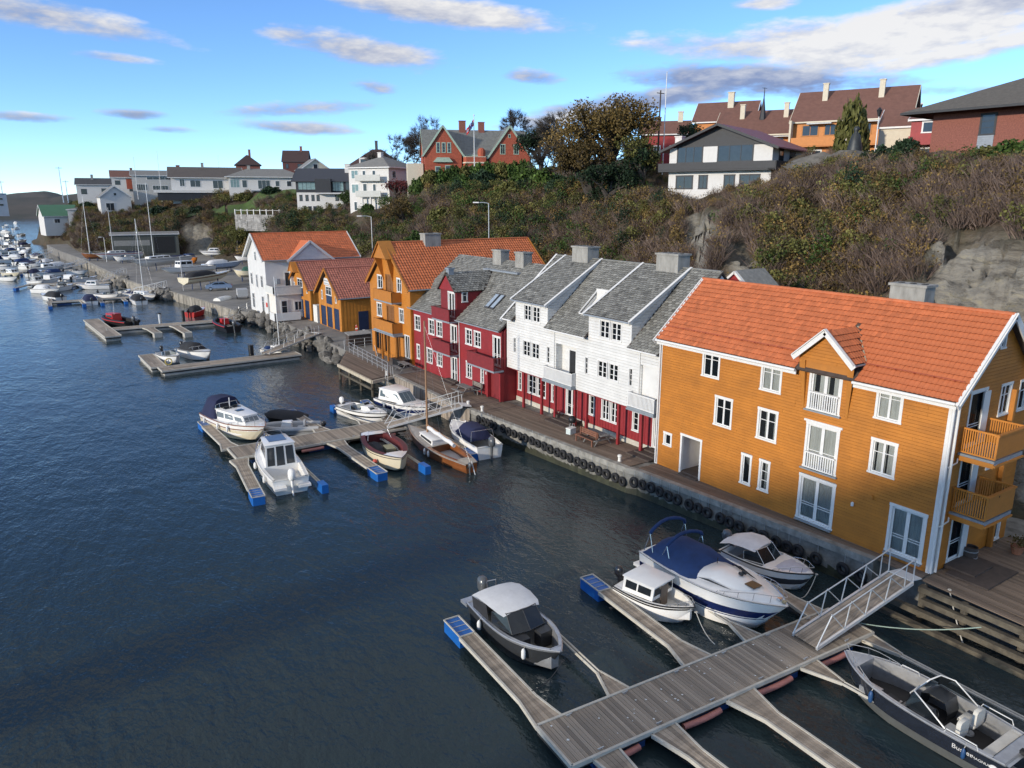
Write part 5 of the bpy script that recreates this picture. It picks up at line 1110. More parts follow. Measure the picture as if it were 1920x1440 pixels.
h = House('boat_hall', 'low hall with green sheet roof and white verge on the headland', 84, 421, 318, 20, 12, 3.2, 'gx', 3.6, WREND, GREENR, yaw=8, over=.5, cat='hall'); h.win('f', (3, 5, .4, 2.0), (9, 12, .4, 2.0), sash=2)
h = House('white_shed', 'low white shed with flat roof behind the green-roofed hall', 128, 407, 300, 9, 6, 2.6, 'hip', .5, WREND, GROOF, over=.4, cat='shed')
h = House('ridge_house', 'dark-roofed house with chimney behind the grey-roofed bungalow', 443, 322, 305, 8.6, 8, 2.6, 'hip', 3.6, BRICK2, M('red_black_tiles', (.055, .03, .028), .7), over=.5, trim=DKWALL); h.stack(5.2, 4, 5, 8.2, .8, BRICK2)
h = House('ridge_house', 'red-brown gabled house with dark roof on the skyline', 531, 325, 280, 8.5, 7, 4.2, 'gx', 3.6, M('brown_red_boarding', (.10, .03, .024), .7), MATS['red_black_tiles'], yaw=-10, over=.3, trim=DKWALL); h.stack(6, 3.5, 6, 9.2, .7, BRICK2); h.win('f', (1.0, 2.0, 1.6, 3.2), (5.0, 6.4, 1.6, 3.2), sash=1)
h = House('ridge_house', 'cream gabled house behind the modern dark-roofed house', 565, 332, 235, 8.5, 9, 2.4, 'gy', 3.0, CREAMW, GROOF, yaw=10, over=.4); h.win('f', (3.6, 5.0, 2.4, 3.8), sash=1, trim=.08)
h = House('ridge_house', 'white house with black mansard roof and spike behind the apartment house', 655, 325, 212, 12.5, 10, 2.0, 'hip', 4.4, WREND, MATS['red_black_tiles'], yaw=-20, over=.5, trim=DKWALL); h.box('dormer', WREND, 3.0, 6.5, -.3, 3, 1.6, 4.0); h.win(h.near(-.32), (3.4, 6.0, 2.0, 3.6), sash=3); h.stack(6.2, 5, 5.6, 8.6, .6, DKWALL)
h = House('red_cottage', 'small red cottage with white windows behind the autumn oak', 1200, 300, 128, 7.5, 6, 4.2, 'gx', 2.0, MATS['deep_red_boarding'], BROOF, yaw=-5, over=.4); h.win('f', (2.0, 3.2, .8, 2.2), (4.6, 6.4, .8, 2.2), sash=2); h.stack(6.0, 3, 5.4, 7.6, .8, CREAMW); h.stack(2.6, 3, 5.0, 6.8, .6, BRICK2)
# --- terrace wall with baluster posts
wl0, wl1 = atD(440, 402, 205), atD(575, 398, 190); t = thing('garden_wall', 'grey stone terrace wall topped by white posts on the slope', 'wall', wl0)
d = (wl1-wl0); d.z = 0; L_ = d.length; t.rotation_euler = (0, 0, math.atan2(d.y, d.x)); m = MB(); random.seed(9); x = 0
while x < L_:
    z = -4; w_ = random.uniform(.6, 1.2)
    while z < 0: hh = random.uniform(.4, .7); m.tn = random.uniform(-1, 1); m.box(x+.02, x+w_-.02, -random.uniform(0, .12), .6, z, min(0, z+hh-.03)); z += hh
    x += w_
m.build('masonry', M('terrace_stone', (.30, .29, .27), .9, .2, 3, tint=.3), t, kind='stuff')
for k in range(12): MB().box(k*L_/11.2, k*L_/11.2+.18, 0, .18, 0, 1.3).build('post', WHITE, t)
MB().box(0, L_, .08, .14, 1.0, 1.08).build('rail', WHITE, t)
# --- far left harbour building and masts
h = House('harbour_building', 'pale grey flat harbour building far off at the left edge', -40, 393, 560, 15, 20, 9.5, 'hip', .5, M('harbour_grey', (.42, .44, .46), .7, .08, .2), LGREY, over=.2, trim=LGREY, cat='building')
h.win('f', (3, 13, 5.5, 7.0), (3, 13, 2, 3.5), sash=5, tm=LGREY)
for px, py, D, hh, lab in ((6, 372, 700, 13, 'thin steel mast rising behind the harbour building'), (118, 372, 640, 22, 'tall mast with cross arms on the far skyline'), (127, 372, 660, 13, 'short mast beside the tall one on the far skyline')):
    p = atD(px, py, D); t = thing('mast', lab, 'mast', p); MB().tube([(0, 0, -3), (0, 0, hh)], [.35, .2], 5).build('pole', STEEL, t); MB().beam((-2, 0, hh-1), (2, 0, hh-1), .3, .3).build('cross_arm', STEEL, t)
for px, py, D, hh, lab in ((258, 362, 275, 11, 'thin white flagpole left on the ridge lawn'), (303, 366, 262, 13, 'white flagpole before the long bungalow'), (1243, 300, 112, 11.5, 'white flagpole beside the red cottage'), (413, 345, 270, 9, 'thin pale flagpole behind the long bungalow')):
    p = atD(px, py, D); t = thing('flag_pole', lab, 'flagpole', p); MB().tube([(0, 0, -2), (0, 0, hh)], [.09, .05], 6).build('pole', WHITE, t, smooth=50); MB().lathe([(0, .12), (.09, .0), (0, -.1)], (0, 0, hh+.08), 6).build('finial', WHITE, t)
p = atD(1233, 300, 116); t = thing('utility_pole', 'dark wooden utility pole beside the red cottage', 'pole', p); MB().tube([(0, 0, -2), (0, 0, 9.6)], [.15, .1], 7).build('pole', DARKW, t); MB().beam((-.7, 0, 9.2), (.7, 0, 9.2), .1, .1).build('cross_arm', DARKW, t)
# television mast on the terraced roof
p = atD(1431, 205, 121); t = thing('aerial_mast', 'slim aerial on a spire standing over the terraced roofs', 'mast', p); MB().lathe([(.5, -1.5), (.08, 1.6), (.04, 3.0)], (0, 0, 0), 6).build('spire', DKWALL, t); MB().beam((-.5, 0, 2.9), (.5, 0, 2.9), .05, .05).build('cross_arm', DKWALL, t)
# street lamps
def lamp_post(px, py, D, H_, lab, arm=1.2, side=-1, lantern=False):
    p = atD(px, py, D); t = thing('street_lamp', lab, 'street lamp', p, -math.atan2(p.x, p.y)); MB().tube([(0, 0, -1.5), (0, 0, H_)], [.07, .05], 7).build('pole', STEEL if not lantern else WHITE, t, smooth=50)
    if lantern:
        MB().lathe([(.10, 0), (.22, .5), (.24, .55), (.05, .8)], (0, 0, H_), 8).build('lantern', BLACK, t)
    else:
        MB().tube([(0, 0, H_), (side*arm*.5, 0, H_+.12), (side*arm, 0, H_+.1)], .045, 6).build('arm', STEEL, t); MB().loft([[(side*(arm+k*.35), y*(1-.3*k), H_+.1+z) for y, z in ((-.14, -.05), (.14, -.05), (.1, .08), (-.1, .08))] for k in (0, 1, 2)]).build('lamp_head', WHITE, t)
lamp_post(1637, 316, 80, 4.6, 'slim white lantern lamp at the edge of the hilltop path', lantern=True)
lamp_post(700, 500, 116, 7.4, 'grey street lamp behind the white harbour house', 1.4); lamp_post(917, 480, 93, 6.3, 'grey street lamp behind the long orange roof', 1.2); lamp_post(199, 480, 212, 4.5, 'street lamp with pale head at the back of the boatyard', .5)
# statue group on the rock: a bronze figure on a boulder
p = atD(1601, 292, 88); t = thing('statue', 'dark cloaked bronze statue on the hilltop rock', 'statue', p)
MB().lathe([(.75, -.6), (.8, 0), (.72, .8), (.55, 1.5), (.42, 2.0), (.22, 2.25), (.2, 2.35), (.27, 2.5), (.27, 2.7), (.15, 2.88), (0, 2.92)], (0, 0, 0), 12).build('figure', M('dark_bronze', (.045, .05, .05), .5, .2, metal=.4), t, smooth=60)
o = inst('boulder', RM[0], loc=atD(1600, 300, 87.5)+Vector((0, 0, -.6)), rot=(.3, .2, 1), scl=(2.8, 2.4, 1.5)); tag(o, 'broad grey rock under the bronze statue', 'rock')
o = inst('boulder', RM[2], loc=atD(1520, 305, 84)+Vector((0, 0, -.5)), rot=(0, .2, 2), scl=(3.2, 2.0, 1.3)); tag(o, 'long pale rock crowning the slope left of the statue', 'rock')
o = inst('boulder', RM[3], loc=atD(1570, 310, 82)+Vector((0, 0, -.6)), rot=(.1, .0, .5), scl=(1.9, 1.6, 1.2)); tag(o, 'rounded rock at the slope edge just below the statue', 'rock')
# ================================================================== vegetation
def leafm(name, c1, c2, rough=.7): return M(name, c1, rough, .2, .9, col2=c2, tint=.5, objvar=.28, spec=.25)
L_BROWN = leafm('bare_twig', (.105, .075, .060), (.20, .145, .115)); L_OCHRE = leafm('ochre_leaf', (.13, .090, .028), (.27, .175, .055)); L_OLIVE = leafm('olive_leaf', (.065, .072, .018), (.15, .14, .04))
L_GREEN = leafm('green_leaf', (.028, .058, .012), (.07, .115, .022)); L_DARK = leafm('evergreen_leaf', (.010, .026, .012), (.028, .052, .022)); L_RUST = leafm('rust_leaf', (.070, .050, .015), (.15, .100, .03)); L_RED = leafm('crimson_leaf', (.07, .014, .016), (.15, .03, .03))
BARK = M('bark', (.055, .045, .036), .9, .3, 4); BARKP = M('grey_bark', (.13, .115, .10), .9, .25, 4)
rnd = random.Random(99)
def leaf(mb, p, s, up=.3):
    n = Vector((rnd.gauss(0, 1), rnd.gauss(0, 1), rnd.gauss(0, 1)+up)).normalized(); a = n.orthogonal().normalized(); b_ = n.cross(a); t = rnd.random()*6.28; u = a*math.cos(t)+b_*math.sin(t); v = n.cross(u)
    mb.tn = rnd.gauss(0, .45); mb.poly([p-u*s*.5, p+v*s*.32, p+u*s*.55, p-v*s*.32])
def twig(mb, p, d, L, w, bend=.3):
    d = d.normalized(); sd = d.cross(Vector((rnd.gauss(0, 1), rnd.gauss(0, 1), .2))).normalized()*w; q = p+d*L*.55; r = q+(d+Vector((rnd.gauss(0, bend), rnd.gauss(0, bend), rnd.gauss(0, bend)*.5))).normalized()*L*.45
    mb.tn = rnd.gauss(0, .4); mb.poly([p-sd, p+sd, q+sd*.6, q-sd*.6]); mb.poly([q-sd*.6, q+sd*.6, r])
def bush_mesh(kind, r, h, nleaf, ls, ntw):
    mb = MB(); mats = {'brown': [L_BROWN, L_OCHRE], 'ochre': [L_BROWN, L_OCHRE], 'olive': [L_BROWN, L_OLIVE], 'green': [L_BROWN, L_GREEN], 'dark': [L_BROWN, L_DARK], 'rust': [L_BROWN, L_RUST]}[kind]
    for i in range(ntw):
        a = rnd.random()*6.28; k = rnd.random()**.5; p = Vector((math.cos(a)*r*.45*k, math.sin(a)*r*.45*k, h*.25*rnd.random())); d = Vector((math.cos(a)*k*.8+rnd.gauss(0, .2), math.sin(a)*k*.8+rnd.gauss(0, .2), 1.0)); twig(mb, p, d, h*rnd.uniform(.5, .95), .022)
        if rnd.random() < .6: q = p+d.normalized()*h*.35; twig(mb, q, d+Vector((rnd.gauss(0, .8), rnd.gauss(0, .8), 0)), h*rnd.uniform(.3, .55), .016)
    mb.cur = 1
    cl = [(Vector((math.cos(t)*r*.62*rnd.random(), math.sin(t)*r*.62*rnd.random(), h*rnd.uniform(.35, .85))), rnd.uniform(.25, .5)) for t in [rnd.random()*6.28 for _ in range(9)]]
    for i in range(nleaf):
        c, q = cl[i % len(cl)]; v = Vector((rnd.gauss(0, 1), rnd.gauss(0, 1), rnd.gauss(0, .8))); v = v/max(.6, v.length)*q*r*rnd.uniform(.6, 1.15); leaf(mb, c+v, ls*rnd.uniform(.7, 1.3))
    return mb.mesh('scrub_'+kind, mats, normals=False)
PROTO = [bush_mesh('brown', 1.2, 2.0, 26, .16, 95), bush_mesh('brown', 1.3, 1.6, 60, .15, 80), bush_mesh('ochre', 1.3, 1.6, 260, .17, 40), bush_mesh('rust', 1.2, 1.8, 240, .17, 45), bush_mesh('olive', 1.4, 1.7, 330, .18, 25), bush_mesh('green', 1.4, 1.9, 420, .18, 12), bush_mesh('dark', 1.5, 2.3, 460, .18, 10)]
protos = bpy.data.collections.new('scrub_kinds')
for i, me in enumerate(PROTO):
    o = bpy.data.objects.new('scrub_kind_%02d' % i, me); protos.objects.link(o)
HOUSES = [(o.matrix_basis.translation.copy(), o.rotation_euler.z, o) for o in COL.objects if o.type == 'EMPTY' and o.get('category') in ('house', 'garage', 'hall', 'shed')]
FOOT = []
for t_, rz_, o in HOUSES:
    wch = [c for c in o.children if c.name.split('.')[0] == 'wall']
    if wch and t_.z > 8:
        bb = [Vector(v) for v in wch[0].bound_box]; FOOT.append((t_, rz_, min(v.x for v in bb)-.8, max(v.x for v in bb)+.8, min(v.y for v in bb)-1.2, max(v.y for v in bb)+.8))
def in_house(x, y):
    for t_, rz_, x0, x1, y0, y1 in FOOT:
        dx_, dy_ = x-t_.x, y-t_.y; c, s = math.cos(-rz_), math.sin(-rz_); u, v = dx_*c-dy_*s, dx_*s+dy_*c
        if x0 < u < x1 and y0 < v < y1: return True
    return False
LAWN = [(345, 405, 235, 252), (400, 560, 236, 250)]
def pxof(x, y):
    a = math.atan2(x, y)-AZ; return 960+FPX*math.tan(a)*1.03 if abs(a) < 1.2 else 9999
pts = []; att = []
rnd.seed(5)
def mixk(px, z, n, n2):
    if px < 480: w_ = [3, 4, 2.4, 2.5, 3, 1.0, .6]
    elif px < 640: w_ = [3, 3, 1.5, 2.2, 2.5, 1.5, 1.5]
    elif px < 1080: w_ = [3, 2.6, 1.6, 1.6, 2.0, 1.6, 1.2]
    elif px < 1260: w_ = [3, 3, 2, 2, 2.0, .8, 1.5]
    else: w_ = [5, 3.5, 2.4, 1.3, 1.3, .25, .1]
    if 560 < px < 1080 and n2 > .06: w_[5] += 9*min(1, n2*4); w_[4] += 4
    if n > .12: w_ = [w_[0]*.4, w_[1]*.5, w_[2]*2.4, w_[3]*1.4, w_[4]*2.4, w_[5]*1.3, w_[6]]
    elif n < -.12: w_ = [w_[0]*2.2, w_[1]*1.6, w_[2]*.5, w_[3]*.8, w_[4]*.5, w_[5]*.6, w_[6]]
    return w_
i = 0
while i < 46000:
    i += 1
    a = azc(58)+(R(74)-azc(58))*rnd.random(); D = 44+(330-44)*rnd.random()**1.25
    if i > 30000: a = azc(58)+(azc(660)-azc(58))*rnd.random(); D = 150+(360-150)*rnd.random()
    x, y = D*math.sin(a), D*math.cos(a)
    z0 = hill_base(x, y)
    if z0 < 2.9 or (y < 120 and x < 45.5): continue
    if rockiness(x, y) > .25+rnd.gauss(0, .08): continue
    if in_house(x, y): continue
    px = pxof(x, y); n = noise.noise((x*.09, y*.09, 9)); n2 = noise.noise((x*.06, y*.06, 40))
    if any(p0 < px < p1 and d0 < D < d1 for p0, p1, d0, d1 in LAWN): continue
    f = prof_crest = None
    if D > 150 and px > 640 and rnd.random() < .5: continue
    flat = hill_base(x+2*math.sin(a), y+2*math.cos(a))-hill_base(x-2*math.sin(a), y-2*math.cos(a)) < 1.0
    if flat and rnd.random() < .55: continue
    if px > 1240 and z0 > 19.8 and rnd.random() < .7: continue
    k = rnd.choices(range(7), mixk(px, z0, n, n2))[0]
    s = rnd.uniform(.65, 1.15)*(1+D/420); 
    if flat: s *= .62
    if z0 > 18.5: s *= .7
    pts.append((x, y, hill(x, y)-.12)); att.append((k, s, rnd.random()*6.28))
sm_ = bpy.data.meshes.new('hillside_scrub'); sm_.from_pydata(pts, [], [])
A1 = sm_.attributes.new('kind_index', 'INT', 'POINT'); A1.data.foreach_set('value', [a[0] for a in att])
A2 = sm_.attributes.new('size', 'FLOAT', 'POINT'); A2.data.foreach_set('value', [a[1] for a in att])
A3 = sm_.attributes.new('turn', 'FLOAT_VECTOR', 'POINT'); A3.data.foreach_set('vector', [v for a in att for v in (rnd.gauss(0, .12), rnd.gauss(0, .12), a[2])])
scrub = bpy.data.objects.new('hillside_scrub', sm_); COL.objects.link(scrub); scrub['kind'] = 'stuff'; scrub['label'] = 'brown, ochre and green autumn scrub covering the hillside'; scrub['category'] = 'scrub'
ng_ = bpy.data.node_groups.new('scatter_scrub', 'GeometryNodeTree'); ng_.interface.new_socket('Geometry', in_out='INPUT', socket_type='NodeSocketGeometry'); ng_.interface.new_socket('Geometry', in_out='OUTPUT', socket_type='NodeSocketGeometry')
gi, go = ng_.nodes.new('NodeGroupInput'), ng_.nodes.new('NodeGroupOutput'); ip = ng_.nodes.new('GeometryNodeInstanceOnPoints'); ci = ng_.nodes.new('GeometryNodeCollectionInfo')
ci.inputs['Collection'].default_value = protos; ci.inputs['Separate Children'].default_value = True; ci.inputs['Reset Children'].default_value = True; ip.inputs['Pick Instance'].default_value = True
def natt(nm, ty): n = ng_.nodes.new('GeometryNodeInputNamedAttribute'); n.data_type = ty; n.inputs[0].default_value = nm; return n.outputs[0]
LK = ng_.links.new
LK(gi.outputs[0], ip.inputs['Points']); LK(ci.outputs[0], ip.inputs['Instance']); LK(natt('kind_index', 'INT'), ip.inputs['Instance Index']); LK(natt('turn', 'FLOAT_VECTOR'), ip.inputs['Rotation']); LK(natt('size', 'FLOAT'), ip.inputs['Scale']); LK(ip.outputs[0], go.inputs[0])
md = scrub.modifiers.new('scatter', 'NODES'); md.node_group = ng_
# lawn terraces
for nm, p0, p1, d0, d1 in (('lawn', 335, 420, 237, 254), ('lawn', 425, 560, 228, 246)):
    mb = MB(); n_, m_ = 24, 8; a0_, a1_ = azc(p0), azc(p1)
    for i in range(n_+1):
        for j in range(m_+1):
            a = a0_+(a1_-a0_)*i/n_; D = d0+(d1-d0)*j/m_; x, y = D*math.sin(a), D*math.cos(a); mb.v.append((x, y, hill(x, y)+.35))
    for i in range(n_):
        for j in range(m_): k = i*(m_+1)+j; mb.f.append([k, k+m_+1, k+m_+2, k+1]); mb.t.append(0); mb.m.append(0)
    struct(mb.build(nm, M('lawn_grass', (.055, .095, .018), .9, .25, .6, bump=.5, bscale=5), smooth=60, normals=False))
# ------------------------------------------------------------------ trees
def tree(name, label, px, py, D, Ht, cr, kind, nleaf, ls, lean=0.0, trunk=.22, cat='tree', group=None, flat=1.0, depth=4, barkm=None, start=.28, z=None):
    p = atD(px, py, D); gz = hill(p.x, p.y) if z is None else z
    t = thing(name, label, cat, (p.x, p.y, gz-.3), rnd.random()*6.28 if lean == 0 else -math.atan2(p.x, p.y), group)
    w_ = MB(); lf = MB(); tips = []
    def grow(q, d, L, r, lev):
        n = 3; pts_ = [q]; dd = d.copy()
        for k in range(n):
            dd = (dd+Vector((rnd.gauss(0, .13)+lean*.10, rnd.gauss(0, .13), rnd.gauss(0, .08)+.05))).normalized(); pts_.append(pts_[-1]+dd*L/n)
        w_.tube(pts_, [r*(1-.35*k/n) for k in range(n+1)], 6 if lev < 2 else 3, caps=False)
        if lev >= depth: tips.append((pts_[-1], dd)); tips.append((pts_[-2], dd)); return
        kids = rnd.choice((3, 4)) if lev < 2 else rnd.choice((2, 3, 3))
        for k in range(kids):
            a = 6.28*(k+rnd.random()*.7)/kids; s = dd.orthogonal().normalized(); o_ = dd.cross(s); sp = rnd.uniform(.5, .95)
            nd = (dd+(s*math.cos(a)+o_*math.sin(a))*sp+Vector((lean*.25, 0, 0))).normalized(); nd.z = nd.z*flat+.05
            grow(pts_[-1] if k else pts_[-1], nd.normalized(), L*rnd.uniform(.62, .82), r*.58, lev+1)
        if lev >= 1: tips.append((pts_[-1], dd)); tips.append((pts_[1], dd))
    k0 = Ht*start
    grow(Vector((0, 0, 0)), Vector((lean*.15, 0, 1)), k0, trunk, 0)
    # fit the crown to height and radius
    zz = max(v[2] for v in w_.v); rr = sorted(math.hypot(v[0]-lean*.2*zz, v[1]) for v in w_.v)[int(len(w_.v)*.93)]
    fz, fr_ = Ht/zz*.97, cr/rr
    def fit(v): k = min(1, v[2]/k0); return (v[0]*(1+(fr_-1)*k), v[1]*(1+(fr_-1)*k), v[2]*fz)
    w_.v = [fit(v) for v in w_.v]; w_.build('trunk', barkm or BARK, t, normals=False)
    lm = {'rust': L_RUST, 'green': L_GREEN, 'dark': L_DARK, 'olive': L_OLIVE, 'bare': L_BROWN, 'red': L_RED, 'ochre': L_OCHRE}[kind]
    if kind == 'bare':
        for (q, d) in tips:
            q = Vector(fit(q))
            for k in range(nleaf): twig(lf, q, d+Vector((rnd.gauss(0, .55)+lean*.3, rnd.gauss(0, .55), rnd.gauss(0, .4))), ls*rnd.uniform(.5, 1.2), .014 if D < 130 else .02)
        lf.build('twigs', BARK if barkm is None else barkm, t, normals=False)
    else:
        per = max(1, nleaf//len(tips))
        for (q, d) in tips:
            if rnd.random() < .12: continue
            q = Vector(fit(q)); c = rnd.uniform(.5, 1.0)*cr*.24
            for k in range(per): v = Vector((rnd.gauss(0, 1), rnd.gauss(0, 1), rnd.gauss(0, .7))); leaf(lf, q+v/max(.7, v.length)*c, ls*rnd.uniform(.7, 1.3))
        lf.build('crown', lm, t, normals=False)
    return t
rnd.seed(17)
tree('oak_tree', 'large rust-brown oak in autumn leaf left of the black-gabled house', 1150, 345, 112, 12.8, 6.6, 'rust', 15000, .34, lean=.2, trunk=.4, start=.10)
tree('oak_tree', 'brown-leaved tree filling the slope left below the big rust oak', 1108, 352, 110, 9.5, 4.8, 'rust', 8000, .32, lean=-.1, trunk=.3, start=.08)
tree('oak_tree', 'olive-brown tree filling the slope right below the big rust oak', 1178, 356, 107, 8.5, 4.2, 'olive', 7000, .30, trunk=.3, start=.08)
tree('evergreen_tree', 'tall dark evergreen between the villa and the brown trees', 1015, 345, 140, 9.5, 4.0, 'dark', 6000, .34, start=.08)
tree('oak_tree', 'smaller thinning brown tree leaning left of the big rust oak', 1085, 330, 122, 10, 4.6, 'ochre', 2600, .30, lean=-.5, trunk=.3)
tree('evergreen_tree', 'dark evergreen clump below the big rust oak', 1140, 385, 104, 7.0, 3.4, 'dark', 5200, .32, start=.12)
tree('evergreen_tree', 'dark ivy-clad tree right of the big rust oak above the slope', 1205, 355, 106, 6.5, 2.4, 'dark', 3600, .30, start=.12)
tree('evergreen_tree', 'dark conifer top left of the terraced houses', 1282, 300, 116, 8.5, 2.6, 'dark', 2600, .28, start=.15)
for px, py, D, Ht, cr, lean, lab in ((716, 345, 185, 11.5, 4.6, .5, 'bare wind-swept tree leaning right beside the mansard house'), (752, 345, 182, 12.5, 3.8, .25, 'bare slender tree second left of the brick villa'), (778, 345, 180, 11.5, 3.2, .15, 'bare thin tree just left of the brick villa gable'), (806, 345, 186, 14.5, 4.6, .1, 'bare rounded tree behind the left villa gable'), (633, 345, 205, 8.0, 4.4, .0, 'bare round-headed tree behind the modern house'),
                                    (965, 335, 178, 14.5, 4.2, -.2, 'tall bare tree behind the right villa gable'), (1000, 335, 165, 9.5, 4.4, -.2, 'bare dense tree right of the brick villa'), (1060, 325, 140, 11.0, 4.6, -.6, 'bare tree bent by wind between villa and rust oak'), (500, 330, 300, 7, 4.5, 0, 'small bare tree between the ridge houses'), (1040, 345, 128, 7.5, 3.6, -.3, 'low grey bare tree below the wind-bent tree')):
    tree('bare_tree', lab, px, py, D, Ht, cr, 'bare', 16, 1.3, lean=lean, trunk=.2, barkm=None)
tree('maple_shrub', 'dark crimson shrub in front of the white apartment house', 742, 385, 160, 4.4, 3.0, 'red', 2400, .28, start=.15)
tree('round_tree', 'dark rounded evergreen on the skyline over the clerestory house', 278, 345, 300, 9, 5.5, 'dark', 2200, .5, start=.15)
tree('evergreen_tree', 'dark green bush tree between modern and apartment house', 645, 392, 178, 5.5, 2.6, 'green', 2200, .28, start=.12)
tree('evergreen_tree', 'blue-green conifer below the modern house', 548, 425, 172, 5.5, 2.8, 'dark', 2600, .28, start=.1)
tree('autumn_tree', 'bright yellow-green autumn tree behind the boatyard', 445, 440, 205, 8, 4.6, 'olive', 3600, .36, start=.15)
tree('autumn_tree', 'ochre autumn tree left of the white harbour house', 478, 455, 188, 7, 3.8, 'ochre', 2600, .32, start=.15)
tree('autumn_tree', 'rust-coloured autumn tree above the hoist-hood warehouse roof', 760, 400, 140, 6, 3.6, 'rust', 2400, .28, start=.15)
# green shrubs and hedges that stand out singly
rnd.seed(23)
shr = {}
def shrub(px, py, D, r, h, kind, lab, grp=None, name='shrub'):
    key = (kind, round(r), rnd.randrange(2))
    if key not in shr:
        mb = MB(); lm = {'green': L_GREEN, 'dark': L_DARK, 'olive': L_OLIVE, 'red': L_RED}[kind]
        for i in range(1500):
            v = Vector((rnd.gauss(0, 1), rnd.gauss(0, 1), abs(rnd.gauss(0, 1)))).normalized(); q = 1+.28*noise.noise(v*2.2+Vector((len(shr)*3.0, 0, 0)))
            leaf(mb, Vector((v.x*q, v.y*q, v.z*q))*rnd.uniform(.72, 1.0), .2)
        shr[key] = mb.mesh('shrub_leaves', lm, normals=False)
    p = atD(px, py, D); t = thing(name, lab, 'shrub', (p.x, p.y, hill(p.x, p.y)-.2), rnd.random()*6, grp); inst('foliage', shr[key], t, scl=(r, r*rnd.uniform(.8, 1.2), h)); MB().tube([(0, 0, -.3), (.05, 0, h*.5)], .08, 5).build('stem', BARK, t)
G1 = 'clipped green hedge shrubs before the villa'
for px in range(786, 985, 22): shrub(px, 352, 149-(px-786)*.012, 2.0, 3.0, 'green' if (px//22) % 3 else 'olive', 'clipped green hedge shrub along the lawn edge before the brick villa', G1)
for px, py, D, r, h, k, lab in ((985, 375, 133, 3.0, 3.4, 'green', 'large green shrub at the right foot of the villa garden'), (1020, 370, 128, 3.2, 3.8, 'green', 'bulky green shrub below the low grey bare tree'), (1050, 385, 122, 2.8, 3.0, 'dark', 'dark green shrub left of the evergreen clump'), (960, 395, 128, 2.8, 2.8, 'olive', 'yellow-green shrub on the slope under the villa'), (905, 365, 143, 2.6, 2.8, 'dark', 'dark shrub below the flagpole'), (865, 370, 142, 2.4, 2.6, 'green', 'green shrub left below the flagpole'),
                                (785, 420, 124, 3.0, 3.6, 'green', 'tall ivy-green shrub above the long orange roof'), (745, 440, 122, 2.6, 3.2, 'green', 'green shrub beside the street lamp'), (830, 400, 128, 2.4, 2.6, 'olive', 'olive shrub on the slope under the left villa gable'), (770, 375, 146, 2.0, 2.4, 'dark', 'small dark shrub left of the villa hedge'),
                                (1655, 318, 80, 1.6, 1.9, 'dark', 'dark juniper shrub just right of the lantern lamp'), (1628, 318, 82, 1.3, 1.5, 'dark', 'dark juniper shrub left of the lantern lamp'), (1690, 318, 79, 1.5, 1.7, 'dark', 'dark juniper shrub nearest the brown brick block'), (1845, 325, 72, 1.8, 1.5, 'olive', 'pale green shrub under the grey balcony'), (1895, 325, 70, 1.9, 1.6, 'green', 'green laurel shrub at the right edge under the balcony'),
                                (370, 400, 245, 3, 2.6, 'dark', 'dark round shrub on the lawn below the long bungalow'), (300, 395, 262, 3.4, 3.0, 'dark', 'dark spreading shrub left of the lawn'), (460, 372, 250, 3.0, 2.4, 'olive', 'yellowish hedge shrub under the hipped bungalow'), (510, 370, 246, 3.0, 2.4, 'dark', 'dark hedge shrub under the bungalow veranda'), (165, 400, 300, 3.2, 3.2, 'dark', 'dark shrub before the leftmost ridge house'), (690, 392, 164, 1.5, 1.6, 'green', 'small round green shrub at the apartment house foot')):
    shrub(px, py, D, r, h, k, lab)
shrub(1590, 310, 93, 1.9, 6.0, 'olive', 'tall green cypress-like shrub behind the statue')
# ================================================================== boats
GEL = M('white_gelcoat', (.84, .82, .77), .25, .04, 1.5, coat=.3); GELC = M('cream_gelcoat', (.70, .62, .44), .3, .05, 1.5, coat=.3); GELD = M('worn_deck_white', (.74, .72, .66), .5, .06, 3); GREYD = M('grey_nonslip_deck', (.36, .37, .38), .7, .1, 6); LILAC = M('pale_grey_cover', (.50, .50, .55), .8, .08, 3)
NAVYH = M('navy_hull_paint', (.012, .022, .085), .25, .1, coat=.3); BLUEC = M('blue_canvas', (.009, .034, .115), .85, .18, 2.2, bump=.5, bscale=6); NAVYC = M('navy_canvas', (.012, .016, .055), .85, .15, 2, bump=.4, bscale=6); BLKC = M('black_canvas', (.02, .021, .024), .85, .2, 2, bump=.4, bscale=6); LTC = M('pale_canvas', (.66, .66, .65), .85, .08, 2, bump=.4, bscale=5)
DGREY = M('dark_grey_alloy', (.045, .048, .052), .4, .12, metal=.3); ALLOY = M('bare_alloy', (.50, .51, .52), .38, .12, 4, metal=.7); BLKH = M('black_hull_paint', (.018, .022, .032), .25, .15, coat=.4)
VARN = M('varnished_wood', (.22, .075, .022), .35, .25, 3, coat=.5, stretch=(.3, 1, 1)); TEAK = M('teak_deck', (.30, .20, .11), .6, .2, 5, stretch=(.2, 1, 1)); REDB = M('red_boat_paint', (.45, .02, .02), .35, .1); GREYT = M('grey_rubber_tube', (.42, .42, .41), .6, .08); BLUEP = M('blue_float_plastic', (.012, .12, .42), .4, .15, 1.0); MAROON = M('maroon_interior', (.12, .02, .02), .6); ORNG = M('orange_paint', (.50, .16, .02), .5)
BGLASS = glass_mat('boat_glass', (.55, .62, .63), .62); SMOKE = M('smoked_glass', (.02, .024, .028), .07, .2)
ENG = M('grey_engine_cowl', (.085, .09, .095), .3, .08, coat=.4); ENGB = M('black_engine_cowl', (.015, .015, .017), .3, .1, coat=.4); CHROME = M('stainless', (.62, .63, .64), .25, .05, metal=.9); FEND = M('fender_white', (.72, .71, .68), .5); BLUEF = M('fender_blue', (.02, .07, .18), .5); SEAT = M('pale_seat_vinyl', (.55, .53, .47), .6)
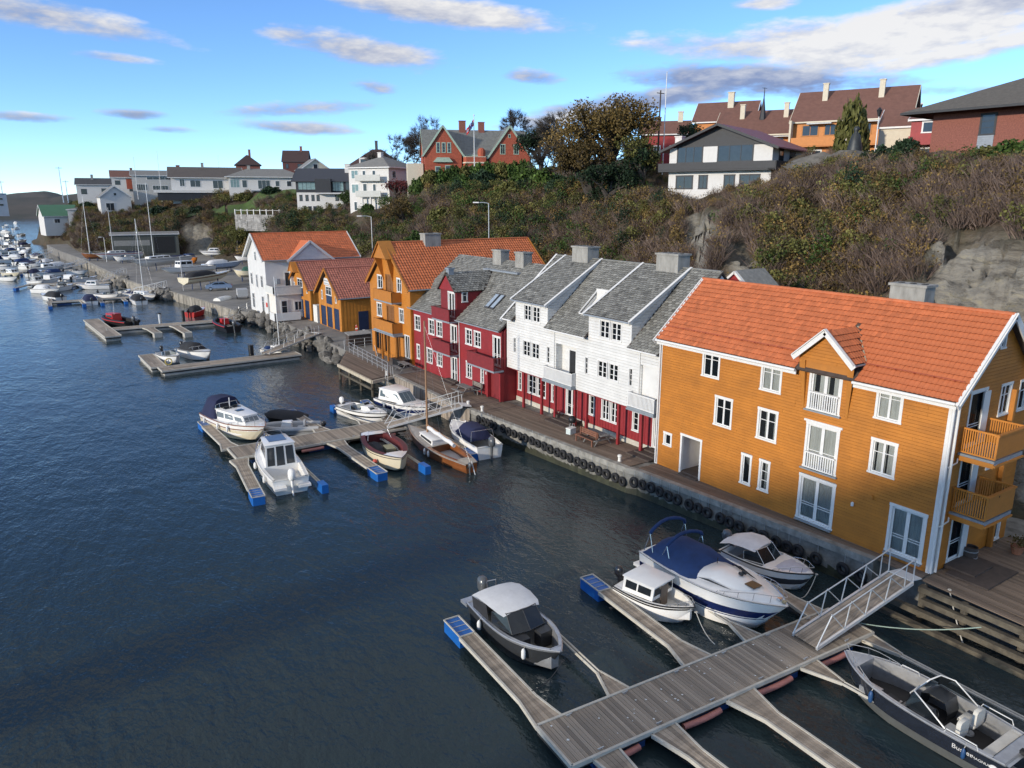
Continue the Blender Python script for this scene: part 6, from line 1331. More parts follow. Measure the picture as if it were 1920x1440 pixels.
ROPE = M('rope', (.50, .48, .42), .9, .1); ROPEG = M('green_rope', (.35, .45, .38), .9, .1)
class Boat:
    def __init__(s, name, label, stern, bow, B, fs=.75, fb=1.15, draft=.35, tw=.84, pw=2.3, rake=.10, z=.45, cat='boat', group=None, L=None, lift=0.0, gun=.10, n=16):
        a = G(*stern, z+lift) if len(stern) == 2 else Vector(stern); b_ = G(*bow, z+lift) if len(bow) == 2 else Vector(bow); d = b_-a; d.z = 0
        s.L = L or d.length; c = (a+b_)/2; s.root = thing(name, label, cat, (c.x, c.y, lift), math.atan2(d.y, d.x), group); s.B, s.fs, s.fb, s.dr, s.tw, s.pw, s.rake, s.gun, s.n = B, fs, fb, draft, tw, pw, rake, gun, n
    def hb(s, t): t = max(0, t); return s.B/2*(s.tw+(1-s.tw)*math.sin(min(1, t/.45)*math.pi/2))*(1-max(0, (t-.42)/.58)**s.pw)
    def zs(s, t): return s.fs+(s.fb-s.fs)*max(0, t)**1.8
    def zk(s, t): return -s.dr+(s.dr+s.fb*.30)*max(0, (t-.68)/.32)**2
    def X(s, t, h=1.0): return -s.L/2+s.L*t-s.rake*s.L*(1-h)*t**4
    def side(s, t, h, out=0.0):
        """point on the topside at station t, h=0 chine .. 1 gunwale (starboard y<0 mirrored by caller)"""
        b_ = s.hb(t); zc_ = max(s.zk(t)+.05, .02+max(0, t-.6)*.5*s.fb*.8); z = zc_+(s.zs(t)-zc_)*h; w_ = b_*(.86+.14*h**.8) if t < .97 else b_
        hh = (z-s.zk(t))/max(.05, s.zs(t)-s.zk(t)); return Vector((s.X(t, hh), w_+out, z))
    def P(s, mb, name, mat, parent=None, smooth=None): return mb.build(name, mat, parent or s.root, smooth)
    def hull(s, mat, bottom=None, gunm=None, stripes=(), deckm=None, rub=None):
        rings = []; T = [i/s.n for i in range(s.n+1)]; T[-1] = .995
        for t in T:
            k = Vector((s.X(t, 0), 0, s.zk(t))); p = [s.side(t, h) for h in (1, .66, .33, 0)]; f = lambda v: Vector((v.x, -v.y, v.z))
            rings.append(p+[k]+[f(v) for v in reversed(p)])
        m = MB(); m.loft(rings, closed=False, cap0=True, cap1=True); h = s.P(m, 'hull', mat, smooth=40)
        for (h0, h1, sm_) in stripes:
            m = MB()
            for sg in (1, -1):
                st = [[Vector((v.x, sg*v.y, v.z)) for v in (s.side(t, h0, .006), s.side(t, h1, .006))] for t in T]; m.loft(st, closed=False, cap0=False, cap1=False)
            s.P(m, 'stripe', sm_, h)
        m = MB()
        for sg in (1, -1): m.tube([Vector((v.x, sg*(v.y+.0), v.z)) for v in [s.side(t, 1) for t in T]], .035, 5)
        m.tube([(s.X(0), y, s.zs(0)) for y in (-s.hb(0), s.hb(0))], .035, 5); s.P(m, 'rub_rail', rub or gunm or mat, h, smooth=50)
        s.h = h; return h
    def deck(s, t0, t1, mat, crown=.06, name='deck', inset=.0, dz=.0, n=8):
        r = []
        for i in range(n+1):
            t = t0+(t1-t0)*i/n; w_ = max(.02, s.hb(t)-inset); r.append([Vector((s.X(t), w_*k, s.zs(t)+dz+crown*(1-k*k)*min(1, w_/.5))) for k in (-1, -.6, -.2, .2, .6, 1)])
        m = MB(); m.loft(r, closed=False, cap0=False, cap1=False); return s.P(m, name, mat, smooth=60)
    def well(s, t0, t1, mat, floor=.15, g=None, floorm=None, n=8):
        """cockpit: side decks (gunwale), inner walls, floor"""
        g = g or s.gun; gd, wl_, fl_ = MB(), MB(), MB(); R_ = []
        for i in range(n+1):
            t = t0+(t1-t0)*i/n; w_ = s.hb(t); iw = max(.05, w_-g); R_.append((s.X(t), w_, iw, s.zs(t)))
        for sg in (1, -1):
            gd.loft([[Vector((x, sg*w_, z+.015)), Vector((x, sg*iw, z+.03))] for x, w_, iw, z in R_], closed=False, cap0=False, cap1=False); wl_.loft([[Vector((x, sg*iw, z+.03)), Vector((x, sg*iw*.94, floor))] for x, w_, iw, z in R_], closed=False, cap0=False, cap1=False)
        fl_.loft([[Vector((x, iw*.95, floor)), Vector((x, -iw*.95, floor))] for x, w_, iw, z in R_], closed=False, cap0=False, cap1=False)
        for k in (0, -1): x, w_, iw, z = R_[k]; wl_.poly([(x, iw, z+.03), (x, -iw, z+.03), (x, -iw*.94, floor), (x, iw*.94, floor)])
        s.P(gd, 'side_deck', GELD if mat in (GEL, GELC) else mat); c = s.P(wl_, 'cockpit', mat); s.P(fl_, 'cockpit_floor', floorm or GREYD, c); return c
    def house(s, t0, t1, h, w0, w1, sa=.1, sf=.5, mat=None, z=None, win=((.1, .9, .35, .85),), fwin=((.06, .94, .3, .9),), awin=(), inset=.92, name='cabin', glass=None, roofm=None, over=.06):
        """deck house between stations; w0/w1 half widths aft/front; sa/sf set back of the top aft/front"""
        x0, x1 = s.X(t0), s.X(t1); zb0 = (s.zs(t0) if z is None else z); zb1 = (s.zs(t1) if z is None else z); zt = max(zb0, zb1)+h; mat = mat or GEL; glass = glass or SMOKE
        b_ = [Vector((x0, w0, zb0)), Vector((x1, w1, zb1)), Vector((x1, -w1, zb1)), Vector((x0, -w0, zb0))]; t_ = [Vector((x0+sa, w0*inset, zt)), Vector((x1-sf, w1*inset, zt)), Vector((x1-sf, -w1*inset, zt)), Vector((x0+sa, -w0*inset, zt))]
        m = MB(); m.loft([b_, t_]); c = s.P(m, name, mat)
        def facew(q, rects):
            for (u0, u1, v0, v1) in rects:
                f = lambda u, v: (q[0].lerp(q[1], u)).lerp(q[3].lerp(q[2], u), v); p = [f(u0, v0), f(u1, v0), f(u1, v1), f(u0, v1)]; n = (p[1]-p[0]).cross(p[3]-p[0]).normalized()*.012
                mm = MB(); mm.prism([v_-n*.4 for v_ in p], n*1.4); s.P(mm, 'cabin_window', glass, c)
        facew([b_[1], b_[0], t_[0], t_[1]], [(1-u1, 1-u0, v0, v1) for u0, u1, v0, v1 in win]); facew([b_[3], b_[2], t_[2], t_[3]], win); facew([b_[2], b_[1], t_[1], t_[2]], fwin); facew([b_[0], b_[3], t_[3], t_[0]], awin)
        m = MB(); o = over; tp = [Vector((v.x+(o if v.x > x0+.5*(x1-x0) else -o), v.y*(1+o/max(.3, abs(v.y))), v.z)) for v in t_]; m.loft([tp, [v+Vector((0, 0, .05)) for v in tp], [Vector((v.x*.0+(v.x-(x0+x1)/2)*.86+(x0+x1)/2, v.y*.86, v.z+.09)) for v in tp]]); s.P(m, 'cabin_roof', roofm or mat, c, smooth=30); s.zt = zt+.09
        return c
    def cover(s, t0, t1, h, mat, w=1.0, name='canvas_cover', front=.15, aft=.15, z=0, n=8, flat=2.2):
        r = []
        for i in range(n+1):
            u = i/n; t = t0+(t1-t0)*u; e = min(1, u/aft if aft else 1, (1-u)/front if front else 1); e = e*(2-e); w_ = s.hb(t)*w; zz = s.zs(t)+z; hh = h*max(.03, e)
            r.append([Vector((s.X(t), w_*k, zz+hh*(1-abs(k)**flat)+.02*math.sin(i*2.1+k*5))) for k in (-1, -.85, -.6, -.3, 0, .3, .6, .85, 1)])
        m = MB(); m.loft(r, closed=False, cap0=True, cap1=True); return s.P(m, name, mat, smooth=50)
    def shield(s, t, h, w, back=.35, side=.9, z=0, frame=None, glass=None, name='windscreen'):
        x = s.X(t); z0 = s.zs(t)+z; fr_ = frame or CHROME; pts_b = [Vector((x-side, w, z0-.02)), Vector((x, w*.8, z0)), Vector((x+.14, 0, z0+.03)), Vector((x, -w*.8, z0)), Vector((x-side, -w, z0-.02))]; pts_t = [Vector((x-side-.05, w*.96, z0+h*.75)), Vector((x-back, w*.72, z0+h)), Vector((x-back+.12, 0, z0+h+.02)), Vector((x-back, -w*.72, z0+h)), Vector((x-side-.05, -w*.96, z0+h*.75))]
        m = MB(); m.tube(pts_t, .022, 5); m.tube(pts_b, .018, 5)
        for a, c in zip(pts_b, pts_t): m.tube([a, c], .018, 5)
        f = s.P(m, name, fr_)
        for i in range(4): m = MB(); m.poly([pts_b[i], pts_b[i+1], pts_t[i+1], pts_t[i]]); s.P(m, 'pane', glass or BGLASS, f)
        return pts_t
    def outboard(s, mat=None, y=0, k=1.0, tilt=0, x=None, z=None):
        x = s.X(0)-.28 if x is None else x; z = s.fs if z is None else z; m = MB(); M_ = Matrix.Translation((x, y, z)) @ Matrix.Rotation(tilt, 4, 'Y')
        def sec(cx, cz, a, b_): return [M_ @ Vector((cx+a*k*math.cos(q), b_*k*math.sin(q), cz*k)) for q in [math.pi*2*j/10 for j in range(10)]]
        m.loft([sec(0, .0, .20, .15), sec(-.02, .12, .27, .19), sec(-.03, .34, .28, .2), sec(-.02, .5, .22, .17), sec(0, .58, .10, .09)]); e = s.P(m, 'outboard_engine', mat or ENGB, smooth=60)
        m = MB(); m.loft([sec(0, .02, .13, .09), sec(.02, -.5, .11, .06), sec(-.02, -.9, .13, .04)]); m.loft([sec(-.02, -.86, .3, .05), sec(-.02, -.9, .3, .05)]); s.P(m, 'engine_leg', mat or ENGB, e, smooth=60)
        m = MB(); m.beam(M_ @ Vector((.1, 0, 0)), M_ @ Vector((.36*k, 0, -.05)), .2, .16); s.P(m, 'engine_bracket', BLACK, e)
    def rail(s, t0=.62, h=.42, r=.014, inset=.06, n=7, name='bow_rail', mat=None):
        m = MB(); T = [t0+(1.0-t0)*i/n for i in range(n+1)]; T[-1] = .985
        P1 = [Vector((s.X(t), max(.03, s.hb(t)-inset), s.zs(t)+h*min(1, .25+1.4*i/n))) for i, t in enumerate(T)]; loop = P1+[Vector((v.x, -v.y, v.z)) for v in reversed(P1)]
        m.tube([Vector((P1[0].x-.1, P1[0].y, s.zs(t0)))]+loop+[Vector((P1[0].x-.1, -P1[0].y, s.zs(t0)))], r, 5)
        for i in range(1, n, 2):
            for sg in (1, -1): v = P1[i]; m.tube([(v.x, sg*v.y, v.z), (v.x-.05, sg*v.y, s.zs(T[i])+.02)], r*.9, 4)
        return s.P(m, name, mat or CHROME)
    def fender(s, t, side=1, mat=None, drop=.12, r=.09, l=.42):
        p = s.side(t, .9); p = Vector((p.x, side*(p.y+r+.02), s.zs(t)-drop)); m = MB(); m.lathe([(.02, .03), (r*.7, -.02), (r, -.1), (r, -l+.08), (r*.6, -l), (0, -l-.02)], p, 8); f = s.P(m, 'fender', mat or FEND, smooth=60); m = MB(); m.tube([p, Vector((p.x, side*(s.hb(t)-.05), s.zs(t)+.05))], .012, 4); s.P(m, 'lanyard', ROPE, f)
    def seat(s, x, y, z, w=.5, mat=None, face=0, back=True):
        m = MB(); m.loft([[Vector((x+a*w/2*q, y+b_*w/2*q, z+zz)) for a, b_ in ((-1, -1), (1, -1), (1, 1), (-1, 1))] for q, zz in ((.85, 0), (1, .06), (1, .16), (.85, .2))])
        if back: m.loft([[Vector((x-w*.42+a, y+b_*w/2*q, z+zz)) for a, b_ in ((-.07, -1), (.07, -1), (.07, 1), (-.07, 1))] for q, zz in ((.9, .15), (1, .3), (.95, .62), (.7, .7))])
        return s.P(m, 'seat', mat or SEAT, smooth=50)
    def bx(s, name, mat, *q, parent=None): m = MB(); m.box(*q); return s.P(m, name, mat, parent)
    def tubes(s, name, mat, *paths, r=.02, parent=None): 
        m = MB()
        for p in paths: m.tube(p, r, 5)
        return s.P(m, name, mat, parent)
    def hatch(s, t, w, l, mat=None, y=0, dz=.06): x = s.X(t); z = s.zs(t)+dz; m = MB(); m.box(x-l/2, x+l/2, y-w/2, y+w/2, z, z+.04); return s.P(m, 'hatch', mat or SMOKE)
    def mast(s, x, z0, H_, r=.05, mat=None, stays=True, lean=0):
        m = MB(); m.tube([(x, 0, z0), (x+lean*H_, 0, z0+H_)], [r, r*.7], 7); o = s.P(m, 'mast', mat or ALU, smooth=60); top = Vector((x+lean*H_, 0, z0+H_*.96))
        if stays:
            m = MB()
            for e in ((s.X(.98), 0, s.zs(.98)), (s.X(.02), 0, s.zs(0)), (x, s.hb(.5), s.zs(.5)), (x, -s.hb(.5), s.zs(.5))): m.tube([top, e], .005, 3)
            s.P(m, 'stay', STEEL, o)
        return o
# ---------------------------------------------------------------- near pontoon boats
b = Boat('alloy_boat', 'dark grey aluminium boat with pale canopy and open bow at the near pontoon', (912, 1122), (1052, 1238), 2.25, .85, 1.1, pw=2.6, z=.75)
b.hull(DGREY, gunm=ALLOY, stripes=((.9, 1.0, ALLOY),)); b.well(.06, .93, ALLOY, .22, g=.14, floorm=M('pale_alloy_floor', (.32, .30, .25), .6, .1)); b.deck(.92, .995, ALLOY, .03, 'bow_step'); b.deck(-.04, .08, ALLOY, .0, 'stern_deck')
T = b.shield(.60, .62, .98, back=.55, side=1.2, frame=DGREY, glass=SMOKE); x = b.X(.6)
m = MB(); zz = b.zs(.5)
m.loft([[Vector((xx, y*w_, z_-.10*abs(y)**2.4)) for y in (-1, -.7, -.35, 0, .35, .7, 1)] for xx, w_, z_ in ((x-2.75, 1.0, zz+.62), (x-2.2, 1.05, zz+.78), (x-1.4, 1.05, zz+.82), (x-.75, .98, zz+.76), (x-.5, .86, zz+.68))], closed=False, cap0=False, cap1=False); b.P(m, 'canopy', LTC, smooth=60)
m = MB()
for sg in (-1, 1): m.poly([(x-2.7, sg*1.02, zz+.52), (x-1.5, sg*1.06, zz+.70), (x-1.3, sg*1.06, zz+.05), (x-2.6, sg*1.02, zz+.05)])
b.P(m, 'canopy_side', BLKC); b.bx('bow_console', DGREY, x+.05, x+.5, .25, .85, .25, b.zs(.6)-.05); b.bx('bow_console', DGREY, x+.05, x+.5, -.85, -.25, .25, b.zs(.6)-.05)
b.outboard(ENG, k=1.15, z=1.0); b.tubes('engine_guard', CHROME, [(b.X(0)+.1, .45, 1.0), (b.X(0)+.05, .45, 1.55), (b.X(0)+.05, -.0, 1.6), (b.X(0)+.1, 0, 1.0)], r=.025)
for t_ in (.25, .78): b.fender(t_, -1)
b.bx('stern_platform', ALLOY, b.X(0)-.5, b.X(0)+.02, -1.0, -.35, .65, .78); b.bx('stern_platform', ALLOY, b.X(0)-.5, b.X(0)+.02, .35, 1.0, .65, .78)
b = Boat('pilothouse_boat', 'small white cabin boat with low wheelhouse moored at the second finger', (1170, 1084), (1303, 1145), 1.95, .72, .95, pw=2.4, z=.8)
b.hull(GEL, stripes=((.8, .9, BLACK),), rub=BLACK); b.well(.02, .95, GEL, .3, g=.12, floorm=GELD); b.deck(.93, .995, GEL, .03, 'foredeck'); b.deck(.0, .14, GEL, .02, 'aft_deck')
b.house(.14, .56, .62, .78, .74, .05, -.05, win=((.08, .45, .3, .82), (.5, .92, .3, .82)), fwin=((.05, .42, .3, .88), (.66, .95, .3, .88)), roofm=GEL); c = b.bx('companion_door', M('brown_curtain', (.16, .12, .09), .7), b.X(.565), b.X(.575), -.18, .32, .35, 1.32)
b.outboard(ENGB, k=.85, z=.8); b.rail(.75, .2); b.tubes('roof_arch', GEL, [(b.X(.16), .72, .75), (b.X(.16), .7, 1.42), (b.X(.16), -.7, 1.42), (b.X(.16), -.72, .75)], r=.07)
b = Boat('cabin_cruiser', 'big white motor cruiser with navy hull stripe and blue cockpit cover', (1236, 1016), (1478, 1146), 3.05, 1.35, 1.7, draft=.45, pw=2.5, rake=.14, z=1.5, n=20)
b.hull(GEL, stripes=((.40, .64, NAVYH), (.34, .37, NAVYH)), rub=CHROME); b.deck(.30, .995, GEL, .16, 'foredeck', n=12); b.deck(-.005, .30, GEL, .05, 'aft_deck')
m = MB(); r = []
for t_, w_, h_ in ((.40, 1.18, .02), (.44, 1.14, .34), (.55, 1.05, .36), (.68, .82, .30), (.80, .50, .16), (.87, .2, .03)): r.append([Vector((b.X(t_), y*w_, b.zs(t_)+.03+h_*(1-abs(y)**3))) for y in (-1, -.8, -.4, 0, .4, .8, 1)])
m.loft(r, closed=False); b.P(m, 'coachroof', GEL, smooth=50)
for sg in (1, -1):
    m = MB(); m.poly([(b.X(.47), sg*1.10, b.zs(.47)+.12), (b.X(.72), sg*.77, b.zs(.72)+.08), (b.X(.55), sg*1.04, b.zs(.55)+.24)]); b.P(m, 'side_window', SMOKE)
b.cover(.02, .50, .82, BLUEC, w=.93, front=.45, aft=.25, flat=3.0)
for (t0_, t1_, h0) in ((.07, .05, 1.75), (.22, .20, 1.45)):
    x = b.X(t0_); z0 = b.zs(.1); W_ = 1.12; arc = [Vector((x+.05*math.sin(q*3), W_*math.cos(q), z0+h0*.62+(h0*.25)*math.sin(q))) for q in [math.pi*k/8 for k in range(9)]]
    m = MB(); m.tube(arc, .085, 7); b.P(m, 'bimini_roll', BLUEC, smooth=60); b.tubes('bimini_frame', CHROME, [(x+.25, W_, z0+.1), arc[0]], [(x+.25, -W_, z0+.1), arc[-1]], [(x-.35, W_, z0+.1), arc[0]], [(x-.35, -W_, z0+.1), arc[-1]], r=.022)
b.hatch(.76, .5, .5, M('brown_hatch', (.10, .055, .02), .2), dz=.26); b.rail(.66, .38, n=9); b.bx('swim_platform', GEL, b.X(0)-.55, b.X(0)+.02, -1.1, 1.1, .35, .5)
b.tubes('wiper', BLACK, [(b.X(.47), .2, b.zs(.4)+.7), (b.X(.46), .25, b.zs(.4)+.35)], r=.02); m = MB(); m.tube([(b.X(.64), .35, b.zs(.6)+.45), (b.X(.64)+.18, .35, b.zs(.6)+.45)], .07, 8); m.tube([(b.X(.64), .15, b.zs(.6)+.45), (b.X(.64)+.18, .15, b.zs(.6)+.45)], .07, 8); b.P(m, 'horn', BLACK); b.bx('windlass', CHROME, b.X(.93), b.X(.95), -.1, .1, b.zs(.93)+.05, b.zs(.93)+.22)
m = MB(); m.lathe([(.09, -.02), (.1, .06), (0, .12)], (b.X(.97), 0, b.zs(.97)+.1), 8); b.P(m, 'anchor_roller', M('tan_rope_coil', (.45, .33, .18), .9))
b = Boat('bowrider', 'white daycruiser with pale canopy and grey bow cover against the tyre wall', (1372, 1022), (1527, 1084), 2.2, .85, 1.05, pw=2.4, z=.85)
b.hull(GEL, stripes=((.3, .62, M('charcoal_hull', (.05, .05, .055), .3)),), rub=BLACK); b.deck(.52, .995, GEL, .05, 'foredeck'); b.cover(.60, .93, .10, LILAC, w=.8, name='bow_cover', front=.1, aft=.1); b.well(.05, .55, GEL, .25); T = b.shield(.52, .55, .92, back=.5, side=1.0)
x = b.X(.5); zz = b.zs(.4); m = MB(); m.loft([[Vector((xx, y*w_, z_-.12*abs(y)**2.4)) for y in (-1, -.6, -.2, .2, .6, 1)] for xx, w_, z_ in ((x-2.3, .9, zz+.42), (x-1.7, .96, zz+.66), (x-1.0, .96, zz+.72), (x-.42, .8, zz+.62))], closed=False); b.P(m, 'canopy', LTC, smooth=60)
b.rail(.66, .3); b.outboard(ENG, z=1.0); b.deck(-.03, .07, GEL, .02, 'aft_deck')
b = Boat('alloy_open_boat', 'black-hulled open aluminium boat with windscreen hoops at the lower right', (1915, 1412), (1583, 1226), 2.35, .95, 1.1, pw=3.0, rake=.06, z=.95, n=20)
b.hull(BLKH, gunm=ALLOY, stripes=((.0, .34, M('grey_hull_bottom', (.10, .105, .10), .4)), (.95, 1.0, ALLOY))); b.well(.06, .86, ALLOY, .25, g=.13, floorm=M('black_deck_mat', (.035, .033, .032), .9, .2), n=14); b.deck(.86, .995, GREYD, .02, 'bow_deck'); b.deck(-.02, .06, ALLOY, .0, 'stern_deck')
x = b.X(.46); zz = b.zs(.46)
for sg in (1, -1):
    m = MB(); m.loft([[Vector((x+dx_, sg*yy, z_)) for yy in (.28, 1.0)] for dx_, z_ in ((.55, .28), (.5, zz-.05), (.25, zz+.06), (-.3, zz+.02), (-.45, .6), (-.4, .28))], closed=False); c = b.P(m, 'console', M('console_grey', (.05, .052, .055), .5))
    m = MB(); arc = [Vector((x+.35-1.55*k/8.0, sg*(.98-.1*math.sin(math.pi*k/8)), zz+.05+.62*math.sin(math.pi*(.06+.94*k/8))**.8)) for k in range(9)]; m.tube([(x+.6, sg*.25, zz+.06), (x+.3, sg*.3, zz+.55)]+[(x+.2, sg*.8, zz+.6)]+[(x-.2, sg*1.0, zz+.55), (x-1.0, sg*1.02, zz+.05)], .025, 6); f = b.P(m, 'windscreen_hoop', ALU, smooth=60)
    m = MB(); m.poly([(x+.6, sg*.25, zz+.06), (x+.3, sg*.3, zz+.55), (x+.2, sg*.8, zz+.6), (x+.35, sg*1.0, zz+.06)]); b.P(m, 'pane', BGLASS, f); m = MB(); m.poly([(x+.35, sg*1.0, zz+.06), (x+.2, sg*.8, zz+.6), (x-.2, sg*1.0, zz+.55), (x-1.0, sg*1.02, zz+.06)]); b.P(m, 'pane', BGLASS, f)
    b.seat(x-1.05, sg*.5, .62, .55); m = MB(); m.tube([(x-1.05, sg*.5, .27), (x-1.05, sg*.5, .63)], .05, 8); m.lathe([(.2, 0), (.18, .04)], (x-1.05, sg*.5, .26), 10); b.P(m, 'seat_pedestal', ALLOY)
m = MB(); m.tube([(x-.42+.17*math.cos(q)*.3, .5+.17*math.sin(q), zz-.02+.17*math.cos(q)) for q in [2*math.pi*k/12 for k in range(12)]], .018, 5, closed=True); b.P(m, 'steering_wheel', BLACK)
b.bx('stern_bench', SEAT, b.X(.07), b.X(.12), -.95, .95, .3, .9); b.bx('bow_seat', ALLOY, b.X(.70), b.X(.80), .35, .85, .27, .7); m = MB(); m.poly([(b.X(.60), .3, .62), (b.X(.60), .9, .62), (b.X(.66), .8, .68), (b.X(.66), .3, .68)]); b.P(m, 'bow_hatch', BLACK); b.bx('thwart', ALLOY, b.X(.59), b.X(.67), .28, .92, .3, .6)
b.rail(.74, .32, n=5); b.tubes('grab_rail', ALU, [(b.X(.12), -1.1, .98), (b.X(.13), -1.1, 1.14), (b.X(.28), -1.12, 1.14), (b.X(.29), -1.12, .98)], [(b.X(.12), 1.1, .98), (b.X(.13), 1.1, 1.14), (b.X(.28), 1.12, 1.14), (b.X(.29), 1.12, .98)], [(b.X(.62), -1.0, 1.0), (b.X(.63), -1.0, 1.12), (b.X(.72), -.92, 1.14), (b.X(.73), -.92, 1.02)])
b.outboard(ENGB, k=1.3, z=1.05, x=b.X(0)-.45); b.bx('stern_platform', ALLOY, b.X(0)-.6, b.X(0)+.02, .4, 1.05, .55, .66); b.bx('stern_platform', ALLOY, b.X(0)-.6, b.X(0)+.02, -1.05, -.4, .55, .66)
b.fender(.70, 1, BLUEF, r=.08); b.fender(.18, 1, BLUEF, r=.07, l=.35)
def lettering(bt, txt, t0, h, size, flip=1, mat=WHITE, name='lettering', h2=None):
    cu = bpy.data.curves.new('lettering', 'FONT'); cu.body = txt; cu.size = size; cu.extrude = .004; ob = bpy.data.objects.new(name, cu); dg_ = bpy.context.evaluated_depsgraph_get(); COL.objects.link(ob); bpy.context.view_layer.update(); me = bpy.data.meshes.new_from_object(ob.evaluated_get(bpy.context.evaluated_depsgraph_get())); bpy.data.objects.remove(ob); me.materials.clear(); me.materials.append(mat)
    o = bpy.data.objects.new(name, me); COL.objects.link(o); o.parent = bt.h
    p = bt.side(t0, h, .03); q = bt.side(t0-.12, h2 or h, .03); up = (bt.side(t0, h+.2, .03)-p).normalized(); d = (q-p).normalized(); n = d.cross(up); o.matrix_basis = Matrix.Translation(p) @ Matrix((d, up-d*up.dot(d), n)).transposed().to_4x4(); return o
lettering(b, 'Buster', .245, .64, .24); lettering(b, 'MAGNUM', .148, .64, .13)
m = MB(); p = b.side(.045, .62, .03); m.lathe([(.15, -.01), (.15, .01)], (0, 0, 0), 14); m.v = [(p.x+x_, p.y+z_, p.z+y_) for x_, y_, z_ in m.v]; em = b.P(m, 'hull_emblem', WHITE, b.h); m = MB(); m.tube([(p.x-.16, p.y+.015, p.z-.02), (p.x-.05, p.y+.02, p.z+.05), (p.x+.05, p.y+.02, p.z-.05), (p.x+.16, p.y+.015, p.z+.02)], .022, 5); b.P(m, 'emblem_wave', BLKH, em)
# ---------------------------------------------------------------- middle pontoon boats
b = Boat('cabin_cruiser', 'white and cream cabin cruiser with navy canopy at the outer berth of the middle pontoon', (412, 772), (482, 800), 2.75, 1.0, 1.35, pw=2.5, z=1.1, L=8.2, n=18)
b.hull(GEL, stripes=((0, .62, GELC), (.66, .74, VARN)), rub=VARN); b.deck(.02, .995, GEL, .06, 'deck', n=14); b.house(.30, .80, .55, 1.02, .62, .05, .5, win=((.05, .3, .25, .8), (.34, .62, .25, .8), (.68, .92, .28, .75)), fwin=((.05, .33, .3, .85), (.36, .64, .3, .85), (.67, .95, .3, .85)), glass=M('pale_cabin_glass', (.16, .18, .19), .1))
for t_, y in ((.40, .35), (.40, -.35), (.55, 0)): m = MB(); m.box(b.X(t_)-.25, b.X(t_)+.25, y-.28, y+.28, b.zt, b.zt+.04); b.P(m, 'roof_hatch', SMOKE)
b.cover(.02, .34, 1.5, NAVYC, w=.95, front=.12, aft=.3, flat=5, name='canopy'); T = b.shield(.36, .6, .95, back=.25, side=.4, z=.55); b.rail(.62, .42, n=9, r=.018); b.tubes('radar_mast', WHITE, [(b.X(.36), 0, 1.6), (b.X(.36), 0, 2.6)], r=.04)
for t_ in (.15, .45, .62): b.fender(t_, -1)
b = Boat('pilothouse_boat', 'white pilothouse boat with outboard, stern towards the viewer, at the middle pontoon', (548, 905), (497, 836), 2.6, .95, 1.3, pw=2.6, z=.8, L=7.4, n=18)
b.hull(GEL, rub=GELD); b.well(.02, .34, GEL, .35, g=.2, floorm=GELD); b.deck(.34, .995, GEL, .06, 'foredeck', n=10); b.house(.34, .72, 1.25, .98, .8, .12, .75, win=((.1, .5, .4, .88), (.54, .86, .4, .85)), fwin=((.05, .48, .2, .9), (.52, .95, .2, .9)), awin=((.06, .30, .05, .9), (.36, .62, .02, .92), (.68, .94, .05, .9)), glass=M('clear_cabin_glass', (.045, .05, .055), .08))
m = MB(); m.box(b.X(.42), b.X(.60), -.55, .55, b.zt+.0, b.zt+.03); b.P(m, 'roof_hatch', M('blue_sky_hatch', (.10, .14, .22), .1)); b.outboard(GEL, k=1.2, z=1.0); b.rail(.55, .5, n=8, r=.018); b.tubes('roof_rail', CHROME, [(b.X(.55), .6, b.zt), (b.X(.66), .5, b.zt+.22), (b.X(.66), -.5, b.zt+.22), (b.X(.55), -.6, b.zt)], r=.015)
m = MB(); m.box(b.X(0)-.45, b.X(0)+.02, .35, 1.1, .45, .6); b.P(m, 'swim_platform', GEL); m = MB(); m.box(b.X(0)-.45, b.X(0)+.02, -1.1, -.35, .45, .6); b.P(m, 'swim_platform', GEL)
for t_ in (.2, .55): b.fender(t_, 1)
b = Boat('inflatable_tender', 'grey inflatable tender with white console behind the middle pontoon', (588, 800), (497, 803), 1.9, .45, .55, draft=.15, pw=3.2, rake=.02, z=.4, L=4.6)
b.hull(GREYT); b.well(.05, .9, GREYT, .18, g=.3, floorm=GREYD); m = MB()
for sg in (1, -1): m.tube([Vector((b.X(t_), sg*max(.0, b.hb(t_)-.1), b.zs(t_))) for t_ in [k/10*.97 for k in range(11)]], .21, 8)
b.P(m, 'tube', GREYT, smooth=60); b.house(.45, .66, .55, .28, .22, .05, .25, z=.3, win=(), fwin=(), name='console'); b.seat(b.X(.3), 0, .3, .6, GREYT); b.outboard(ENGB, k=.7)
b = Boat('covered_dinghy', 'small dinghy under a black tarpaulin beside the inflatable tender', (562, 782), (503, 778), 1.8, .4, .5, draft=.15, pw=3, z=.4, L=3.6); b.hull(BLACK); b.cover(.0, .98, .42, BLKC, w=1.1, front=.3, aft=.2, flat=3)
b = Boat('daycruiser', 'small white daycruiser with low windscreen at the inner middle berth', (648, 757), (723, 778), 2.1, .75, .95, pw=2.4, z=.8, L=5.6); b.hull(GEL, stripes=((.5, .66, BLACK),), rub=BLACK); b.deck(.45, .995, GEL, .12, 'foredeck'); b.well(.05, .5, GEL, .25); b.shield(.52, .45, .85, back=.4, side=.9); b.house(.52, .72, .25, .5, .3, .0, .5, win=(), fwin=((.1, .9, .2, .8),), name='hood'); b.deck(-.03, .08, GEL, .02, 'aft_deck'); b.outboard(GEL, k=.9, z=.8); b.rail(.7, .2)
b = Boat('hardtop_daycruiser', 'white daycruiser with hard top and navy hull band beside the timber quay wall', (725, 742), (800, 766), 2.5, .95, 1.2, pw=2.4, z=1.0, L=6.6, n=16); b.hull(GEL, stripes=((.42, .72, NAVYH),), rub=BLACK); b.deck(.50, .995, GEL, .10, 'foredeck'); b.well(.04, .55, GEL, .3)
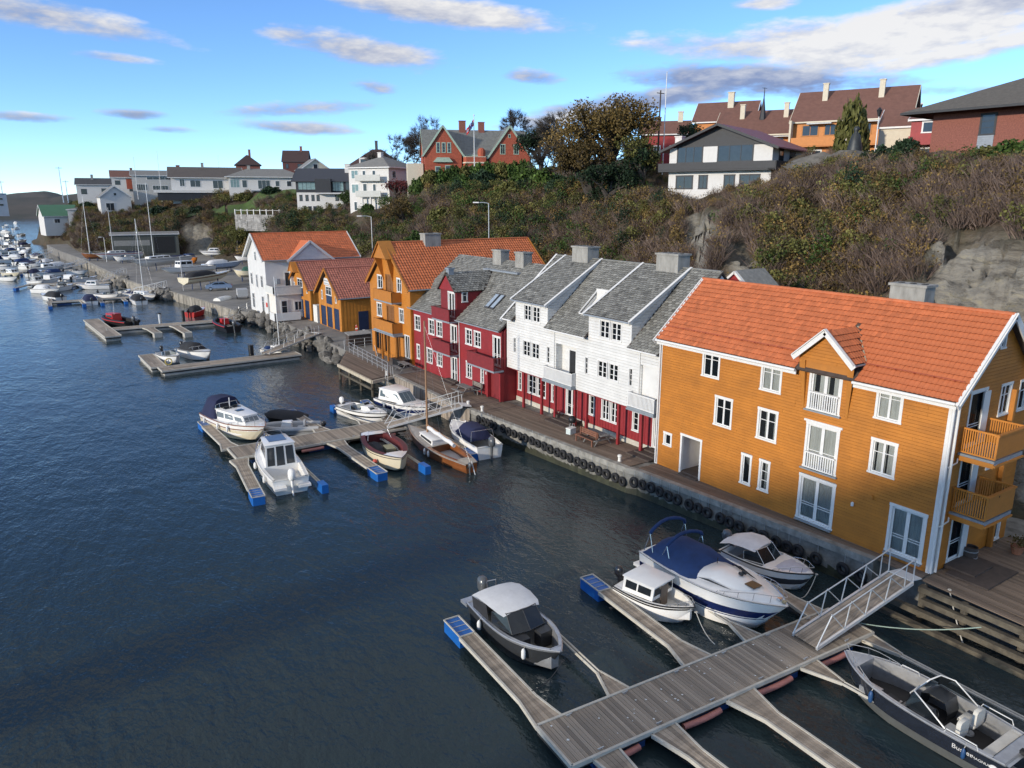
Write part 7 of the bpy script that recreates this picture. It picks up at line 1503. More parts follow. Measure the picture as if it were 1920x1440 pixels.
b.house(.10, .60, .85, .98, .7, .15, 1.0, win=((.06, .3, .3, .85), (.34, .6, .3, .85), (.64, .9, .3, .75)), fwin=((.04, .34, .1, .9), (.36, .64, .1, .9), (.66, .96, .1, .9)), glass=M('hardtop_glass', (.10, .13, .14), .08), name='hardtop'); b.rail(.68, .3); b.outboard(ENGB, k=1.0, z=1.0)
for t_ in (.3, .5): b.fender(t_, -1)
b = Boat('open_launch', 'cream double-ended open launch with cluttered cockpit at the middle pontoon', (692, 806), (759, 874), 2.75, .9, 1.2, tw=.58, pw=2.4, rake=.05, z=.85, L=7.4, n=18); b.hull(GELC, stripes=((.8, .86, DARKW),), rub=DARKW); b.well(.10, .80, MAROON, .25, g=.34, floorm=M('cluttered_floor', (.10, .09, .08), .8, .4, 4)); b.deck(.78, .995, GEL, .05, 'foredeck'); b.deck(0, .12, GEL, .04, 'aft_deck')
b.bx('engine_box', M('olive_box', (.30, .28, .17), .7), b.X(.42), b.X(.56), -.05, .6, .28, .8); b.bx('locker', DARKW, b.X(.62), b.X(.76), -.55, .55, .28, .62); m = MB(); m.loft([[Vector((b.X(t_), y, .45+hh*(1-abs(y+.35)*1.2))) for y in (-.95, -.6, -.2)] for t_, hh in ((.2, .2), (.35, .5), (.5, .45), (.6, .1))], closed=False); b.P(m, 'folded_canvas', BLKC); b.tubes('canopy_frame', CHROME, [(b.X(.3), .85, .95), (b.X(.25), .7, 1.5), (b.X(.25), -.7, 1.5), (b.X(.3), -.85, .95)]); m = MB(); m.lathe([(0, -.16), (.13, -.1), (.16, 0), (.1, .13), (0, .16)], (b.X(.72), -b.hb(.72)-.14, .5), 10); b.P(m, 'buoy', M('buoy_red', (.5, .07, .05), .5), smooth=60)
b = Boat('wooden_sailboat', 'varnished wooden sailing boat with bare brown mast at the middle pontoon', (884, 866), (765, 800), 2.1, .65, .9, draft=.5, tw=.42, pw=1.9, rake=.05, z=.75, L=9.4, n=20); b.hull(VARN, stripes=((.86, 1.0, M('grey_topstrake', (.30, .30, .30), .6)),), rub=M('worn_rail', (.26, .21, .17), .7)); b.deck(.44, .995, M('bleached_teak', (.36, .33, .29), .8, .15, 4), .05, 'foredeck'); b.well(.10, .46, VARN, .2, g=.22, floorm=GREYT); b.deck(0, .12, M('pale_wood_deck', (.40, .36, .30), .7), .03, 'aft_deck')
b.house(.46, .72, .3, .62, .40, .0, .15, mat=WHITE, win=((.1, .9, .25, .75),), fwin=()); b.mast(b.X(.66), .9, 8.4, .085, M('brown_spar', (.30, .17, .09), .6, .1, 2)); b.tubes('boom', MATS['brown_spar'], [(b.X(.64), .05, 1.75), (b.X(.12), .2, 1.5)], r=.05); m = MB(); r = []
for k in range(8): u = k/7; r.append([Vector((b.X(.62-.42*u), .08+.14*u+.16*math.cos(q), 1.62-.2*u+.15*math.sin(q)+.03*math.sin(k*2.4))) for q in [2*math.pi*j/7 for j in range(7)]])
m.loft(r); b.P(m, 'furled_sail', LTC, smooth=60); b.tubes('rudder_stock', STEEL, [(b.X(0), 0, .8), (b.X(-.06), .0, -.2)], r=.04); b.outboard(ENG, k=.6, y=.3, z=.5)
for t_ in (.42, .48): b.fender(t_, 1)
b = Boat('sport_boat', 'white sport boat with navy cover and grey outboard by the tyre wall', (922, 838), (846, 788), 2.35, .9, 1.1, pw=2.5, z=.95, L=6.6, n=16); b.hull(GEL, stripes=((0, .45, NAVYH),), rub=GELD); b.deck(.55, .995, GEL, .06, 'foredeck'); b.well(.02, .58, GEL, .3, floorm=GELD); b.cover(.22, .62, .85, NAVYC, w=.82, front=.3, aft=.15, flat=4); b.outboard(ENG, k=1.2, z=1.0); b.rail(.72, .2); b.tubes('ski_frame', CHROME, [(b.X(.18), .9, 1.0), (b.X(.2), .8, 1.7), (b.X(.2), -.8, 1.7), (b.X(.18), -.9, 1.0)])
# ---------------------------------------------------------------- simple builder for the farther boats
def far_boat(label, stern, bow, B=2.2, kind='cabin', hullm=None, top=None, L=None, fs=.75, fb=1.05, z=.8, stripe=None, eng=True, name=None, lift=0.0, mast=0, coverm=None, cradle=False, bottom=None, **k):
    nm = name or {'cabin': 'cabin_boat', 'open': 'open_motorboat', 'cover': 'covered_motorboat', 'sail': 'sailboat', 'pilot': 'pilothouse_boat'}[kind]
    b = Boat(nm, label, stern, bow, B, fs, fb, z=z, L=L, n=12, lift=lift, draft=.35 if not cradle else (.5 if kind != 'sail' else .9), **k); hm = hullm or GEL
    b.hull(hm, stripes=([(.55, .75, stripe)] if stripe else []), rub=BLACK if hm == GEL else None)
    if kind == 'cabin': b.deck(.4, .995, GEL, .06, 'foredeck'); b.well(.03, .42, GEL, .3); b.house(.36, .72, .7, B*.38, B*.27, .1, .55, win=((.08, .46, .35, .85), (.52, .9, .35, .8)), fwin=((.06, .46, .3, .88), (.54, .94, .3, .88)), mat=top or GEL); b.rail(.7, .3)
    elif kind == 'pilot': b.deck(.5, .995, GEL, .05, 'foredeck'); b.well(.03, .52, GEL, .3); b.house(.44, .68, 1.15, B*.36, B*.30, .05, .25, win=((.08, .46, .5, .9), (.54, .92, .5, .9)), fwin=((.05, .47, .5, .92), (.53, .95, .5, .92)), mat=top or GEL); b.rail(.6, .35)
    elif kind == 'open': b.deck(.72, .995, GEL, .04, 'foredeck'); b.well(.03, .74, GEL, .25); b.shield(.60, .45, B*.38, back=.3, side=.6); b.seat(b.X(.4), 0, .3, .6)
    elif kind == 'cover': b.deck(.55, .995, GEL, .06, 'foredeck'); b.well(.02, .56, GEL, .3); b.cover(.08, .62, .8, coverm or NAVYC, w=.88, front=.3, aft=.2, flat=3.5); b.shield(.60, .4, B*.38, back=.3, side=.5)
    elif kind == 'sail': b.deck(.0, .995, GELD, .05, 'deck'); b.house(.36, .70, .38, B*.30, B*.18, .1, .35, win=((.06, .3, .3, .8), (.36, .6, .3, .8), (.66, .9, .3, .8)), fwin=()); b.rail(.75, .4); b.cover(.05, .32, .3, coverm or NAVYC, w=.7)
    if mast: b.mast(b.X(.58), b.fs+.3, mast, .08, ALU)
    if eng and kind != 'sail': b.outboard(ENGB, k=1.0, z=b.fs+.1)
    if cradle:
        m = MB()
        for t_ in (.25, .62):
            for sg in (1, -1): m.beam((b.X(t_), sg*B*.38, -lift), (b.X(t_), sg*B*.30, .1), .12, .12)
            m.beam((b.X(t_), -B*.42, -lift+.08), (b.X(t_), B*.42, -lift+.08), .14, .14)
        m.beam((b.X(.15), 0, -lift+.2), (b.X(.75), 0, -lift+.2), .16, .16); b.P(m, 'cradle', M('blue_cradle_steel', (.02, .05, .14), .6))
    return b
# third dock
far_boat('small white console boat with tubular frame at the third dock', (297, 655), (340, 676), 2.0, 'open', L=5.2)
far_boat('white motorboat under a black cover at the third dock', (338, 650), (400, 666), 2.3, 'cover', coverm=BLKC, L=6.4, fs=.85, fb=1.15)
b = far_boat('small pale blue sailboat with bare mast beside the third dock gangway', (500, 648), (541, 655), 1.8, 'sail', L=4.6, mast=8.2, coverm=BLUEC, fs=.5, fb=.65)
# fourth dock: rescue boats
def rib(label, stern, bow, cabm, L=7): 
    b = Boat('rescue_boat', label, stern, bow, 2.5, .8, 1.05, pw=2.8, z=.7, L=L); b.hull(BLACK); b.well(.05, .9, BLACK, .3, g=.3); m = MB()
    for sg in (1, -1): m.tube([Vector((b.X(t_), sg*max(0, b.hb(t_)-.06), b.zs(t_))) for t_ in [k_/10*.98 for k_ in range(11)]], .24, 8)
    b.P(m, 'tube', BLACK, smooth=60); m = MB()
    for sg in (1, -1): m.tube([Vector((b.X(t_), sg*(max(0, b.hb(t_)-.06)+.2), b.zs(t_)+.05)) for t_ in [k_/10*.9 for k_ in range(11)]], .06, 5)
    b.P(m, 'red_strake', REDB); b.outboard(ENG, k=1.25, z=1.0); return b
b = rib('red-cabined rescue boat on the outer end of the fourth dock', (246, 605), (196, 598), REDB); b.house(.50, .82, .95, .7, .5, .1, .35, z=.7, mat=REDB, win=((.1, .9, .5, .85),), fwin=((.1, .9, .5, .9),)); b.tubes('aerial', WHITE, [(b.X(.5), .4, 1.6), (b.X(.48), .4, 3.6)], r=.02)
b = rib('red and black rescue boat with big grey outboard beside the rocky bank', (443, 616), (402, 600), REDB); b.house(.45, .62, .7, .5, .45, .05, .2, z=.7, mat=REDB, win=(), fwin=((.1, .9, .4, .9),)); b.tubes('arch', STEEL, [(b.X(.2), .7, .9), (b.X(.22), .6, 2.2), (b.X(.22), -.6, 2.2), (b.X(.2), -.7, .9)], r=.04)
b = far_boat('red dinghy with black hood behind the fourth dock', (356, 585), (382, 578), 1.9, 'cover', hullm=REDB, coverm=BLKC, L=4.4)
# far marina, from the near row outwards: (label, stern px, bow px, kind, extras)
FM = [('grey-hooded cabin boat on the outer end of the far marina dock', (112, 556), (80, 552), 'cover', dict(coverm=BLKC, L=6.5)), ('white daycruiser with dark cockpit cover facing out in the far marina', (180, 572), (156, 549), 'cover', dict(coverm=NAVYC, L=6.8)), ('low white motorboat beside the dark-covered daycruiser', (190, 550), (216, 553), 'open', dict(L=6.2)), ('pale blue-white open boat near the moored sailboat', (220, 549), (238, 545), 'open', dict(L=5.5)), ('white motorboat with black hood, engines out, near the stone wall', (275, 568), (240, 551), 'cover', dict(coverm=BLKC, L=7)),
      ('small white open boat inside the second row of the far marina', (105, 538), (128, 535), 'open', dict(L=5.4)), ('grey-blue hooded cabin boat in the second row', (60, 525), (78, 528), 'cabin', dict(L=6, top=GREYT)), ('pale cabin boat with grey hood in the second row', (85, 524), (102, 522), 'cabin', dict(L=6, top=LTC)), ('white cabin boat with blue windows in the second row', (120, 524), (142, 520), 'cabin', dict(L=6.4)), ('white motorboat at the inner end of the second row', (150, 522), (170, 520), 'open', dict(L=6)), ('small white outboard boat stern-on in the second row', (124, 538), (112, 528), 'open', dict(L=4.6)),
      ('cream cabin boat alone at the outer edge of the far marina', (10, 510), (36, 513), 'cabin', dict(L=7, hullm=GELC)), ('dark-hulled boat with blue hood in the third row', (55, 512), (76, 508), 'cover', dict(L=6)), ('long white cruiser in the third row', (72, 502), (104, 500), 'cabin', dict(L=8)), ('white cruiser beside the far gangway', (100, 497), (130, 495), 'cover', dict(L=7.5, coverm=LTC)),
      ('white boat under a pale tarpaulin in the far row', (78, 492), (98, 488), 'cover', dict(L=7, coverm=LTC)), ('blue-covered boat in the far row', (36, 490), (60, 488), 'cover', dict(L=7, coverm=BLUEC)), ('white motorboat at the left end of the far row', (5, 488), (28, 487), 'open', dict(L=7)), ('blue and white cabin boat in the far row', (10, 478), (36, 477), 'cabin', dict(L=7, hullm=NAVYH)), ('small white motorboat among the distant boats', (30, 470), (50, 469), 'cabin', dict(L=7)), ('distant white cruiser off the headland', (4, 460), (26, 458), 'cabin', dict(L=8)), ('distant blue motorboat off the headland', (36, 459), (58, 457), 'cover', dict(L=7)),
      ('far white boat near the wooded point', (8, 444), (24, 443), 'cabin', dict(L=8)), ('far pale boat by the wooded point shore', (32, 440), (50, 438), 'open', dict(L=8)), ('farthest white boat in the channel', (6, 424), (20, 423), 'cabin', dict(L=9)), ('far moored launch in the channel beyond the point', (24, 428), (38, 427), 'open', dict(L=8))]
for lab, st, bw, kd, kw in FM: far_boat(lab, st, bw, 2.4, kd, **kw)
rr = random.Random(4)
for k, (x, y) in enumerate(((20, 500), (46, 500), (60, 494), (22, 482), (66, 478), (44, 472), (14, 470), (2, 497), (24, 464), (48, 464), (14, 452), (40, 450), (12, 434), (30, 418), (92, 512), (140, 508), (16, 520), (174, 534), (88, 542))):
    sg = rr.choice((-1, 1)); far_boat('small white motorboat in the crowded berths at the far left', (x-sg*9, y+rr.uniform(-2, 2)), (x+sg*9, y), 2.3, rr.choice(('cabin', 'cover', 'open')), coverm=rr.choice((NAVYC, LTC, BLUEC)), L=6.5).root['group'] = 'boats in the crowded far-left berths'
b = far_boat('white sailboat with tall mast moored by the stone wall', (240, 549), (292, 556), 2.6, 'sail', L=9.5, mast=13, fs=.85, fb=1.1)
# boats laid up in the yard
def yard_boat(label, stern, bow, lift, B, kind, ground=2.3, **k): return far_boat(label, stern, bow, B, kind, lift=ground+lift, z=.6, cradle=True, eng=False, **k)
YB = [('cream double-ended motor launch on blue trestles beside the car', (343, 523), (432, 511), 1.0, 2.9, 'cover', dict(hullm=GELC, coverm=BLKC, stripe=VARN)), ('white fishing boat with wheelhouse on a trailer in the yard', (398, 498), (300, 507), 1.0, 2.8, 'pilot', {}), ('long grey-white yacht with dark keel on a cradle in the yard', (352, 480), (238, 492), 1.5, 3.2, 'sail', dict(mast=16, stripe=GREYT)), ('white yacht with red sheer stripe at the back of the yard', (264, 473), (174, 478), 1.0, 3.0, 'sail', dict(mast=11, stripe=REDB)), ('small white and red motorboat behind the grey yacht', (250, 482), (212, 484), .6, 2.2, 'open', {}),
      ('varnished hull at the left end of the laid-up boats', (192, 477), (152, 478), .8, 2.6, 'open', dict(hullm=VARN, mast=14)), ('pale blue-white boat under tarpaulin behind the cream launch', (382, 497), (456, 492), .8, 2.7, 'cover', dict(coverm=LTC, hullm=M('pale_blue_hull', (.42, .50, .62), .4))), ('white cabin boat with blue bottom at the back of the yard', (436, 472), (372, 473), .9, 3.0, 'cabin', dict(stripe=NAVYH)), ('orange-hulled work boat with blue cabin in the yard', (342, 483), (370, 486), .6, 2.6, 'cabin', dict(hullm=ORNG, top=BLUEC)), ('tan boat under a grey-blue cover at the back of the yard', (362, 466), (313, 468), .9, 2.8, 'cover', dict(coverm=LILAC, hullm=GELC)), ('white boat bow behind the white harbour house', (476, 482), (439, 483), 1.0, 2.4, 'open', {}), ('cream boat with green cover behind the white harbour house', (478, 509), (438, 510), .8, 2.6, 'cover', dict(hullm=GELC, coverm=M('green_canvas', (.03, .10, .07), .85))),
      ('white cruiser with dark red canopy at the back of the yard', (262, 463), (214, 466), 1.2, 3.0, 'cabin', dict(top=GEL, stripe=REDB))]
for lab, st, bw, lf, B_, kd, kw in YB: yard_boat(lab, st, bw, lf, B_, kd, **kw)
# ================================================================== pontoons
WDECK = M('grey_pontoon_planks', (.29, .24, .185), .85, .3, 2.2, objvar=.30, stretch=(1, .2, 1), bump=.5, bscale=18, detail=8)
WRAIL = M('pale_edge_timber', (.50, .47, .40), .7, .15, 2); PINK = M('faded_red_fender', (.42, .17, .14), .7, .12)
pm = MB().box(-.5, .5, -.5, .5, -.5, .5).mesh('deck_plank', WDECK)
def pontoon(label, p, rz, L, W, zt=.55, plank=.145, floats=(), fend=(), across=True, cleats=True, floatm=None, name='pontoon'):
    t = thing(name, label, 'pontoon', (p[0], p[1], 0), rz); MB().box(0, L, -W/2+.06, W/2-.06, zt-.28, zt-.035).build('frame', M('dark_pontoon_frame', (.05, .045, .04), .8), t)
    d = MB().box(.0, L, -W/2+.04, W/2-.04, zt-.035, zt-.02).build('deck', DARKW, t)
    if across:
        n = int(L/plank)
        for i in range(n): inst('plank', pm, d, loc=((i+.5)*L/n, rnd.gauss(0, .006), zt+rnd.uniform(0, .007)), scl=(L/n-.012, W-.1, .035), rot=(0, 0, rnd.gauss(0, .0015)))
    else:
        n = int(W/plank)
        for i in range(n):
            x = -rnd.random()*3
            while x < L: a, c = max(0, x), min(L, x+3.6-.02); x += 3.6; inst('plank', pm, d, loc=((a+c)/2, -W/2+(i+.5)*W/n, zt+rnd.uniform(0, .006)), scl=(c-a, W/n-.014, .035))
    for s in (1, -1): MB().beam((0, s*(W/2+.0), zt-.03), (L, s*(W/2+.0), zt-.03), .09, .16).build('edge_rail', WRAIL, t)
    for x in (0, L): MB().beam((x, -W/2, zt-.03), (x, W/2, zt-.03), .09, .16).build('edge_rail', WRAIL, t)
    for (x0, x1) in floats: MB().box(x0, x1, -W/2+.1, W/2-.1, -.25, zt-.26).build('float', floatm or M('dark_blue_float', (.012, .05, .17), .5, .2), t)
    for (x0, x1, s) in fend: MB().tube([(x0+(x1-x0)*k/6, s*(W/2+.08+.05*math.sin(math.pi*k/6)), zt-.30) for k in range(7)], .11, 8).build('fender_pad', PINK, t, smooth=60)
    if cleats:
        for k in range(int(L/2.4)):
            for s in (1, -1): m = MB(); x = 1.2+k*2.4; m.tube([(x-.12, s*(W/2-.14), zt+.09), (x+.12, s*(W/2-.14), zt+.09)], .018, 5); m.beam((x-.04, s*(W/2-.14), zt), (x-.04, s*(W/2-.14), zt+.09), .03); m.beam((x+.04, s*(W/2-.14), zt), (x+.04, s*(W/2-.14), zt+.09), .03); m.build('cleat', STEEL, t)
    return t
def finger(label, base, tip, w0=1.05, w1=.62, zt=.5, thin=False, float_len=1.5, group=None, fm=None, flare=1.4):
    b0, t0 = Vector((*base, 0)), Vector((*tip, 0)); d = t0-b0; L = d.length; t = thing('finger_pontoon', label, 'pontoon', b0, math.atan2(d.y, d.x), group)
    if thin:
        m = MB()
        for s in (1, -1): m.beam((0, s*w0/2, zt-.04), (flare, s*.07, zt-.04), .07, .12); m.tube([(flare*.9, s*.07, zt-.04), (L-.1, s*.07, zt-.10)], .05, 6)
        m.beam((0, -w0/2, zt-.04), (0, w0/2, zt-.04), .07, .12); fr_ = m.build('frame', WRAIL, t)
        for i in range(9): y = -.42+.84*(i+.5)/9; x1 = flare*max(.1, 1-abs(y)/(w0/2)); MB().box(.03, x1, y-.043, y+.043, zt-.03, zt).build('plank', WDECK, t)
        if float_len: f = MB().loft([[(L-float_len*k, y, z) for y, z in ((-.2, zt+.05), (.2, zt+.05), (.22, -.2), (-.22, -.2))] for k in (1, .9, .1, 0)]).build('float', fm or BLUEP, t)
        return t
    lf = L-float_len
    outline = lambda x: w1/2+(w0/2-w1/2)*max(0, 1-x/flare)
    n = 5
    for i in range(n):
        u0, u1 = -1+2*i/n, -1+2*(i+1)/n; m = MB(); xs = [0.03, flare*.5, flare, lf]; r = []
        for x in xs: o = outline(x)-.05; r.append([(x, u0*o+.006, zt-.03), (x, u1*o-.006, zt-.03), (x, u1*o-.006, zt+rnd.uniform(0, .002)), (x, u0*o+.006, zt)])
        m.loft(r); m.build('plank', WDECK, t)
    m = MB()
    for s in (1, -1): m.beam((0, s*w0/2, zt-.05), (flare, s*w1/2, zt-.05), .08, .14); m.beam((flare, s*w1/2, zt-.05), (lf, s*w1/2, zt-.05), .08, .14)
    m.beam((0, -w0/2, zt-.05), (0, w0/2, zt-.05), .07, .14); m.build('edge_rail', WRAIL, t)
    MB().box(.1, lf, -w1/2+.12, w1/2-.12, zt-.22, zt-.05).build('frame', DARKW, t)
    f = MB().loft([[(lf+float_len*k, y*q, z) for y, z in ((-w1/2, zt+.0), (w1/2, zt+.0), (w1/2, -.25), (-w1/2, -.25))] for k, q in ((0, 1), (.05, 1.03), (.93, 1.03), (1, .9))]).build('float', fm or BLUEP, t)
    m = MB()
    for s in (1, -1): m.beam((lf, s*w1/2*1.0, zt+.03), (L-.05, s*w1/2, zt+.03), .05, .05)
    for x in (lf, L-.06): m.beam((x, -w1/2, zt+.03), (x, w1/2, zt+.03), .05, .05)
    for k in (1, 2, 3): m.beam((lf+float_len*k/4, -w1/2, zt+.012), (lf+float_len*k/4, w1/2, zt+.012), .02, .02)
    m.build('float_trim', WRAIL, f); return t
def gangway(label, foot, top, W=1.05, rail=1.1, nb=4, mat=None, flap=True):
    a, c = Vector(foot), Vector(top); d = c-a; L = math.hypot(d.x, d.y); t = thing('gangway', label, 'gangway', a, math.atan2(d.y, d.x)); z = lambda x: d.z*x/L; mt = mat or ALU
    for i in range(int(W/.13)): y = -W/2+.06+i*.13; MB().beam((0, y, .03), (L, y, d.z+.03), .12, .035).build('plank', WDECK, t)
    for s in (1, -1):
        y = s*W/2; m = MB(); m.beam((0, y, .0), (L, y, d.z), .09, .14); r = .028; xs = [L*(.06+.84*k/nb) for k in range(nb+1)]; m.tube([(0, y, .05), (xs[0]+.35, y, z(xs[0])+rail), (xs[-1], y, z(xs[-1])+rail), (L-.05, y, z(L)+rail*1.02), (L, y, z(L)+.05)], r, 6)
        for k in range(nb): x0, x1 = xs[k]+.35*(1-k/nb), xs[k+1]; m.tube([(x0, y, z(x0)+rail), (x1, y, z(x1)+.05)], r*.85, 5); m.tube([(x1, y, z(x1)+.05), (x1+.22, y, z(x1)+rail)] if k < nb-1 else [(x1, y, z(x1)+.05), (x1, y, z(x1)+rail)], r*.85, 5)
        m.build('rail', mt, t)
    if flap: MB().hexa([(x, y, zz) for x in (L-.05, L+.75) for y in (-W/2+.05, W/2-.05) for zz in ((d.z+.06, d.z+.10) if x < L else (d.z-.03, d.z+.0))]).build('flap', WHITE, t)
    return t
rnd.seed(31)
RZ1 = -.067
def onp(x, s): return (12.4+x*math.cos(RZ1)-s*math.sin(RZ1), 16.26+x*math.sin(RZ1)+s*math.cos(RZ1))
pontoon('weathered grey plank walkway pontoon in the foreground', (12.4, 16.26), RZ1, 14.7, 2.1, floats=((.9, 3.0), (4.6, 6.8), (8.2, 10.4), (11.6, 13.6)), fend=((.9, 2.6, -1), (4.5, 6.2, -1), (8.0, 9.8, -1), (11.4, 13.0, -1), (3.9, 5.4, 1), (7.6, 9.0, 1)))
m = MB()
for k in range(70):
    x, s = rnd.uniform(.2, 14.4), rnd.uniform(-.95, .95); q = onp(x, s); r_ = rnd.uniform(.012, .05); m.poly([(q[0]+r_*math.cos(a)*rnd.uniform(.5, 1.3), q[1]+r_*math.sin(a)*rnd.uniform(.5, 1.3), .5915) for a in [6.283*j/6 for j in range(6)]])
o = m.build('bird_droppings', M('droppings', (.7, .7, .66), .9), normals=False); o['kind'] = 'stuff'; tag(o, 'white bird droppings spotting the foreground pontoon planks', 'droppings')
finger('outer plank finger with blue float beside the dark grey boat', onp(.55, 1.07), (13.35, 24.75), 1.05, .68); finger('thin tubular mooring arm right of the dark grey boat', onp(3.55, 1.07), (16.55, 22.6), .95, thin=True, float_len=0)
finger('plank finger with blue float beside the white cabin boat', onp(7.3, 1.07), (20.35, 24.4), 1.4, .68); finger('thin mooring arm under the bow of the blue-covered cruiser', onp(10.3, 1.07), (23.2, 22.0), .95, thin=True, float_len=0); finger('plank finger between blue-covered cruiser and bowrider', onp(14.0, 1.07), (27.0, 22.6), 1.0, .6)
finger('plank finger on the near side at the pontoon end, cut by the frame', onp(1.3, -1.07), (13.4, 6.5), 1.0, .7); finger('short tapered finger on the near side at the lower edge', onp(3.65, -1.07), (16.1, 7.4), 1.05, .62); finger('wide-based plank finger on the near side of the walkway', onp(7.2, -1.07), (19.3, 6.8), 1.35, .66); finger('thin pale mooring arm beside the black open boat', onp(10.8, -1.07), (23.55, 5.6), .95, thin=True, float_len=0); finger('slim mooring arm beyond the black open boat', onp(14.3, -1.07), (26.6, 6.4), .7, thin=True, float_len=0)
gangway('white railed gangway from the quay to the foreground pontoon', (24.0, 15.3, .66), (29.95, 14.95, 1.80), 1.12, 1.12)
# middle pontoon
pontoon('grey plank walkway of the middle pontoon', (10.85, 51.2), 0.0, 12.6, 2.6, floats=((1, 3), (5, 7), (9, 11)), fend=((4.4, 6.0, -1), (10.4, 11.6, -1)))
finger('outer plank finger with blue float beside the navy-canopied cruiser', (11.1, 52.5), (10.85, 60.6), 1.3, .75); finger('thin arm right of the navy-canopied cruiser', (14.1, 52.5), (14.2, 58.0), .9, thin=True, float_len=0); finger('plank finger with blue float beside the inflatable tender', (17.9, 52.5), (17.6, 60.0), 1.3, .75); finger('thin arm with blue float left of the small daycruiser', (21.3, 52.5), (21.05, 59.4), .9, thin=True, float_len=.8); finger('plank finger with blue end between the two daycruisers', (23.3, 52.5), (24.0, 59.5), 1.2, .7)
finger('outer plank finger with blue float beside the white pilothouse boat', (11.0, 49.9), (10.25, 42.4), 1.2, .75); finger('thin arm with blue float right of the white pilothouse boat', (14.2, 49.9), (14.15, 42.0), .9, thin=True, float_len=.9); finger('plank finger with blue float left of the cream launch', (17.8, 49.9), (17.95, 42.0), 1.3, .75); finger('thin arm with blue float between launch and wooden sailboat', (20.9, 49.9), (20.9, 41.4), .9, thin=True, float_len=1.0); finger('plank finger with blue float between sailboat and sport boat', (24.6, 49.9), (24.75, 41.9), 1.2, .7)
gangway('white railed gangway down to the middle pontoon', (22.2, 50.9, .66), (27.9, 49.3, 1.80), 1.15, 1.0)
# third dock
CD = M('concrete_float', (.44, .42, .37), .85, .15, 2)
t = pontoon('long bleached plank dock lying off the rocky bank', (11.2, 82.3), .03, 14.5, 2.3, zt=.52, plank=.38, across=False, cleats=False, floats=((0.2, 14.3),), floatm=CD); pontoon('short cross pontoon at the outer end of the bleached dock', (11.3, 83.6), R(91), 7.8, 1.5, zt=.5, plank=.3, across=False, cleats=False, floats=((.2, 7.6),), floatm=CD)
gangway('grey railed gangway from the rocky bank to the bleached dock', (22.2, 83.2, .8), (29.4, 87.2, 1.75), 1.2, 1.0, mat=STEEL)
m = thing('life_ring', 'yellow-white life ring at the outer corner of the bleached dock', 'life ring', (12.2, 82.9, 1.1)); MB().tube([(.32*math.cos(q), .1, .32*math.sin(q)) for q in [2*math.pi*k/16 for k in range(16)]], .06, 6, closed=True).build('ring', M('ring_yellow', (.55, .42, .12), .6), m, smooth=60); MB().tube([(0, .14, -1.0), (0, .14, .2)], .04, 6).build('post', STEEL, m)
for lab, x, y, h in (('dark mooring pile beside the bleached dock', 21.5, 86.5, 1.2),): o = thing('mooring_pile', lab, 'pile', (x, y, 0)); MB().tube([(0, 0, -2), (0, 0, h)], .3, 9).build('pile', BLACK, o, smooth=50); MB().lathe([(.33, 0), (.33, .1), (0, .14)], (0, 0, h), 9).build('cap', BLACK, o)
# fourth dock
pontoon('grey concrete walkway of the rescue boat dock', (9.3, 112.0), -.03, 17, 2.0, zt=.6, plank=.5, across=False, cleats=False, floats=((.2, 16.8),), floatm=CD); pontoon('outer cross float of the rescue boat dock', (8.4, 122.8), R(-86.5), 17.2, 1.9, zt=.6, plank=.5, across=False, cleats=False, floats=((.2, 17),), floatm=CD)
for x, y1, lab in ((14.6, 105.2, 'left concrete finger of the rescue boat dock'), (17.9, 103.2, 'middle slim finger of the rescue boat dock'), (23.6, 105.0, 'inner concrete finger beside the red rescue boat')): finger(lab, (x-.3, 111.0), (x, y1), 1.6, 1.0, .55, float_len=1.0, fm=CD)
gangway('grey truss gangway from the stone wall to the rescue boat dock', (25.6, 112.2, .7), (33.0, 119.0, 1.7), 1.4, 1.0, mat=STEEL, flap=False)
for lab, x, y in (('white steel pile at the rescue boat dock', 16.2, 113.6), ('dark pile beside the rescue boat dock', 19.4, 114.4)): o = thing('mooring_pile', lab, 'pile', (x, y, 0)); MB().tube([(0, 0, -2), (0, 0, 1.9)], .22, 9).build('pile', STEEL if 'white' in lab else BLACK, o, smooth=50); MB().lathe([(.26, 0), (.26, .1), (0, .2)], (0, 0, 1.9), 9).build('cap', BLACK, o)
# far marina docks
def fdock(label, p0, p1, W, fingers, zt=.5):
    a, c = G(*p0, zt), G(*p1, zt); d = c-a; L = d.length; pontoon(label, (a.x, a.y), math.atan2(d.y, d.x), L, W, zt=zt, plank=1.2, cleats=False, floats=((L*.1, L*.25), (L*.45, L*.6), (L*.8, L*.95)))
    for k, (u, s, l) in enumerate(fingers):
        q = a.lerp(c, u); n = Vector((-d.y, d.x, 0)).normalized(); q2 = q+n*s*l
        finger('small blue-floated finger of the %s' % label.split(' of ')[0], (q.x, q.y), (q2.x, q2.y), 1.0, .55, zt, float_len=1.4, group='fingers of the far marina docks')
fdock('nearest far-marina dock of dark planks', (88, 567), (262, 556), 1.8, [(.02, -1, 6), (.36, -1, 6), (.55, -1, 6), (.8, -1, 6), (.98, -1, 6), (.04, 1, 6), (.5, 1, 6)]); fdock('second far-marina dock of dark planks', (52, 533), (205, 530), 1.8, [(.02, -1, 7), (.4, -1, 7), (.65, -1, 7), (.95, -1, 7), (.3, 1, 6), (.7, 1, 6)]); fdock('third far-marina dock of dark planks', (-10, 512), (150, 505), 1.8, [(.3, -1, 7), (.6, -1, 7), (.9, -1, 7)]); fdock('fourth far-marina dock of dark planks', (-20, 488), (100, 484), 1.8, [(.4, -1, 8), (.8, -1, 8)])
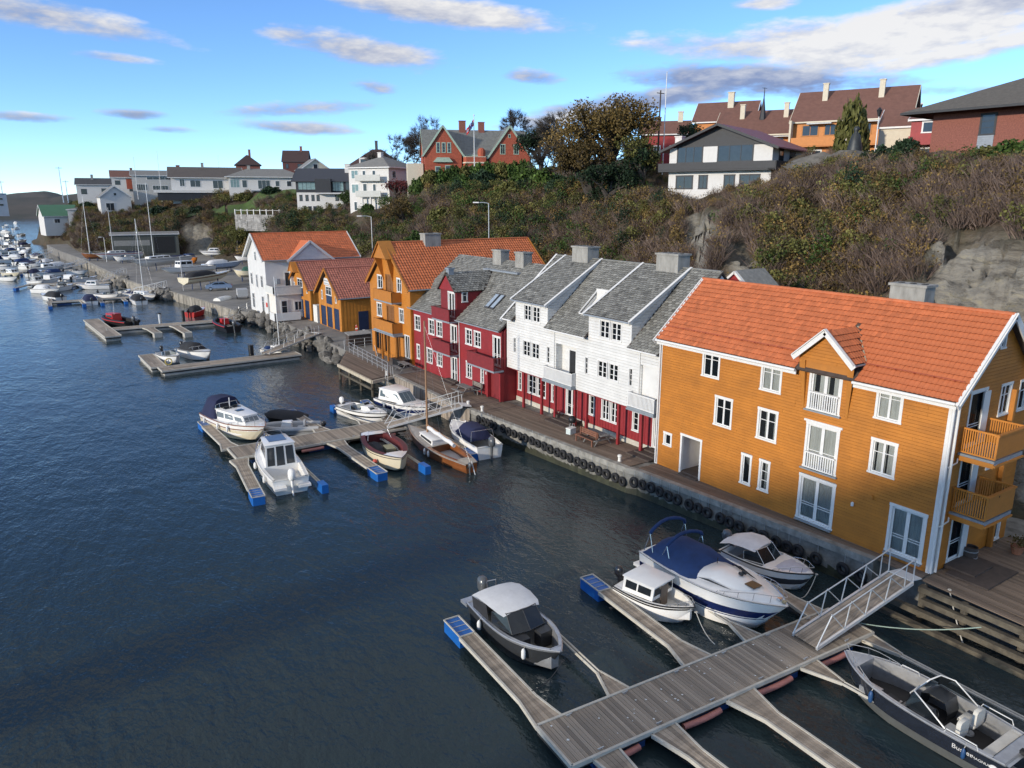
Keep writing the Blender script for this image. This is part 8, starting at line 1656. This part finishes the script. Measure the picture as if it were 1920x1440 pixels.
for lab, f, tp in (('white truss gangway to the nearest far-marina dock', (245, 553), (312, 538)), ('white truss gangway to the second far-marina dock', (190, 527), (235, 512)), ('white truss gangway to the third far-marina dock', (120, 503), (165, 491)), ('white truss gangway to the fourth far-marina dock', (60, 482), (98, 472))): gangway(lab, G(*f, .6), G(*tp, 1.9), 1.5, 1.1, mat=ALU, flap=False)
# ================================================================== things on the quay
# tyres
TY = [(880+x/4.8, 640+y/4.8) for x, y in ((80, 680), (125, 705), (160, 725), (195, 742), (228, 760), (300, 785), (350, 812), (400, 832), (455, 855), (500, 870), (560, 895), (612, 920), (670, 945), (722, 972), (785, 1000), (840, 1020), (900, 1050), (967, 1082), (1025, 1105), (1095, 1130), (1160, 1165), (1230, 1195), (1310, 1228), (1375, 1262), (1478, 1270), (1555, 1292))]+[(1200+x/2.6667, 500+y/2.6667) for x, y in ((52, 1105), (97, 1125), (140, 1147), (185, 1165), (245, 1190), (290, 1208), (335, 1230), (400, 1258), (447, 1278), (495, 1300), (562, 1330), (615, 1348), (680, 1375), (735, 1400), (790, 1420))]+[(1530, 1048), (1580, 1070), (1613, 1085)]
tm = MB().loft([[Vector((.10*math.cos(q)*.95, (.235+.105*math.sin(q))*math.cos(p), (.235+.105*math.sin(q))*math.sin(p))) for q in [2*math.pi*j/8 for j in range(8)]] for p in [2*math.pi*k/18 for k in range(19)]], cap0=False, cap1=False).mesh('tyre', RUBBER, smooth=70)
rm_ = MB().tube([(.1, 0, .28), (.06, 0, .75)], .012, 4).mesh('chain', STEEL)
for (px, py) in TY:
    d = ray(px, py); y = 30
    for _ in range(8): X_ = edge_x(y)-.13; y = d.y*X_/d.x
    z = CAM_H+d.z*X_/d.x; t = thing('tyre_fender', 'black tyre fender hung in the row along the quay wall', 'tyre', (X_, y, min(1.15, max(.65, z))), 0, 'tyre fenders along the quay wall'); inst('tyre', tm, t, rot=(rnd.gauss(0, .3), rnd.gauss(0, .05), rnd.gauss(0, .08)), scl=rnd.uniform(.94, 1.06)); inst('chain', rm_, t)
def bollard(x, y, lab, z=1.62, mat=None): t = thing('bollard', lab, 'bollard', (x, y, z)); MB().lathe([(.11, 0), (.10, .28), (.14, .32), (.14, .42), (.06, .46)], (0, 0, 0), 10).build('post', mat or GELD, t, smooth=40); MB().lathe([(.17, -.0), (.17, .03)], (0, 0, 0), 10).build('base', CONC, t)
bollard(edge_x(33)+.5, 33.0, 'pale bollard at the quay edge beside the small wall corner'); bollard(edge_x(49.5)+.4, 49.3, 'pale bollard at the head of the middle gangway'); bollard(27.6, 62.6, 'white-topped bollard at the root of the timber pier'); bollard(edge_x(47.5)+.4, 47.4, 'low pale bollard near the double red posts')
def bench(lab, x, y, rz, L=1.7, mat=None, table=False):
    mt = mat or M('weathered_bench_wood', (.23, .20, .17), .85, .2, 2); t = thing('bench', lab, 'bench', (x, y, 1.63), rz)
    for k in range(3): MB().box(-L/2, L/2, -.2+k*.14, -.08+k*.14, .42, .46).build('slat', mt, t)
    for k in range(3): MB().box(-L/2, L/2, .26, .30, .56+k*.13, .67+k*.13).build('back_slat', mt, t)
    for s in (-1, 1):
        MB().box(s*(L/2-.12)-.04, s*(L/2-.12)+.04, -.18, -.1, 0, .42).build('leg', mt, t); MB().box(s*(L/2-.12)-.04, s*(L/2-.12)+.04, .2, .28, 0, .95).build('leg', mt, t)
def picnic(lab, x, y, rz, L=1.8, mat=None):
    mt = mat or M('grey_table_wood', (.20, .19, .175), .85, .2, 2); t = thing('picnic_table', lab, 'table', (x, y, 1.63), rz)
    for k in range(5): MB().box(-L/2, L/2, -.36+k*.145, -.225+k*.145, .70, .74).build('top_plank', mt, t)
    for s in (-1, 1):
        for k in range(2): MB().box(-L/2, L/2, s*.72-.13+k*.135, s*.72-.01+k*.135, .42, .46).build('bench_plank', mt, t)
        for q in (-1, 1): MB().beam((s*(L/2-.3), q*.15, .7), (s*(L/2-.3), q*.7, 0), .09, .05).build('leg', mt, t)
        MB().box(s*(L/2-.3)-.03, s*(L/2-.3)+.03, -.8, .8, .34, .42).build('cross_bar', mt, t)
picnic('grey picnic table in front of the white townhouse', 31.2, 36.6, R(88)); bench('red-brown bench with its back to the water by the grey picnic table', 30.45, 36.9, R(-90), 1.9, M('red_brown_bench', (.20, .085, .05), .8, .2))
picnic('dark weathered picnic table before the red townhouse', 30.2, 52.6, R(90)); bench('grey slatted bench against the red wall by the round sign', 31.05, 52.4, R(-90), 1.6)
picnic('low weathered table at the corner of the ochre hoist warehouse', 29.9, 63.6, R(90)); bench('long pale bench on the near boardwalk at the right edge', 34.6, 9.2, R(90), 3.4, M('pale_bench_wood', (.30, .26, .21), .85, .2, 2)); picnic('dark wooden table beside the long pale bench at the right edge', 35.9, 9.4, R(90), 3.0, M('dark_table_wood', (.085, .08, .078), .8, .2, 2))
p = G(1817, 1048, 1.62); t = thing('barrel', 'old wooden half barrel planter beside the gable door', 'barrel', p)
MB().lathe([(.26, 0), (.32, .3), (.30, .62), (.27, .62), (.27, .5), (0, .5)], (0, 0, 0), 14).build('staves', DARKW, t, smooth=40)
for z in (.12, .42): MB().lathe([(.315, z), (.325, z+.05)], (0, 0, 0), 14).build('hoop', STEEL, t)
t = thing('flower_pot', 'terracotta pot with dry plants behind the barrel', 'plant pot', (37.0, 13.4, 1.62)); MB().lathe([(.2, 0), (.3, .4), (.26, .4), (.25, .35), (0, .35)], (0, 0, 0), 12).build('pot', M('terracotta', (.36, .15, .08), .8), t); m = MB()
for k in range(160): leaf(m, Vector((rnd.gauss(0, .2), rnd.gauss(0, .2), .45+rnd.random()*.4)), .12)
m.build('plant', L_RUST, t, normals=False)
for x, y, lab, z in ((33.5, 13.5, 'black balcony chair on the lower gable balcony', 4.42), (34.2, 13.7, 'second black balcony chair beside the rail on the lower gable balcony', 4.42)):
    t = thing('balcony_chair', lab, 'chair', (x, y, z), R(200)); MB().box(-.25, .25, -.25, .25, .42, .46).build('seat', BLACK, t); MB().hexa([(-.25, .22, .46), (-.25, .36, 1.0), (-.25, .25, .46), (-.25, .39, 1.0), (.25, .22, .46), (.25, .36, 1.0), (.25, .25, .46), (.25, .39, 1.0)]).build('backrest', BLACK, t)
    for a in (-.22, .22):
        for c in (-.22, .22): MB().box(a-.015, a+.015, c-.015, c+.015, 0, .42).build('leg', BLACK, t)
# waste bags, flower tubs and small deck clutter by the white house steps
t = thing('grill', 'kettle grill with black lid standing by the middle steps', 'grill', (31.5, 39.7, 1.62)); MB().lathe([(.0, .55), (.22, .6), (.3, .78), (.28, .9), (.15, 1.05), (0, 1.08)], (0, 0, 0), 12).build('bowl', BLACK, t, smooth=60)
for k in range(3): q = 2.1*k; MB().tube([(.12*math.cos(q), .12*math.sin(q), .62), (.3*math.cos(q), .3*math.sin(q), 0)], .02, 5).build('leg', STEEL, t)
t = thing('storage_box', 'white storage box on the boardwalk beside the kettle grill', 'box', (31.0, 39.2, 1.62), .2); MB().box(-.3, .3, -.2, .2, 0, .38).build('body', M('pale_teal_white', (.55, .62, .60), .6), t); MB().box(-.32, .32, -.22, .22, .38, .44).build('lid', GELD, t)
t = thing('flower_box', 'planter with red flowers beside the middle steps', 'planter', (32.3, 42.6, 1.75)); MB().box(-.2, .2, -.35, .35, 0, .3).build('trough', DARKW, t); m = MB()
for k in range(140): leaf(m, Vector((rnd.gauss(0, .14), rnd.gauss(0, .22), .3+rnd.random()*.25)), .1)
m.build('flowers', L_RED, t, normals=False)
# pier furniture
def ladder(lab, x, y, H_=1.2): t = thing('ladder', lab, 'ladder', (x, y, 1.6)); MB().tube([(0, -.25, -2.4), (0, -.25, H_), (.5, -.25, H_*.9), (.55, -.25, 0)], .03, 6).build('rail', STEEL, t); MB().tube([(0, .25, -2.4), (0, .25, H_), (.5, .25, H_*.9), (.55, .25, 0)], .03, 6).build('rail', STEEL, t); [MB().tube([(0, -.25, -2.2+k*.3), (0, .25, -2.2+k*.3)], .02, 5).build('rung', STEEL, t) for k in range(8)]
ladder('steel bathing ladder at the corner of the timber pier', 27.2, 61.7)
def fence(lab, pts, h=1.05, n=5, mat=None, rails=3, name='fence'):
    mt = mat or STEEL; a, c = Vector((*pts[0], 1.6)), Vector((*pts[1], 1.6)); d = c-a; L = d.length; t = thing(name, lab, 'fence', a, math.atan2(d.y, d.x))
    for k in range(n+1): MB().tube([(L*k/n, 0, 0), (L*k/n, 0, h)], .03, 6).build('post', mt, t)
    for k in range(rails): z = h*(k+1)/rails; MB().tube([(0, 0, z), (L, 0, z)], .02, 5).build('rail', mt, t)
fence('grey railing around the timber pier terrace', ((28.8, 74.8), (28.0, 63.2)), 1.1, 8); fence('short railing closing the terrace towards the boathouses', ((28.8, 76.2), (33.6, 76.4)), 1.1, 4)
t = thing('shed_box', 'dark timber bin store on the terrace of the hoist warehouse', 'bin', (29.8, 77.3, 1.62)); MB().box(0, 2.6, 0, 1.0, 0, 1.3).build('body', DARKW, t); MB().hexa([(x, y, z) for x in (-.08, 2.68) for y in (-.1, 1.1) for z in ((1.3, 1.36) if y < 0 else (1.5, 1.56))]).build('lid', CONC, t)
t = thing('planter_tub', 'big black planter at the corner of the ochre hoist warehouse', 'planter', (30.5, 65.6, 1.62)); MB().box(-.5, .5, -.9, .9, 0, .7).build('tub', BLACK, t); MB().box(-.55, .55, -.95, .95, .66, .74).build('rim', BLACK, t)
t = thing('trellis_panel', 'white slatted panel leaning near the terrace', 'panel', (30.6, 71.6, 1.62), R(70)); [MB().box(-.6, .6, k*.05, k*.05+.03, .1+k*.22, .2+k*.22).build('slat', WHITE, t) for k in range(4)]; [MB().tube([(s*.5, 0, 0), (s*.5, .2, 1.0)], .03, 5).build('leg', WHITE, t) for s in (-1, 1)]
for lab, x, y in (('red and white life ring on a post by the boathouses', 32.0, 80.2), ('orange life ring on a post at the rocky bank', 29.4, 104.5)):
    t = thing('life_ring_post', lab, 'life ring', (x, y, 1.6), R(-100)); MB().tube([(0, 0, 0), (0, 0, 1.6)], .04, 6).build('post', STEEL, t); mr_ = MB(); n = 16
    for k in range(n): mr_.cur = 1 if k % 4 == 0 else 0; mr_.tube([(.36*math.cos(q), -.1, 1.5+.36*math.sin(q)) for q in (2*math.pi*k/n, 2*math.pi*(k+1)/n)], .075, 6)
    mr_.build('ring', [M('ring_red', (.5, .06, .04), .6) if x > 31 else ORNG, WHITE], t, smooth=60)
t = thing('tubular_bench', 'white tubular bench frame near the navy side door', 'bench', (33.6, 82.0, 1.62), R(75)); [MB().tube([(-.9, y, .1), (-.9, y, z), (.9, y, z), (.9, y, .1)], .035, 5).build('frame', WHITE, t) for y, z in ((0, .75), (.5, .5), (-.5, .5))]; [MB().box(-.95, .95, y-.14, y+.14, z, z+.04).build('plank', WHITE, t) for y, z in ((0, .76), (.5, .5), (-.5, .5))]
t = thing('utility_cabinet', 'white utility cabinet between the two boathouses', 'cabinet', (32.6, 95.4, 1.62)); MB().box(0, .7, 0, 1.5, 0, 2.3).build('body', M('cabinet_white', (.62, .61, .57), .6), t); MB().box(-.03, 0, .05, .73, .1, 2.2).build('door', GELD, t); MB().box(-.03, 0, .77, 1.45, .1, 2.2).build('door', GELD, t)
# car, trailer and tanks in the yard
def car(lab, px0, px1, py):
    a, c = G(*px0, 1.75), G(*px1, 1.75); d = c-a; t = thing('parked_car', lab, 'car', (a+c)/2, math.atan2(d.y, d.x)); pm_ = M('silver_blue_car_paint', (.26, .29, .33), .3, .05, metal=.5, coat=.6); W_ = .88
    prof_ = [(-2.2, .45), (-2.25, .75), (-2.1, 1.0), (-1.55, 1.12), (-.95, 1.46), (.55, 1.50), (1.45, 1.15), (2.05, 1.05), (2.2, .75), (2.15, .42)]
    m = MB(); m.loft([[Vector((x, y*(W_ if z < 1.1 else W_*.8), z)) for x, z in prof_] for y in (-1, -.92, .92, 1)]); bo = m.build('body', pm_, t, smooth=35)
    for s in (-1, 1):
        for (x0, x1, x2, x3) in ((-.9, -.1, -.15, -.85), (-.02, .95, .5, -.05)): MB().prism([(x0-.25 if x0 < -.5 else x0, s*(W_*.91), 1.1), (x1+.15 if x1 > .5 else x1, s*(W_*.91), 1.1), (x2, s*(W_*.80), 1.43), (x3, s*(W_*.80), 1.43)], (0, s*.015, 0)).build('side_window', SMOKE, t)
        for x in (-1.35, 1.35):
            wo_ = MB().lathe([(.0, -.1), (.24, -.1), (.33, -.08), (.34, 0), (.33, .08), (.24, .1), (0, .1)], (0, 0, 0), 16); wo_.v = [(x+p[0], s*(W_-.1)+p[2], .34+p[1]) for p in wo_.v]; w1 = wo_.build('wheel', RUBBER, t, smooth=40); r_ = MB().lathe([(.21, -.01), (.2, .01), (0, .02)], (0, 0, 0), 12); r_.v = [(x+p[0], s*(W_-.1)+s*(.105+p[2]*s), .34+p[1]) for p in r_.v]; r_.build('rim', ALLOY, w1)
        MB().box(2.1, 2.2, s*.62-.18, s*.62+.18, .78, .92).build('headlight', GEL, t); MB().box(-2.27, -2.18, s*.66-.14, s*.66+.14, .8, .98).build('tail_light', REDB, t)
    MB().prism([(1.36, -.62, 1.19), (1.36, .62, 1.19), (.62, .56, 1.49), (.62, -.56, 1.49)], (.02, 0, .02)).build('windscreen', SMOKE, t); MB().prism([(-1.52, -.6, 1.14), (-1.52, .6, 1.14), (-1.0, .55, 1.45), (-1.0, -.55, 1.45)], (-.02, 0, .02)).build('rear_window', SMOKE, t)
car('silver-blue estate car parked beside the cream launch', (436, 543), (385, 545), 545)
p = G(455, 560, 1.7); t = thing('trailer_crate', 'grey crate trailer beside the white harbour house', 'trailer', p, R(80)); MB().box(-1.4, 1.4, -.8, .8, .5, 1.6).build('box', GREYT, t); [MB().tube([(0, s*.9, .33), (0, s*.78, .33)], .33, 12).build('wheel', RUBBER, t) for s in (-1, 1)]
p = G(420, 562, 1.62); t = thing('upturned_dinghy', 'pale upturned dinghy by the stone wall', 'dinghy', p, R(40)); m = MB(); m.loft([[Vector((x, w_*math.cos(q), h_*math.sin(q))) for q in [math.pi*k/8 for k in range(9)]] for x, w_, h_ in ((-1.8, .7, .5), (-.8, .8, .6), (.6, .75, .6), (1.5, .4, .5), (2.0, .08, .3))], closed=False); m.build('hull', GELD, t, smooth=60); MB().beam((-1.8, 0, .52), (1.6, 0, .55), .06, .08).build('keel', WRAIL, t)
h = House('yard_shed', 'grey-green open shed with dark doorway at the back of the boatyard', 212, 478, 222, 16, 5, 5.2, 'gx', .5, M('shed_boarding', (.09, .095, .08), .8, .2), GROOF, over=.3, cat='shed', sink=1); h.box('doorway', INTER, 10, 15, -.05, 0, .1, 4.4); h.box('shelf_boards', M('shed_boards_pale', (.28, .27, .24), .8), .5, 9, -.06, 0, 2.2, 3.6)
o = thing('banner_post', 'white lamp post near the stone wall of the yard', 'lamp', G(344, 545, 1.7)); MB().tube([(0, 0, 0), (0, 0, 6)], .05, 6).build('pole', WHITE, o); MB().beam((-.2, 0, 6), (.6, 0, 6.1), .12, .08).build('lamp_head', WHITE, o)
# ropes
def rope(lab, a, c, sag=.3, r=.018, mat=None):
    a, c = Vector(a), Vector(c); t = thing('mooring_rope', lab, 'rope', a); m = MB(); m.tube([(c-a)*k/10+Vector((0, 0, -sag*4*(k/10)*(1-k/10))) for k in range(11)], r, 5); m.build('line', mat or ROPE, t); MB().tube([Vector((.06*math.cos(q), .06*math.sin(q), 0)) for q in [2*math.pi*k/8 for k in range(8)]], r, 4, closed=True).build('loop', mat or ROPE, t)
rope('pale green rope stretched from the pontoon end to the near quay timber', (26.9, 15.2, .62), (30.5, 11.6, 1.0), .25, .022, ROPEG); rope('dark rope hanging at the near quay edge below the doorstep', (31.0, 13.4, 1.62), (30.1, 12.2, .05), .1, .03); rope('mooring line from the cabin boat bow to the second finger', (21.75, 18.9, .9), (21.0, 17.2, .6), .2); rope('mooring line from the bowrider bow to its finger', (28.6, 18.0, 1.0), (27.0, 17.6, .5), .3); rope('bow line from the dark grey boat to the outer finger', (15.1, 19.3, .9), (13.4, 18.9, .55), .25, .016, BLKC); rope('bow line from the black open boat to the pale arm', (24.3, 13.4, 1.0), (23.5, 12.6, .5), .2)
